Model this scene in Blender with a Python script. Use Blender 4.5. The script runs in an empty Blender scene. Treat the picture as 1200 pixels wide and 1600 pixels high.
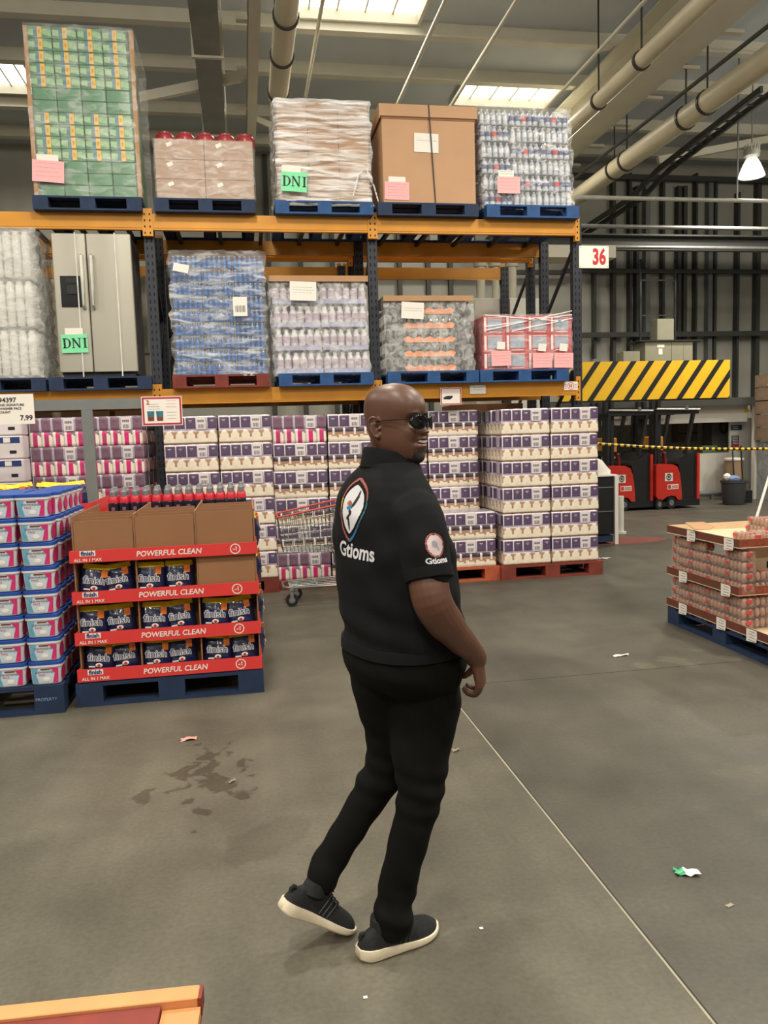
import bpy, bmesh, math, random
from math import sin, cos, pi, radians
from mathutils import Vector, Matrix
random.seed(7)
SC = bpy.context.scene
COL = SC.collection

# ---------------------------------------------------------------- camera
F, YAW, PIT, ROL, EYE = 1240.0, 9.8, 5.6, -1.75, 1.6
CAMR = (Matrix.Rotation(-radians(YAW), 3, 'Z') @ Matrix.Rotation(radians(90 - PIT), 3, 'X')
        @ Matrix.Rotation(radians(ROL), 3, 'Z'))
cam_data = bpy.data.cameras.new('camera')
cam = bpy.data.objects.new('camera', cam_data)
COL.objects.link(cam)
cam.matrix_world = Matrix.Translation((0, 0, EYE)) @ CAMR.to_4x4()
cam_data.sensor_fit = 'VERTICAL'
cam_data.sensor_height = 36.0
cam_data.lens = F / 1600 * 36.0
cam_data.clip_start = 0.05
cam_data.clip_end = 200
SC.camera = cam

def at(px, py, X=None, Y=None, Z=None):
    """point of the place seen at a pixel of the photograph, on a known plane"""
    r = CAMR @ Vector(((px - 600) / F, (800 - py) / F, -1.0))
    if X is not None: t = X / r.x
    elif Y is not None: t = Y / r.y
    else: t = (Z - EYE) / r.z
    return Vector((0, 0, EYE)) + r * t

# ---------------------------------------------------------------- exposure, world, lights
SC.view_settings.view_transform = 'Standard'
SC.view_settings.look = 'None'
SC.view_settings.gamma = 1.0
SC.view_settings.use_curve_mapping = False
SC.view_settings.exposure = 0.12
w = bpy.data.worlds.new('world'); SC.world = w; w.use_nodes = True
w.node_tree.nodes['Background'].inputs[0].default_value = (1.0, 0.94, 0.82, 1)
w.node_tree.nodes['Background'].inputs[1].default_value = 0.09

LIGHT_SPOTS = [(-5.5, -3.5), (-0.5, -3.5), (4.5, -3.5), (-5.5, 1.2), (-1.0, 0.6), (3.6, 1.2), (8.5, 1.2),
               (-5.5, 5.6), (-0.3, 5.0), (4.5, 5.6), (9.5, 6.5), (13.5, 9.5), (11.8, 11.0)]
def lamp_light(x, y, z, power, size=0.5, col=(1.0, 0.93, 0.80)):
    l = bpy.data.lights.new('high_bay_light', 'AREA')
    l.shape = 'DISK'; l.size = size; l.energy = power; l.color = col; l.spread = radians(165)
    o = bpy.data.objects.new('high_bay_light', l); COL.objects.link(o)
    o.location = (x, y, z)
    return o
def lamp_glow(x, y, z, power):
    l = bpy.data.lights.new('high_bay_glow', 'POINT'); l.shadow_soft_size = 0.45; l.energy = power; l.color = (1.0, 0.93, 0.80)
    o = bpy.data.objects.new('high_bay_glow', l); COL.objects.link(o); o.location = (x, y, z)
for (x, y) in LIGHT_SPOTS:
    lamp_light(x, y, 6.3, 110)
    lamp_glow(x, y, 6.2, 125)
lamp_light(9.5, 13.83, 6.05, 170, 0.45)
lamp_light(2.0, 12.2, 7.75, 160, 1.2)      # daylight below the rooflights
lamp_light(5.3, 15.3, 7.75, 160, 1.2)
lamp_light(-4.0, 15.3, 7.75, 120, 1.2)

# ---------------------------------------------------------------- materials
MATS = {}
def rgb(r, g, b):
    f = lambda c: ((c / 255 + 0.055) / 1.055) ** 2.4 if c > 10 else c / 255 / 12.92
    return (f(r), f(g), f(b))
def mat(name, color, rough=0.6, metal=0.0, noise=0.12, scale=8.0, bump=0.0, emit=None, estr=0.0, spec=0.5, coat=0.0):
    if name in MATS: return MATS[name]
    m = bpy.data.materials.new(name); m.use_nodes = True
    nt = m.node_tree; b = nt.nodes['Principled BSDF']
    b.inputs['Roughness'].default_value = rough
    b.inputs['Metallic'].default_value = metal
    b.inputs['Specular IOR Level'].default_value = spec
    b.inputs['Coat Weight'].default_value = coat
    tc = nt.nodes.new('ShaderNodeTexCoord')
    nz = nt.nodes.new('ShaderNodeTexNoise')
    nz.inputs['Scale'].default_value = scale; nz.inputs['Detail'].default_value = 3
    nt.links.new(tc.outputs['Object'], nz.inputs['Vector'])
    rp = nt.nodes.new('ShaderNodeValToRGB')
    rp.color_ramp.elements[0].position = 0.3; rp.color_ramp.elements[1].position = 0.7
    c0 = [max(0, c * (1 - noise)) for c in color]; c1 = [min(1, c * (1 + noise)) for c in color]
    rp.color_ramp.elements[0].color = (*c0, 1); rp.color_ramp.elements[1].color = (*c1, 1)
    nt.links.new(nz.outputs['Fac'], rp.inputs['Fac'])
    nt.links.new(rp.outputs['Color'], b.inputs['Base Color'])
    if bump:
        bp = nt.nodes.new('ShaderNodeBump'); bp.inputs['Strength'].default_value = bump
        bp.inputs['Distance'].default_value = 0.01
        nt.links.new(nz.outputs['Fac'], bp.inputs['Height'])
        nt.links.new(bp.outputs['Normal'], b.inputs['Normal'])
    if emit:
        b.inputs['Emission Color'].default_value = (*emit, 1)
        b.inputs['Emission Strength'].default_value = estr
    MATS[name] = m
    return m

def wrap_mat(name, streak=(1, 1, 1), dens=0.35, scale=(3, 3, 26), rot=0.0, amt=0.75):
    """stretch film: clear with glossy wrinkles and white streaks that paint in its shine and milky overlaps"""
    if name in MATS: return MATS[name]
    m = bpy.data.materials.new(name); m.use_nodes = True
    nt = m.node_tree; b = nt.nodes['Principled BSDF']; out = nt.nodes['Material Output']
    tr = nt.nodes.new('ShaderNodeBsdfTransparent'); mx = nt.nodes.new('ShaderNodeMixShader')
    tc = nt.nodes.new('ShaderNodeTexCoord'); mp = nt.nodes.new('ShaderNodeMapping')
    mp.inputs['Scale'].default_value = scale; mp.inputs['Rotation'].default_value = (0, rot, 0)
    nz = nt.nodes.new('ShaderNodeTexNoise'); nz.inputs['Scale'].default_value = 1.6; nz.inputs['Detail'].default_value = 6
    nz.inputs['Distortion'].default_value = 0.8
    nt.links.new(tc.outputs['Object'], mp.inputs['Vector']); nt.links.new(mp.outputs[0], nz.inputs['Vector'])
    rp = nt.nodes.new('ShaderNodeValToRGB')
    rp.color_ramp.elements[0].position = 0.5 - dens * 0.45; rp.color_ramp.elements[0].color = (0.10, 0.10, 0.10, 1)
    rp.color_ramp.elements[1].position = 0.74; rp.color_ramp.elements[1].color = (amt, amt, amt, 1)
    nt.links.new(nz.outputs['Fac'], rp.inputs['Fac'])
    b.inputs['Base Color'].default_value = (*streak, 1); b.inputs['Roughness'].default_value = 0.22  # white streak colour stands in for reflections on the film
    bp = nt.nodes.new('ShaderNodeBump'); bp.inputs['Strength'].default_value = 0.7; bp.inputs['Distance'].default_value = 0.02
    nt.links.new(nz.outputs['Fac'], bp.inputs['Height']); nt.links.new(bp.outputs[0], b.inputs['Normal'])
    nt.links.new(rp.outputs['Color'], mx.inputs[0])
    nt.links.new(tr.outputs[0], mx.inputs[1]); nt.links.new(b.outputs[0], mx.inputs[2])
    nt.links.new(mx.outputs[0], out.inputs['Surface'])
    MATS[name] = m
    return m

ORANGE = mat('beam_orange', rgb(205, 140, 40), 0.45, 0.1, 0.1, 3)
UPRIGHT = mat('upright_blue_black', rgb(44, 48, 58), 0.5, 0.2, 0.15, 4)
HOLE = mat('slot_dark', (0.006, 0.006, 0.006), 0.9)
SILVERHOLE = mat('slot_light', rgb(150, 155, 160), 0.5)
BLUEP = mat('pallet_blue', rgb(28, 74, 128), 0.7, 0, 0.25, 7, 0.3)
BLUED = mat('pallet_dark_blue', rgb(26, 46, 78), 0.75, 0, 0.25, 7, 0.3)
REDP = mat('pallet_oxide_red', rgb(120, 50, 38), 0.8, 0, 0.25, 7, 0.3)
ORP = mat('pallet_orange_red', rgb(176, 84, 52), 0.8, 0, 0.25, 7, 0.3)
CARD = mat('cardboard', rgb(176, 137, 100), 0.8, 0, 0.08, 4)
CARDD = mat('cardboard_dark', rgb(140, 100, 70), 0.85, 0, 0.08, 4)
WHITE = mat('white_paint', rgb(222, 220, 210), 0.5, 0, 0.03)
PAPER = mat('white_paper', rgb(235, 230, 222), 0.7, 0, 0.02)
PINK = mat('pink_paper', rgb(240, 178, 180), 0.7, 0, 0.03)
GREENC = mat('green_card', rgb(130, 225, 170), 0.7, 0, 0.03)
INK = mat('black_ink', (0.01, 0.01, 0.012), 0.6)
REDINK = mat('red_ink', rgb(200, 45, 55), 0.6, 0, 0.03)
PINKINK = mat('faded_red_ink', rgb(214, 120, 124), 0.7)
GREYINK = mat('grey_ink', rgb(95, 95, 98), 0.6)
STEEL = mat('galvanised_steel', rgb(150, 150, 148), 0.4, 0.7, 0.12, 10)
GREYP = mat('grey_painted_steel', rgb(118, 122, 122), 0.5, 0.1, 0.06)
DARKM = mat('dark_metal', rgb(38, 38, 40), 0.5, 0.3)
BLACK = mat('black_plastic', rgb(24, 24, 26), 0.45)
RUBBER = mat('black_rubber', rgb(20, 20, 20), 0.8)
WRAP = wrap_mat('stretch_film_clear')
WRAPM = wrap_mat('stretch_film_milky', (1, 1, 1), 0.3, (1.6, 1.6, 17), 0.2, 0.95)
WRAPV = wrap_mat('stretch_film_vertical', (1, 1, 1), 0.4, (14, 14, 3), 0.2, 0.7)

# ---------------------------------------------------------------- mesh builder
class MB:
    def __init__(s): s.v = []; s.f = []; s.m = []; s.uv = None
    def add(s, vs, fs, mi=0):
        o = len(s.v); s.v += [tuple(p) for p in vs]
        for f in fs: s.f.append([o + i for i in f]); s.m.append(mi)
        return s
    def box(s, x0, x1, y0, y1, z0, z1, mi=0):
        vs = [(x, y, z) for z in (z0, z1) for y in (y0, y1) for x in (x0, x1)]
        return s.add(vs, [(0, 2, 3, 1), (4, 5, 7, 6), (0, 1, 5, 4), (2, 6, 7, 3), (0, 4, 6, 2), (1, 3, 7, 5)], mi)
    def rbox(s, x0, x1, y0, y1, z0, z1, r=0.01, mi=0, n=3):
        """box with rounded vertical edges and chamfered top and bottom"""
        r = min(r, (x1 - x0) / 2.01, (y1 - y0) / 2.01, (z1 - z0) / 2.01)
        def ring(rr, ins, z):
            pts = []
            for cx, cy, a0 in ((x1 - r, y1 - r, 0), (x0 + r, y1 - r, 90), (x0 + r, y0 + r, 180), (x1 - r, y0 + r, 270)):
                for k in range(n + 1):
                    a = radians(a0 + 90 * k / n)
                    pts.append((cx + rr * cos(a), cy + rr * sin(a), z))
            return pts
        c = r * 0.35
        rings = [ring(r - c, 0, z0), ring(r, 0, z0 + c), ring(r, 0, z1 - c), ring(r - c, 0, z1)]
        return s.loft(rings, mi)
    def loft(s, rings, mi=0, caps=True, closed=True):
        n = len(rings[0]); o = len(s.v)
        for r in rings: s.v += [tuple(p) for p in r]
        for i in range(len(rings) - 1):
            for k in range(n if closed else n - 1):
                a = o + i * n + k; b = o + i * n + (k + 1) % n
                s.f.append([a, b, b + n, a + n]); s.m.append(mi)
        if caps:
            s.f.append([o + k for k in range(n)][::-1]); s.m.append(mi)
            e = o + (len(rings) - 1) * n
            s.f.append([e + k for k in range(n)]); s.m.append(mi)
        return s
    def cyl(s, p0, p1, r0, r1=None, n=12, mi=0, caps=True):
        p0, p1 = Vector(p0), Vector(p1); r1 = r0 if r1 is None else r1
        d = (p1 - p0).normalized(); u = d.orthogonal().normalized(); w_ = d.cross(u)
        R = lambda p, r: [p + u * (r * cos(2 * pi * k / n)) + w_ * (r * sin(2 * pi * k / n)) for k in range(n)]
        return s.loft([R(p0, r0), R(p1, r1)], mi, caps)
    def tube(s, pts, r, n=8, mi=0):
        pts = [Vector(p) for p in pts]; rings = []
        d0 = (pts[1] - pts[0]).normalized(); u = d0.orthogonal().normalized()
        for i, p in enumerate(pts):
            d = (pts[min(i + 1, len(pts) - 1)] - pts[max(i - 1, 0)]).normalized()
            u = (u - d * u.dot(d)).normalized(); w_ = d.cross(u)
            rr = r[i] if isinstance(r, (list, tuple)) else r
            rings.append([p + u * (rr * cos(2 * pi * k / n)) + w_ * (rr * sin(2 * pi * k / n)) for k in range(n)])
        return s.loft(rings, mi)
    def bar(s, p0, p1, w_, h, mi=0, up=(0, 0, 1)):
        p0, p1 = Vector(p0), Vector(p1); d = (p1 - p0).normalized(); up = Vector(up)
        if abs(d.dot(up)) > 0.95: up = Vector((0, 1, 0))
        sd = d.cross(up).normalized(); uu = sd.cross(d)
        R = lambda p: [p + sd * (a * w_ / 2) + uu * (b * h / 2) for a, b in ((-1, -1), (1, -1), (1, 1), (-1, 1))]
        return s.loft([R(p0), R(p1)], mi)
    def lathe(s, prof, cx=0, cy=0, cz=0, n=12, mi=0, mis=None):
        o = len(s.v)
        for (r, z) in prof:
            for k in range(n):
                a = 2 * pi * k / n; s.v.append((cx + r * cos(a), cy + r * sin(a), cz + z))
        for i in range(len(prof) - 1):
            for k in range(n):
                a = o + i * n + k; b = o + i * n + (k + 1) % n
                s.f.append([a, b, b + n, a + n]); s.m.append(mis[i] if mis else mi)
        s.f.append([o + k for k in range(n)][::-1]); s.m.append(mis[0] if mis else mi)
        e = o + (len(prof) - 1) * n
        s.f.append([e + k for k in range(n)]); s.m.append(mis[-1] if mis else mi)
        return s
    def poly(s, pts, y, mi=0, th=0.0):
        """flat outline in the XZ plane facing -Y; th = thickness backwards"""
        if th:
            a = [(p[0], y, p[1]) for p in pts]; b = [(p[0], y + th, p[1]) for p in pts]
            return s.loft([b, a], mi)
        return s.add([(p[0], y, p[1]) for p in pts], [list(range(len(pts)))], mi)
    def ell(s, c, rx, ry, rz, n=12, m=8, mi=0):
        prof = [(max(1e-4, sin(pi * i / m)), -cos(pi * i / m)) for i in range(m + 1)]
        o = len(s.v)
        for (r, z) in prof:
            for k in range(n):
                a = 2 * pi * k / n; s.v.append((c[0] + rx * r * cos(a), c[1] + ry * r * sin(a), c[2] + rz * z))
        for i in range(m):
            for k in range(n):
                a = o + i * n + k; b = o + i * n + (k + 1) % n
                s.f.append([a, b, b + n, a + n]); s.m.append(mi)
        return s
    def build(s, name, mats, parent=None, loc=(0, 0, 0), smooth=False, rz=0, ang=None):
        me = bpy.data.meshes.new(name)
        me.from_pydata(s.v, [], s.f)
        mats = mats if isinstance(mats, (list, tuple)) else [mats]
        for m in mats: me.materials.append(m)
        me.polygons.foreach_set('material_index', s.m)
        if smooth: me.polygons.foreach_set('use_smooth', [True] * len(s.f))
        me.update()
        if smooth:
            try: me.set_sharp_from_angle(angle=radians(ang or 40))
            except Exception: pass
        o = bpy.data.objects.new(name, me); COL.objects.link(o)
        o.location = loc; o.rotation_euler = (0, 0, rz)
        if parent: o.parent = parent
        return o

def tag(o, label=None, cat=None, group=None, kind=None):
    if label: o['label'] = label
    if cat: o['category'] = cat
    if group: o['group'] = group
    if kind: o['kind'] = kind
    return o
def thing(name, label, cat, loc=(0, 0, 0), rz=0, group=None):
    o = bpy.data.objects.new(name, None); COL.objects.link(o)
    o.empty_display_size = 0.1
    o.location = loc; o.rotation_euler = (0, 0, rz)
    return tag(o, label, cat, group)
KIDS = {}
def dup(o, loc=None, rz=None, label=None, group=None, parent=None, scale=None):
    c = o.copy(); COL.objects.link(c)
    if parent: c.parent = parent
    if loc is not None: c.location = loc
    if rz is not None: c.rotation_euler = (0, 0, rz)
    if scale is not None: c.scale = scale
    if label: c['label'] = label
    if group: c['group'] = group
    if o.name not in KIDS: KIDS[o.name] = list(o.children)
    for ch in KIDS[o.name]: dup(ch, parent=c)
    return c
class Proto:
    """first use moves the built thing itself, later uses copy it"""
    def __init__(s, o): s.o = o; s.used = False
    def put(s, loc, rz=0, label=None, group=None, scale=None):
        if not s.used:
            s.used = True; o = s.o
            o.location = loc; o.rotation_euler = (0, 0, rz)
            if scale is not None: o.scale = scale
            if label: o['label'] = label
            if group: o['group'] = group
            return o
        return dup(s.o, loc, rz, label, group, None, scale)
def struct(o): o['kind'] = 'structure'; return o
def text(s, size, m, parent, loc, rot=(pi / 2, 0, 0), name='lettering', align='CENTER', bold=0.0, ext=0.0008, sx=1.0, shear=0.0):
    c = bpy.data.curves.new('txt', 'FONT'); c.body = s; c.size = size
    c.align_x = align; c.align_y = 'CENTER'; c.extrude = ext; c.offset = bold; c.shear = shear
    c.resolution_u = 3
    t = bpy.data.objects.new('txt', c)
    me = bpy.data.meshes.new_from_object(t); bpy.data.objects.remove(t)
    me.materials.clear(); me.materials.append(m)
    o = bpy.data.objects.new(name, me); COL.objects.link(o)
    o.location = loc; o.rotation_euler = rot; o.scale = (sx, 1, 1)
    if parent: o.parent = parent
    return o
ORD = ['first', 'second', 'third', 'fourth', 'fifth', 'sixth', 'seventh', 'eighth', 'ninth', 'tenth', 'eleventh', 'twelfth', 'thirteenth', 'fourteenth', 'fifteenth']
def rowname(k, n): return 'bottom' if k == 0 else 'top' if k == n - 1 else ORD[k]
def colname(k, n):
    if n == 2: return ('left', 'right')[k]
    if n == 3: return ('left', 'middle', 'right')[k]
    if n == 4: return ('leftmost', 'second left', 'second right', 'rightmost')[k]
    return ORD[k]
# ================================================================ SETTING
def concrete():
    m = bpy.data.materials.new('concrete_floor'); m.use_nodes = True
    nt = m.node_tree; N = nt.nodes; L = nt.links; b = N['Principled BSDF']
    tc = N.new('ShaderNodeTexCoord')
    def noise(scale, detail=4, dist=0.0, sc=None):
        n = N.new('ShaderNodeTexNoise'); n.inputs['Scale'].default_value = scale
        n.inputs['Detail'].default_value = detail; n.inputs['Distortion'].default_value = dist
        if sc:
            mp = N.new('ShaderNodeMapping'); mp.inputs['Scale'].default_value = sc
            L.new(tc.outputs['Object'], mp.inputs['Vector']); L.new(mp.outputs[0], n.inputs['Vector'])
        else: L.new(tc.outputs['Object'], n.inputs['Vector'])
        return n.outputs['Fac']
    def ramp(src, stops):
        r = N.new('ShaderNodeValToRGB'); e = r.color_ramp.elements
        e[0].position, e[0].color = stops[0][0], (*stops[0][1], 1)
        e[1].position, e[1].color = stops[1][0], (*stops[1][1], 1)
        for p, c in stops[2:]:
            q = e.new(p); q.color = (*c, 1)
        L.new(src, r.inputs['Fac']); return r.outputs['Color']
    def mul(a, b_, fac=1.0):
        x = N.new('ShaderNodeMix'); x.data_type = 'RGBA'; x.blend_type = 'MULTIPLY'
        x.inputs[0].default_value = fac
        L.new(a, x.inputs[6]); L.new(b_, x.inputs[7]); return x.outputs[2]
    base = ramp(noise(0.55, 5, 0.6), [(0.32, rgb(86, 82, 70)), (0.68, rgb(112, 107, 93))])
    c = mul(base, ramp(noise(2.6, 6, 0.3), [(0.3, (0.74, 0.74, 0.74)), (0.62, (1, 1, 1))]))
    c = mul(c, ramp(noise(55, 3), [(0.25, (0.80, 0.80, 0.79)), (0.7, (1.06, 1.06, 1.06))]))
    # tyre and trolley streaks along the aisle
    c = mul(c, ramp(noise(1.3, 4, 0.2, (3.0, 0.25, 1)), [(0.3, (0.82, 0.82, 0.81)), (0.6, (1.02, 1.02, 1.02))]))
    # the slab right of the joint is an older, darker pour
    sp = N.new('ShaderNodeSeparateXYZ'); L.new(tc.outputs['Object'], sp.inputs[0])
    st = N.new('ShaderNodeMath'); st.operation = 'GREATER_THAN'; st.inputs[1].default_value = 1.17
    L.new(sp.outputs['X'], st.inputs[0])
    dk = N.new('ShaderNodeMix'); dk.data_type = 'RGBA'; dk.blend_type = 'MULTIPLY'
    L.new(st.outputs[0], dk.inputs[0]); L.new(c, dk.inputs[6]); dk.inputs[7].default_value = (0.72, 0.725, 0.76, 1)
    c = dk.outputs[2]
    # old spill marks
    def spot(cx, cy, rx, ry, scale, col, thr):
        mp = N.new('ShaderNodeMapping'); mp.inputs['Location'].default_value = (-cx / rx, -cy / ry, 0)
        mp.inputs['Scale'].default_value = (1 / rx, 1 / ry, 0)
        L.new(tc.outputs['Object'], mp.inputs['Vector'])
        ln = N.new('ShaderNodeVectorMath'); ln.operation = 'LENGTH'; L.new(mp.outputs[0], ln.inputs[0])
        s1 = N.new('ShaderNodeMath'); s1.operation = 'SUBTRACT'; s1.inputs[0].default_value = 1.0; L.new(ln.outputs['Value'], s1.inputs[1])
        cl = N.new('ShaderNodeMath'); cl.operation = 'MAXIMUM'; cl.inputs[1].default_value = -1; L.new(s1.outputs[0], cl.inputs[0])
        a = N.new('ShaderNodeMath'); a.operation = 'MULTIPLY_ADD'; a.inputs[1].default_value = 0.35
        L.new(cl.outputs[0], a.inputs[0]); L.new(noise(scale, 5, 0.4), a.inputs[2])
        r = ramp(a.outputs[0], [(thr, (0, 0, 0)), (thr + 0.05, (1, 1, 1))])
        return r, col
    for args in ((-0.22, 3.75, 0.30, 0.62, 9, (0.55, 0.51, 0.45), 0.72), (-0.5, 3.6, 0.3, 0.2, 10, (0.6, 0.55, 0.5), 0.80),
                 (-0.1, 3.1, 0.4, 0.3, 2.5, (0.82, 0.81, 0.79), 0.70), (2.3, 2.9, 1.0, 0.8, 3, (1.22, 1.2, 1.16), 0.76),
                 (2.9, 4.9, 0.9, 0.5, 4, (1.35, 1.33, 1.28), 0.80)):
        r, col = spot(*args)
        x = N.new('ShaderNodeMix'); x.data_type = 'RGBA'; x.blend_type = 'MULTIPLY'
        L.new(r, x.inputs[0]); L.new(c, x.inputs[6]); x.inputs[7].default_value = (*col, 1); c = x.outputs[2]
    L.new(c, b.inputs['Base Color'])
    rr = N.new('ShaderNodeMapRange'); rr.inputs[3].default_value = 0.42; rr.inputs[4].default_value = 0.62
    L.new(noise(1.2, 4), rr.inputs[0]); L.new(rr.outputs[0], b.inputs['Roughness'])
    bp = N.new('ShaderNodeBump'); bp.inputs['Strength'].default_value = 0.12; bp.inputs['Distance'].default_value = 0.01
    L.new(noise(40, 4), bp.inputs['Height']); L.new(bp.outputs[0], b.inputs['Normal'])
    return m
f = MB(); f.box(-12, 22, -8, 19.2, -0.1, 0)
struct(f.build('floor', concrete()))
j = MB(); j.box(1.164, 1.172, -8, 19, 0.0, 0.0012, 0); j.box(1.172, 1.178, -8, 19, 0.0, 0.0008, 1)
j.box(1.178, 22, 4.75, 4.755, 0.0, 0.0006, 1)
struct(j.build('trim_1', [mat('joint_sealant', rgb(150, 143, 125), 0.7), mat('joint_dark_line', rgb(48, 46, 40), 0.9)]))  # dark line along the pale sealant

def cladding(name, c, n=1.0):
    m = mat(name, c, 0.55, 0, 0.06, 0.7)
    nt = m.node_tree; b = nt.nodes['Principled BSDF']
    tc = nt.nodes.new('ShaderNodeTexCoord'); wv = nt.nodes.new('ShaderNodeTexWave')
    wv.inputs['Scale'].default_value = n; wv.bands_direction = 'X'
    nt.links.new(tc.outputs['Object'], wv.inputs['Vector'])
    bp = nt.nodes.new('ShaderNodeBump'); bp.inputs['Strength'].default_value = 0.22; bp.inputs['Distance'].default_value = 0.03
    nt.links.new(wv.outputs['Fac'], bp.inputs['Height']); nt.links.new(bp.outputs[0], b.inputs['Normal'])
    return m
WALLG = cladding('grey_wall_cladding', rgb(168, 166, 156), 0.8)
ROOFM = cladding('grey_roof_cladding', rgb(190, 196, 200), .8)
STEELC = mat('cream_painted_steel', rgb(205, 200, 182), 0.5, 0, 0.05, 2)
STEELD = mat('dark_grey_steel', rgb(70, 71, 68), 0.55, 0.2, 0.1, 2)
b = MB(); b.box(-12, 22, 19, 19.2, 0, 8.2); struct(b.build('wall_back', WALLG))
b = MB(); b.box(-12.2, -12, -8, 19.2, 0, 8.2); struct(b.build('wall_left', WALLG))
b = MB(); b.box(22, 22.2, -8, 19.2, 0, 8.2); struct(b.build('wall_right', WALLG))
b = MB(); b.box(-12, 22, -8.2, -8, 0, 8.2); struct(b.build('wall_front', WALLG))
# roof with openings filled by rooflights
RL = [(0.85, 3.05, 11.8, 12.95), (4.3, 6.35, 14.8, 15.9), (-4.7, -3.35, 14.8, 16.2)]
b = MB()
xs = sorted({-12, 22, *[r[0] for r in RL], *[r[1] for r in RL]}); ys = sorted({-8, 19.2, *[r[2] for r in RL], *[r[3] for r in RL]})
for i in range(len(xs) - 1):
    for k in range(len(ys) - 1):
        cx, cy = (xs[i] + xs[i + 1]) / 2, (ys[k] + ys[k + 1]) / 2
        if any(r[0] < cx < r[1] and r[2] < cy < r[3] for r in RL): continue
        b.box(xs[i], xs[i + 1], ys[k], ys[k + 1], 8.1, 8.25)
struct(b.build('ceiling', ROOFM))
SKYL = mat('rooflight_daylight', (1, 1, 1), 0.4, emit=(1.0, 0.97, 0.88), estr=2.6)
SKYB = mat('rooflight_lamp', (1, 1, 1), 0.4, emit=(1.0, 0.97, 0.9), estr=9)
for i, r in enumerate(RL):
    g = MB(); g.box(r[0], r[1], r[2], r[3], 8.2, 8.24)
    wn = struct(g.build('window_%d' % (i + 1), SKYL))
    fr = MB()
    for x0, x1, y0, y1 in ((r[0], r[1], r[2], r[2] + .05), (r[0], r[1], r[3] - .05, r[3]), (r[0], r[0] + .05, r[2] + .05, r[3] - .05), (r[1] - .05, r[1], r[2] + .05, r[3] - .05)):
        fr.box(x0, x1, y0, y1, 8.02, 8.19)
    for q in range(1, 5):
        xx = r[0] + (r[1] - r[0]) * q / 5; fr.box(xx - .012, xx + .012, r[2] + .05, r[3] - .05, 8.15, 8.19)
    fr.build('window_frame', STEELC, wn)
TN = [1]
def trim(bm, m, smooth=False):
    TN[0] += 1
    return struct(bm.build('trim_%d' % TN[0], m, smooth=smooth))
# purlins parallel to the racking
for y in (9.6, 11.15, 12.98, 14.5, 16.4, 17.9):
    b = MB(); b.box(-12, 22, y, y + 0.09, 7.86, 8.1); b.box(-12, 22, y - .08, y, 7.86, 7.89)
    trim(b, STEELC)
# rafters running front to back
def ibeam(x, w_, z0, z1, y0=2, y1=19, m=STEELC):
    b = MB(); b.box(x - w_ / 2, x + w_ / 2, y0, y1, z0, z0 + .03); b.box(x - .02, x + .02, y0, y1, z0 + .03, z1)
    b.box(x - w_ / 2, x + w_ / 2, y0, y1, z1 - .03, z1)
    return trim(b, m)
ibeam(0.36, 0.14, 6.6, 7.0)
ibeam(6.6, 0.55, 7.05, 7.83)
b = MB()
for k in range(8):
    y = 9.9 + k * 1.15; b.box(6.88, 7.45, y, y + .12, 7.25, 7.3)
trim(b, STEELC)
# fluorescent battens between beams on the left rafter
b = MB()
for k in range(6):
    y = 10.2 + k * 1.3; b.box(0.14, 0.28, y, y + .1, 6.62, 6.66)
trim(b, STEELC)
# diagonal wind bracing
b = MB()
b.bar((-1.25, 12.1, 6.41), (0.25, 12.1, 6.78), .09, .13); trim(b, STEELC)
b = MB(); b.bar((0.45, 15.0, 7.3), (2.6, 15.0, 6.5), .08, .1); trim(b, STEELC)
b = MB(); b.bar((8.6, 15.6, 7.0), (13.2, 15.6, 7.9), .1, .14); trim(b, STEELC)
# ------ services under the roof
PIPEM = mat('cream_pipe', rgb(206, 196, 168), 0.45, 0, 0.06, 2)
DUCTM = mat('grey_duct', rgb(128, 128, 120), 0.45, 0.4, 0.12, 3)
CLAMP = mat('pipe_clamp', rgb(60, 58, 52), 0.5, 0.3)
def pipe(x, z, r, y0, y1, label, m=PIPEM, name='ceiling_pipe', clamps=()):
    t = thing(name, label, 'pipe', (x, y0, z))
    b = MB(); b.cyl((0, 0, 0), (0, y1 - y0, 0), r, n=20); b.build('pipe_run', m, t, smooth=True)
    for c in clamps:
        k = MB(); k.cyl((0, c - y0, 0), (0, c - y0 + .05, 0), r + .02, n=20); k.bar((0, c - y0 + .025, r), (0, c - y0 + .025, 8.0 - z), .02, .02)
        k.build('hanger', CLAMP, t)
    return t
pipe(0.72, 6.55, 0.14, 7.0, 12.2, 'thick cream pipe hanging above the wrapped brown load', clamps=(9.9, 10.9, 12.0))
pipe(7.22, 6.5, 0.17, 8.0, 18.9, 'thick cream pipe sloping past the hanging lamp at right', clamps=(11.6, 12.2, 14.2, 14.7))
pipe(5.45, 6.45, 0.11, 7.0, 18.9, 'cream pipe left of the deep roof beam', clamps=(10.3, 11.6))
pipe(6.95, 6.72, 0.03, 8.0, 18.9, 'thin dark conduit beside the thickest cream pipe', STEELD)
pipe(5.0, 6.7, 0.025, 7.0, 18.9, 'thin cream conduit left of the cream pipe', STEELC)
pipe(3.65, 7.0, 0.03, 8.0, 16.5, 'thin cream conduit above the carton load', STEELC)
pipe(2.75, 7.0, 0.03, 8.0, 15.5, 'thin grey conduit above the wrapped brown load', STEELC)
pipe(1.2, 6.9, 0.025, 8.0, 15.5, 'thin cream conduit crossing the left end of the bright rooflight', STEELC)
t = thing('ceiling_duct', 'wide grey steel duct running above the brown carton load', 'duct', (-0.23, 8, 6.5))
b = MB(); b.box(-.165, .165, 0, 7.5, 0, .38); b.build('duct_run', DUCTM, t)
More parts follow.
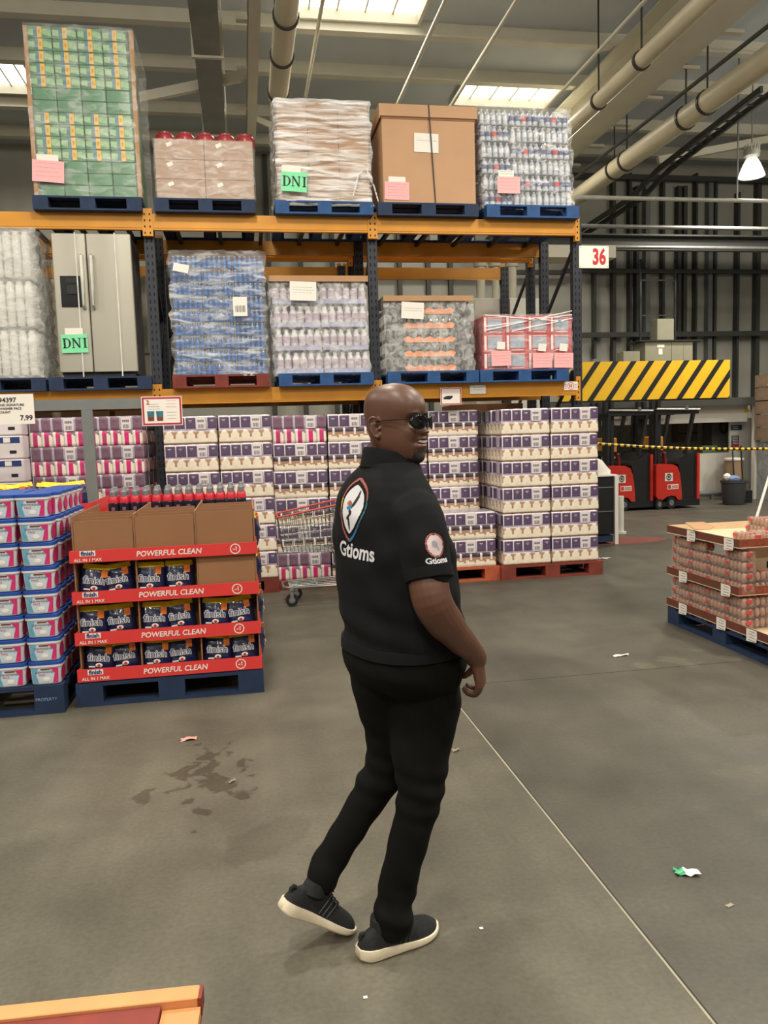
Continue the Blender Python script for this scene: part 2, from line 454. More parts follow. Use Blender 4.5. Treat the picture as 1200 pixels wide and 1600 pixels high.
for y in (2.9, 5.6): b = MB(); b.box(-.2, .2, y, y + .05, -.03, .41); b.box(-.2, -.18, y, y + .05, .41, 1.36); b.box(.18, .2, y, y + .05, .41, 1.36); b.build('bracket', STEELC, t)
# dark cable ladder turning down at the right
t = thing('cable_ladder', 'dark cable ladder stepping down beside the thick cream pipe', 'cable ladder', (8.4, 12.0, 6.6))
b = MB(); b.bar((0, 0, .3), (0, 3.2, .1), .05, .1); b.bar((0, 3.2, .1), (-.3, 3.8, -.3), .05, .1); b.bar((-.3, 3.8, -.3), (-.5, 6.4, -.45), .05, .1)
b.bar((.25, 0, .3), (.25, 3.2, .1), .05, .1); b.bar((.25, 3.2, .1), (-.05, 3.8, -.3), .05, .1); b.bar((-.05, 3.8, -.3), (-.25, 6.4, -.45), .05, .1)
b.build('rail', STEELD, t)
for k in range(10):
    b = MB(); b.bar((0, .3 * k + .2, .28 - .0625 * .3 * k), (.25, .3 * k + .2, .28 - .0625 * .3 * k), .03, .03); b.build('rung', STEELD, t)
# wall columns and rails on the back wall
def hz(px0, px1, py, Y, h=.1, d=.1, m=STEELD):
    a = at(px0, py, Y=Y); c = at(px1, py, Y=Y); z = at((px0 + px1) / 2, py, Y=Y).z
    b = MB(); b.box(a.x, c.x, Y, Y + d, z - h / 2, z + h / 2); return trim(b, m)
for px, wd, y0, y1 in ((960, .07, 270, 640), (986, .05, 270, 560), (997, .06, 290, 640), (1013, .1, 280, 530), (1038, .05, 280, 600),
                       (1063, .08, 290, 530), (1072, .08, 290, 530), (1112, .1, 280, 640), (1120, .06, 280, 640), (1156, .05, 300, 640), (930, .05, 420, 560), (1090, .04, 270, 640), (1188, .09, 270, 640)):
    a = at(px, y0, Y=18.8); c = at(px, y1, Y=18.8)
    b = MB(); b.box(a.x - wd * .6, a.x + wd * .6, 18.8, 18.98, max(c.z, 0.02), a.z); trim(b, STEELD if px not in (1013, 1112) else GREYP)
hz(880, 1400, 280, 18.7, .12); hz(880, 1400, 424, 18.7, .1); hz(905, 1400, 521, 18.6, .12, .12); hz(380, 880, 424, 18.7, .1)
for px in (100, 160, 420, 470, 520, 625, 670, 705):
    a = at(px, 400, Y=18.8); b = MB(); b.box(a.x - .05, a.x + .05, 18.85, 18.98, 0, 8.0); trim(b, STEELD)
# first-floor girder with walkway, in front of the back wall
zt = at(1050, 370, Y=15.6).z; zb = at(1050, 391, Y=15.6).z
b = MB(); b.box(5.0, 22, 15.6, 15.72, zb, zb + .05); b.box(5, 22, 15.6, 15.68, zb + .05, zt); b.box(5, 22, 15.4, 15.9, zt - .03, zt)
trim(b, STEELD)
b = MB(); b.box(5.0, 22, 16.6, 16.7, zt + .05, zt + .3); trim(b, STEELD)
# bright sprinkler and gas pipes
def xpipe(px0, py0, Y, x1, r, label, m=STEEL):
    a = at(px0, py0, Y=Y); t = thing('wall_pipe', label, 'pipe', (a.x, Y, a.z))
    b = MB(); b.cyl((0, 0, 0), (x1 - a.x, 0, 0), r, n=10); b.build('pipe_run', m, t, smooth=True); return t
t = xpipe(900, 308, 13.2, 14, .035, 'thin light pipe under the hanging lamp, topmost of the level wall pipes', mat('light_pipe', rgb(190, 190, 180), .4, .3))
a = at(1152, 310, Y=13.2); b = MB(); b.cyl((a.x - t.location.x, 0, .03), (a.x - t.location.x, 0, 8.0 - a.z), .015); b.build('hanger', STEEL, t)
xpipe(900, 353, 14.5, 15, .04, 'thin light pipe just above the dark first floor girder', STEEL)
xpipe(905, 385, 15.2, 15, .04, 'grey pipe along the bottom of the dark girder', STEEL)
# high bay lamp
def highbay(x, y, z, label):
    t = thing('high_bay_lamp', label, 'lamp', (x, y, z))
    b = MB(); pr = [(.05, .33), (.10, .31), (.15, .22), (.2, .1), (.235, 0)]; b.lathe(pr + [(.225, 0.005), (.14, .2), (.05, .3)], n=24)
    b.build('reflector', mat('lamp_reflector', rgb(240, 240, 235), .3, emit=(1, .97, .9), estr=1.6), t, smooth=True)
    b = MB(); b.ell((0, 0, .1), .09, .09, .14, 16, 8); b.build('bulb', mat('lamp_bulb', (1, 1, 1), .3, emit=(1, .96, .88), estr=30), t, smooth=True)
    b = MB(); b.lathe([(.06, .31), (.14, .36), (.15, .44), (.1, .52)], n=16)
    for k in range(14): 
        a = 2 * pi * k / 14; b.box(.13 * cos(a) - .008, .13 * cos(a) + .008, .13 * sin(a) - .008, .13 * sin(a) + .008, .44, .56)
    b.build('ballast', mat('lamp_ballast', rgb(200, 200, 190), .4, .3), t, smooth=True)
    b = MB(); b.cyl((0, 0, .5), (0, 0, 8.05 - z), .012); b.build('suspension_rod', STEEL, t)
    return t
highbay(9.5, 13.83, 6.15, 'glowing bell shaped high bay lamp hanging at the right edge')
# ================================================================ PALLET RACKING
YB = 8.4; ZT = at(905, 345, Y=YB).z; ZL = 2.122
XU = [-3.22, at(238, 480, Y=YB).x, at(586, 480, Y=YB).x, at(906, 480, Y=YB).x]
def rack_beam(x0, x1, y, z, label, h=.155, group=None, clips=True):
    t = thing('rack_beam', label, 'rack beam', (x0, y, z - h), group=group)
    b = MB(); b.box(.05, x1 - x0 - .05, 0, .05, 0, h); b.box(.05, x1 - x0 - .05, -.004, 0, h * .12, h * .16); b.build('beam', ORANGE, t)
    for s, xx in enumerate((0.0, x1 - x0 - .05)):
        b = MB(); b.box(xx, xx + .05, -.006, .05, -.06, h + .05, 0)
        for k in range(4): b.box(xx + .018, xx + .03, -.008, -.006, -.04 + k * .06, -.02 + k * .06, 1)
        b.build('end_plate', [ORANGE, HOLE], t)
    return t
def upright(x, y0, y1, label, z1=3.86, group=None, slot=HOLE):
    t = thing('rack_upright', label, 'rack upright', (x, y0, 0), group=group)
    for yy in (0, y1 - y0 - .08):
        b = MB(); b.box(-.05, .05, yy, yy + .08, 0.012, z1)
        for k in range(int(z1 / .075)):
            for sx in (-.028, .016): b.box(sx, sx + .012, yy - .0012, yy, .06 + k * .075, .095 + k * .075, 1)
            b.box(-.0512, -.05, yy + .03, yy + .045, .06 + k * .075, .09 + k * .075, 1)
        b.build('post', [UPRIGHT, slot], t)
        b = MB(); b.box(-.08, .08, yy - .02, yy + .1, 0, .012); b.build('foot_plate', DARKM, t)
    n = 5; L_ = y1 - y0 - .08
    for k in range(n):
        za, zb_ = .25 + k * (z1 - .5) / n, .25 + (k + 1) * (z1 - .5) / n
        b = MB(); b.bar((0, .08, za if k % 2 else zb_), (0, L_, zb_ if k % 2 else za), .03, .035); b.build('brace', UPRIGHT, t)
    return t
xn = ['left edge of the photo', 'fridge', 'man', 'aisle number']
for i, x in enumerate(XU):
    upright(x, YB + .06, YB + 1.1, ['dark rack upright beyond the left edge', 'dark perforated rack upright right of the fridge',
        'dark perforated rack upright right of the lilac jar load', 'dark perforated rack upright carrying the number 36 sign'][i])
    upright(x - .03 - .06 * i * 0, YB + 1.4, YB + 2.5, ['rear rack upright beyond the left edge', 'rear rack upright behind the fridge side',
        'rear rack upright behind the lilac jar load', 'rear rack upright behind the red cartons'][i], group='rear rack uprights')
nm = ['left', 'middle', 'right']
for i in range(3):
    rack_beam(XU[i], XU[i + 1], YB, ZT, 'orange front rack beam under the upper loads, %s bay' % nm[i])
    rack_beam(XU[i], XU[i + 1], YB, ZL, 'orange front rack beam above the tissue stacks, %s bay' % nm[i])
    rack_beam(XU[i], XU[i + 1], YB + 1.06, ZT, 'shaded second orange beam under the upper loads, %s bay' % nm[i])
    rack_beam(XU[i], XU[i + 1], YB + 1.06, ZL, 'hidden second orange beam above the tissue stacks, %s bay' % nm[i])
    rack_beam(XU[i], XU[i + 1] - .03, YB + 1.34, ZT, 'shaded third orange beam under the upper loads, %s bay' % nm[i])
    rack_beam(XU[i], XU[i + 1] - .03, YB + 2.45, ZT, 'rearmost shaded orange beam under the upper loads, %s bay' % nm[i])
    if i == 0:
        rack_beam(XU[i], XU[i + 1] - .03, YB + 1.34, ZL, 'shaded third orange beam carrying the cream fridges')
        rack_beam(XU[i], XU[i + 1] - .03, YB + 2.0, ZL, 'rearmost shaded orange beam carrying the cream fridges')
    for k in range(5):
        x = XU[i] + .25 + k * (XU[i + 1] - XU[i] - .5) / 4
        for z in (ZT, ZL):
            b = MB(); b.box(x - .02, x + .02, YB + .055, YB + 1.055, z - .05, z - .01)
            o = b.build('support_bar', DARKM); tag(o, 'steel support bar across the %s beams, %s from left in %s bay' % ('upper' if z == ZT else 'lower', ORD[k], nm[i]), 'support bar', 'support bars under the pallets')

def make_pallet(m, name, label, w=1.0, d=1.2, h=.145, boards=5):
    t = thing(name, label, 'pallet')
    b = MB(); n = 7
    for k in range(n):
        y = -d / 2 + (d - .1) * k / (n - 1) - 0
        b.box(-w / 2, w / 2, y, y + .1 * (1.25 if 0 < k < n - 1 else 1), h - .02, h)
    b.build('deck', m, t)
    b = MB()
    for x in (-w / 2, -w * .07, w / 2 - w * .14): b.box(x, x + w * .14, -d / 2, d / 2, h - .04, h - .02)
    b.build('stringer', m, t)
    for x in (-w / 2, -w * .07, w / 2 - w * .14):
        for y in (-d / 2, -.07, d / 2 - .14):
            b = MB(); b.box(x, x + w * .14, y, y + .14, .02, h - .04); b.build('block', m, t)
    b = MB()
    b.box(-w / 2, w / 2, -d / 2, -d / 2 + .1, 0, .02); b.box(-w / 2, w / 2, d / 2 - .1, d / 2, 0, .02)
    for x in (-w / 2, -w * .05, w / 2 - .1): b.box(x, x + .1, -d / 2 + .1, d / 2 - .1, 0, .02)
    b.build('base_board', m, t)
    return t
PAL = {k: Proto(make_pallet(m, 'pallet', 'wooden pallet')) for k, m in (('blue', BLUEP), ('dark', BLUED), ('red', REDP), ('orange', ORP))}
def pallet(kind, x0, x1, y0, z, label, d=1.2, h=.145):
    return PAL[kind].put(((x0 + x1) / 2, y0 + d / 2, z), 0, label, 'pallets', (x1 - x0, d / 1.2, h / .145))

def film(x0, x1, y0, y1, z0, z1, label, m=None, amp=.012, seed=1, name='stretch_wrap', top=True, tilt=0.0, nx=26, nz=22):
    """stretch film pulled round a load: a wrinkled shell open at the bottom"""
    rnd = random.Random(seed); cx, cy = (x0 + x1) / 2, (y0 + y1) / 2
    t = thing(name, label, 'stretch wrap', (cx, cy, z0)); hx, hy = (x1 - x0) / 2, (y1 - y0) / 2
    b = MB(); per = []
    q = 6
    for (ax, ay, bx, by) in ((-hx, -hy, hx, -hy), (hx, -hy, hx, hy), (hx, hy, -hx, hy), (-hx, hy, -hx, -hy)):
        for k in range(nx): per.append((ax + (bx - ax) * k / nx, ay + (by - ay) * k / nx))
    ph = [rnd.random() * 6.28 for _ in range(8)]
    rings = []
    for i in range(nz + 1):
        z = (z1 - z0) * i / nz; r = []
        for j, (x, y) in enumerate(per):
            a = amp * (sin(j * .9 + ph[0] + z * 9) * .4 + sin(j * .37 + z * 23 + ph[1]) * .5 + sin(z * 47 + ph[2] + j * .11) * .6 + rnd.uniform(-.5, .5))
            mx_ = max(abs(x) / hx, abs(y) / hy); cornr = min(abs(x) / hx, abs(y) / hy)
            s = 1 - .02 * (cornr ** 8) + a / hx
            r.append((x * s + tilt * z, y * s, z))
        rings.append(r)
    if top:
        for f_, dz in ((.93, .012), (.6, .02), (.02, .022)):
            rings.append([(p[0] * f_ + tilt * (z1 - z0) * (1 - f_), p[1] * f_, (z1 - z0) + dz + rnd.uniform(-.004, .004)) for p in rings[nz]])
    b.loft(rings, 0, caps=False)
    o = b.build('film', m or WRAP, t, smooth=True, ang=70)
    return t
def card(parent, x, y, z, w_, h_, m, rot=0.0, name='note_card', th=.002, label=None):
    """paper card facing -Y; returned so that lettering can hang on it"""
    b = MB(); b.box(-w_ / 2, w_ / 2, 0, th, -h_ / 2, h_ / 2)
    o = b.build(name, m, parent, (x, y, z)); o.rotation_euler = (0, rot, 0)
    if label: o['label'] = label
    return o
def scribble(parent, w_, h_, rows, m=PINKINK, seed=0, th=.0012, y=-.001):
    rnd = random.Random(seed); b = MB()
    for k in range(rows):
        z = h_ / 2 * .75 - k * h_ * .8 / rows; x = -w_ * .38
        while x < w_ * .36:
            l = rnd.uniform(.04, .12) * w_; b.box(x, min(x + l, w_ * .42), y, y + .0008, z - th, z + th); x += l + w_ * .03
    return b.build('handwriting', m, parent)

def dni(parent, h):
    """bold slab letters D N I"""
    b = MB(); t_ = h * .19; y0, y1 = -.0014, -.0002; z0, z1 = -h / 2, h / 2
    # D
    x = -h * 1.12
    b.box(x + h * .06, x + h * .06 + t_, y0, y1, z0, z1); b.box(x - h * .04, x + h * .3, y0, y1, z0, z0 + h * .07); b.box(x - h * .04, x + h * .3, y0, y1, z1 - h * .07, z1)
    n = 14
    for k in range(n):
        a0, a1 = -pi / 2 + pi * k / n, -pi / 2 + pi * (k + 1) / n; cx = x + h * .26
        w0, w1 = h * (.07 + .12 * cos(a0)), h * (.07 + .12 * cos(a1)); P_ = lambda a, w_: (cx + (h * .52 - w_) * cos(a), (h * .5 - min(w_, h * .07)) * sin(a))
        b.poly([P_(a0, 0), P_(a1, 0), P_(a1, w1), P_(a0, w0)][::1], y0 - .0001)
    # N
    x = -h * .16
    for xx, th in ((x, h * .09), (x + h * .62, h * .09)): b.box(xx, xx + th, y0, y1, z0, z1)
    b.bar((x + h * .06, -.0010, z1 - h * .04), (x + h * .66, -.0010, z0 + h * .04), h * .17, .001, up=(0, 1, 0))
    for xx in (x - h * .10, x + h * .52): b.box(xx, xx + h * .3, y0, y1, (z0 if xx < x else z1 - h * .07), (z0 + h * .07 if xx < x else z1))
    b.box(x - h * .10, x + h * .08, y0, y1, z1 - h * .07, z1)
    # I
    x = h * .86; b.box(x + h * .08, x + h * .08 + t_, y0, y1, z0, z1)
    for z in (z0, z1 - h * .07): b.box(x - h * .02, x + h * .38, y0, y1, z, z + h * .07)
    return b.build('lettering', INK, parent, (-.0 * h, 0, 0.004))
YF = 8.3    # front of the pallets on the rack
def xr(px, py): return at(px, py, Y=YF + .02).x
def zr(px, py): return at(px, py, Y=YF + .02).z
# --- pallets of both levels
PZ = ZT; H_ = .13
top = {}
for key, kind, a, c, label in (('green', 'dark', 52, 222, 'blue pallet under the tall green tissue load'),
        ('brown', 'dark', 242, 399, 'dark blue pallet under the low brown carton load'),
        ('wrap', 'blue', 430, 583, 'bright blue pallet under the film wrapped brown load with green card'),
        ('carton', 'dark', 590, 747, 'dark blue pallet under the single big strapped carton'),
        ('bottle', 'blue', 760, 904, 'blue pallet under the clear bottle load, rightmost on the upper level')):
    x0, x1 = xr(a, 325), xr(c, 328); top[key] = (x0, x1); pallet(kind, x0, x1, YF, PZ, label, h=H_)
low = {}
for key, kind, a, c, label in (('cups', 'dark', -95, 72, 'dark blue pallet under the white tube packs at the left edge'),
        ('fridge', 'dark', 77, 237, 'dark blue pallet under the silver fridge'),
        ('water', 'red', 270, 422, 'brown red pallet under the blue water bottle load'),
        ('jars', 'blue', 436, 584, 'blue pallet under the lilac jar load'),
        ('trays', 'blue', 606, 748, 'blue pallet under the black and orange trays'),
        ('redbox', 'blue', 750, 888, 'blue pallet under the red cartons')):
    x0, x1 = xr(a, 600), xr(c, 596); low[key] = (x0, x1); pallet(kind, x0, x1, YF, ZL, label, h=H_)
ZTP = ZT + H_ + .002; ZLP = ZL + H_ + .002

# --- green tissue packs (14 rows, 4 columns)
GRN = mat('green_pack_film', rgb(66, 128, 84), .35, 0, .12, 12); GRL = mat('pale_green_print', rgb(150, 190, 140), .35, 0, .15, 20)
YEL = mat('yellow_label', rgb(232, 182, 50), .4, 0, .08, 10); BLU = mat('blue_stripe_print', rgb(60, 120, 150), .4); YGR = mat('yellow_green_print', rgb(190, 190, 70), .4)
gx0, gx1 = xr(50, 180) + .02, xr(208, 180); gz1 = zr(130, 42); n = 14; gh = (gz1 - ZTP) / n; gw = (gx1 - gx0) / 4
def green_pack(printed):
    b = MB(); wv = gw - .006
    t = thing('tissue_pack', 'green tissue pack', 'tissue pack')
    b.rbox(-wv / 2, wv / 2, 0, .3, 0.001, gh - .003, .012); b.build('body', GRN, t, smooth=True)
    if printed:
        b = MB(); b.box(-wv * .2, wv * .06, -.002, 0, gh * .1, gh * .9, 0); b.build('stripe', BLU, t)
        b = MB(); b.box(-wv * .07, wv * .12, -.004, -.0025, gh * .06, gh * .92, 0); b.box(-wv * .02, wv * .06, -.0045, -.004, gh * .35, gh * .65, 1); b.build('label', [YEL, ORANGE], t)
        b = MB(); b.poly([(wv * .14, gh * .3), (wv * .48, gh * .18), (wv * .48, gh * .62), (wv * .3, gh * .78), (wv * .14, gh * .75)], -.001, 0); b.poly([(-wv * .48, gh * .3), (-wv * .22, gh * .18), (-wv * .22, gh * .72), (-wv * .48, gh * .7)], -.001, 0)
        b.build('leaf_print', GRL, t)
    return t
PG = [Proto(green_pack(True)), Proto(green_pack(False))]
for r in range(n):
    plain = r in (0, 1, 2) or r in (7, 8)
    for c in range(4):
        lab = '%s green tissue pack, %s row from pallet, %s of tall green load' % ('plain' if plain else 'yellow labelled', ORD[r], colname(c, 4))
        dz = tilt = 0
        o = PG[plain].put((gx0 + gw * (c + .5) - .028 * (r / n), YF + .04, ZTP + r * gh), 0, lab, 'green tissue packs')
    for k in (1, 2):   # packs showing on the side towards the aisle
        PG[1].put((gx1 - gw / 2 - .028 * (r / n), YF + .04 + .31 * k, ZTP + r * gh), 0, 'plain green tissue pack, %s row, %s back on the right side' % (ORD[r], ORD[k]), 'green tissue packs')
b = MB()
for x in (gx0 - .045, gx1 + .003):
    b.box(x, x + .035, YF + .02, YF + .034, ZTP, gz1 - .01); 
o = MB(); o.box(0, .035, 0, .012, 0, gz1 - ZTP - .01)
for x, s in ((gx0 - .05, 'left'), (gx1 + .003, 'right')):
    q = MB(); q.box(0, .038, 0, .01, 0, gz1 - ZTP - .01); q.box(0 if s == 'left' else .028, .01 if s == 'left' else .038, .01, .05, 0, gz1 - ZTP - .01)
    tag(q.build('corner_guard', CARD, None, (x, YF + .022, ZTP)), 'cardboard corner guard on the %s edge of the tall green load' % s, 'corner guard')
fw = film(gx0 - .055, gx1 + .05, YF + .012, YF + 1.1, ZTP, gz1 + .01, 'clear film around the tall green tissue load', wrap_mat('film_thin', (1, 1, 1), .1, (4, 4, 9), .5, .35), .006, 3)
c1 = card(fw, xr(76, 266) - fw.location.x, -.565, zr(76, 269) - ZTP, .29, .2, PINK, .06, label='pink handwritten card'); c1.location.y = YF - .006 - fw.location.y; scribble(c1, .29, .2, 4, seed=1)
c2 = card(fw, xr(75, 252) - fw.location.x, 0, zr(75, 251) - ZTP, .2, .1, PAPER, .02, label='blank white card'); c2.location.y = YF - .002 - fw.location.y

# --- brown cartons with red packs on top
bx0, bx1 = xr(242, 260), xr(396, 262); bz1 = zr(320, 218); bh = (bz1 - ZTP) / 3; bw = (bx1 - bx0) / 2
def carton(w_, d_, h_, m=CARD, name='carton', sticker=False):
    t = thing(name, 'brown carton', 'carton')
    b = MB(); b.rbox(-w_ / 2 + .002, w_ / 2 - .002, 0, d_, .001, h_ - .002, .006); b.build('body', m, t)
    if sticker:
        b = MB(); b.box(-.028, .028, -.002, 0, -.018, .018); q = b.build('sticker', PAPER, t, (-w_ * .2, 0, h_ * .75)); q.rotation_euler = (0, -.4, 0)
    return t
CB = [Proto(carton(bw, .36, bh, mat('cardboard_mauve', rgb(172, 142, 120), .8, 0, .06, 4), sticker=True))]
for r in range(3):
    for c in range(2):
        CB[0].put((bx0 + bw * (c + .5), YF + .04, ZTP + r * bh), 0, 'brown carton with small white sticker, %s row %s of low brown load' % (rowname(r, 3), colname(c, 2)), 'brown cartons on the upper rack')
RDM = mat('red_tub_plastic', rgb(150, 42, 48), .35, 0, .1)
p_ = None
def red_tub():
    t = thing('red_tub', 'red tub', 'tub')
    b = MB(); b.lathe([(.085, 0), (.1, .03), (.1, .09), (.085, .115), (.03, .12)], n=16); b.build('body', RDM, t, smooth=True)
    b = MB(); b.lathe([(.07, .118), (.07, .135), (.05, .14)], n=16); b.build('lid', RDM, t, smooth=True); return t
PT = Proto(red_tub())
for k in range(5):
    PT.put((bx0 + .09 + k * .2, YF + .28, bz1 + .001), 0, 'round red tub on the low brown cartons, %s from left' % ORD[k], 'red tubs on the brown cartons')
film(bx0 - .015, bx1 + .015, YF + .02, YF + .42, ZTP, bz1 + .0, 'clear film around the low brown carton load', MATS['film_thin'], .003, 4, top=False)

# --- load fully wrapped in milky film with green DNI card
wx0, wx1 = xr(434, 240), xr(577, 240); wz1 = zr(505, 158)
wh = (wz1 - ZTP) / 4; ww = (wx1 - wx0) / 3
CW = Proto(carton(ww, .5, wh, CARD))
for r in range(4):
    for c in range(3):
        CW.put((wx0 + ww * (c + .5), YF + .05, ZTP + r * wh), 0, 'brown carton behind milky film, %s row %s column' % (rowname(r, 4), colname(c, 3)), 'cartons inside the milky wrap')
    CW.put((wx0 + ww * .5, YF + .56, ZTP + r * wh), 0, 'brown carton on left side behind milky film, %s row' % rowname(r, 4), 'cartons inside the milky wrap')
fw = film(wx0 - .03, wx1 + .03, YF + .015, YF + 1.1, ZTP - .05, wz1 + .02, 'milky film wrapped round brown cartons, with green DNI card', WRAPM, .012, 5)
g = card(fw, xr(459, 284) - fw.location.x, YF - .022 - fw.location.y, zr(459, 286) - ZTP + .05, .26, .19, GREENC, .05, label='green card reading DNI')
dni(g, .1)
card(fw, xr(455, 272) - fw.location.x, YF - .018 - fw.location.y, zr(454, 270) - ZTP + .05, .19, .12, PAPER, .04, label='blank white card')
# twisted film tail
q = MB(); q.tube([(.28, -.565, .1), (.34, -.575, .3), (.42, -.57, .38), (.5, -.56, .2), (.54, -.56, .05)], [.008, .012, .01, .009, .006], 6)
q.build('film_tail', WRAPM, fw, smooth=True)

# --- one big strapped carton
cx0, cx1 = xr(597, 240), xr(745, 240); cz1 = zr(665, 163)
t = thing('pallet_carton', 'single large brown carton with lid and black strap on the upper rack', 'carton', ((cx0 + cx1) / 2, YF + .05, ZTP))
w_ = cx1 - cx0; h_ = cz1 - ZTP
b = MB(); b.rbox(-w_ / 2 + .008, w_ / 2 - .008, 0, 1.1, 0, h_ - .01, .01); b.build('body', mat('cardboard_tan', rgb(190, 150, 115), .75, 0, .05, 3), t)
b = MB(); b.box(-w_ / 2 - .006, w_ / 2 + .006, -.014, -.004, h_ - .12, h_); b.box(-w_ / 2 - .006, w_ / 2 + .006, -.004, 1.11, h_ - .009, h_ + .003)
b.box(-w_ / 2 - .016, -w_ / 2 - .006, -.014, 1.11, h_ - .14, h_); b.box(w_ / 2 + .006, w_ / 2 + .016, -.014, 1.11, h_ - .12, h_); b.build('lid', MATS['cardboard_tan'], t)
b = MB(); b.bar((.0, -.017, h_ + .006), (.055, -.004, .0), .012, .004, up=(0, 1, 0)); b.box(-.006, .006, -.017, 1.1, h_ + .003, h_ + .006); b.build('strap', BLACK, t)
b = MB(); b.box(-w_ / 2 + .004, w_ / 2 - .004, -.003, 0, h_ - .145, h_ - .125); b.build('lid_shadow_strip', CARDD, t)  # darker strip painted in as shade below the lid edge
c = card(t, xr(667, 222) - t.location.x, -.006, zr(667, 222) - ZTP, .26, .19, PAPER, .02, label='white paper label'); scribble(c, .26, .06, 1, GREYINK, 3)
c = card(t, xr(621, 297) - t.location.x, -.006, zr(621, 297) - ZTP, .26, .18, PINK, .02, label='pink handwritten card'); scribble(c, .26, .18, 5, seed=5)
card(t, xr(621, 281) - t.location.x, -.004, zr(620, 281) - ZTP, .18, .08, PAPER, 0.02, label='blank white card')

# --- bottle packs
CLEAR = mat('clear_bottle_plastic', rgb(170, 176, 186), .15, 0, .3, 30, coat=.3); DKB = mat('cola_bottle_plastic', rgb(70, 74, 86), .15, 0, .4, 24)
BLB = mat('blue_bottle_plastic', rgb(46, 104, 172), .12, 0, .5, 22, coat=.4); CAPW = mat('silver_cap', rgb(190, 194, 200), .3, .2); BLL = mat('navy_label', rgb(60, 72, 130), .4)
def bottle_pack(nx, ny, w_, d_, h_, body, cap, lab=None, name='bottle_pack', redcol=None, full=False):
    t = thing(name, 'bottle pack', 'bottle pack'); b = MB(); l = MB(); rl = MB(); s = w_ / nx; sy = d_ / ny; R = min(s, sy) / 2 * .97
    for i in range(nx):
        for k in range(ny):
            if not (k < 1 or i in (0, nx - 1) or full): continue
            x, y = -w_ / 2 + s * (i + .5), sy * (k + .5)
            b.lathe([(R * .9, .002), (R, .012), (R, h_ * .2), (R * .94, h_ * .24), (R, h_ * .28), (R, h_ * .62), (R * .75, h_ * .76), (R * .4, h_ * .88), (R * .4, h_ * .9), (R * .44, h_ * .91), (R * .44, h_ * .985)],
                    x, y, 0, 10, mis=[0] * 8 + [1] * 3)
            if lab:
                (rl if redcol is not None and i == redcol else l).lathe([(R * 1.015, h_ * .3), (R * 1.02, h_ * .31), (R * 1.02, h_ * .58), (R * 1.015, h_ * .59)], x, y, 0, 10)
    b.build('bottles', [body, cap], t, smooth=True)
    if lab: l.build('labels', lab, t, smooth=True)
    if rl.v: rl.build('red_labels', REDINK, t, smooth=True)
    return t
# clear drinks, six layers
px0, px1 = xr(757, 250), xr(898, 250); pz1 = zr(825, 168); n = 6; ph = (pz1 - ZTP) / n; pw = (px1 - px0) / 3
pa = bottle_pack(5, 3, pw - .01, .3, ph - .006, CLEAR, CAPW, BLL, redcol=2); pb = bottle_pack(5, 3, pw - .01, .3, ph - .006, CLEAR, CAPW, CAPW)
PA, PB = Proto(pa), Proto(pb)
for r in range(n):
    for c in range(3):
        red = (c == 0) == (r % 2 == 0) or c == 1 and r == 3
        sh = -.05 * (r / n)
        (PA if red else PB).put((px0 + pw * (c + .5) + sh, YF + .05, ZTP + r * ph), 0, '%s drinks bottle pack, %s row %s column, upper rack right end' % ('red and navy labelled' if red else 'clear', rowname(r, n), colname(c, 3)), 'clear drinks packs on the upper rack')
    PB.put((px0 + pw * .5 + sh, YF + .36, ZTP + r * ph), 0, 'clear drinks bottle pack on left side, %s row, upper rack right end' % rowname(r, n), 'clear drinks packs on the upper rack')
fw = film(px0 - .015, px1 + .015, YF + .03, YF + 1.0, ZTP, pz1 + .01, 'glossy film around the clear drinks bottle load', wrap_mat('film_drinks', (1, 1, 1), .0, (6, 6, 10), .2, .5), .012, 6, tilt=-.04)
c = card(fw, xr(794, 288) - fw.location.x, YF - .0 - fw.location.y, zr(793, 290) - ZTP, .25, .17, PINK, .0, label='pink handwritten card'); scribble(c, .25, .17, 4, seed=8)
c = card(fw, xr(790, 271) - fw.location.x, YF + .004 - fw.location.y, zr(790, 272) - ZTP, .17, .07, PAPER, 0, label='white printed slip'); scribble(c, .17, .06, 2, INK, 4)

# --- lower level: blue water
qx0, qx1 = xr(270, 500), xr(414, 500); qz1 = zr(340, 397); n = 9; ph = (qz1 - ZLP) / n; pw = (qx1 - qx0) / 3
PW = Proto(bottle_pack(6, 3, pw - .008, .28, ph - .004, BLB, CAPW))
for r in range(n):
    for c in range(3):
        PW.put((qx0 + pw * (c + .5), YF + .05, ZLP + r * ph), 0, 'blue water bottle pack, %s row %s column of the blue load' % (rowname(r, n), colname(c, 3)), 'blue water packs')
    PW.put((qx1 - pw * .5, YF + .35, ZLP + r * ph), 0, 'blue water bottle pack behind right side, %s row of the blue load' % rowname(r, n), 'blue water packs')
fw = film(qx0 - .02, qx1 + .02, YF + .01, YF + 1.0, ZLP - .02, qz1 + .03, 'shiny film around the blue water bottle load', wrap_mat('film_blue_load', (1, 1, 1), .1, (3, 3, 12), .1, .55), .018, 7)
c = card(fw, xr(375, 476) - fw.location.x, YF - .028 - fw.location.y, zr(376, 477) - ZLP, .14, .19, PAPER, 0, label='white barcode label')
q = MB(); rnd = random.Random(3)
for k in range(14): q.box(-.05 + k * .0075, -.05 + k * .0075 + rnd.choice((.002, .004)), -.001, 0, -.055, .01)
q.build('barcode', INK, c)
card(fw, xr(283, 417) - fw.location.x, YF - .028 - fw.location.y, zr(283, 417) - ZLP, .15, .08, PAPER, .2, label='white slip under the film')

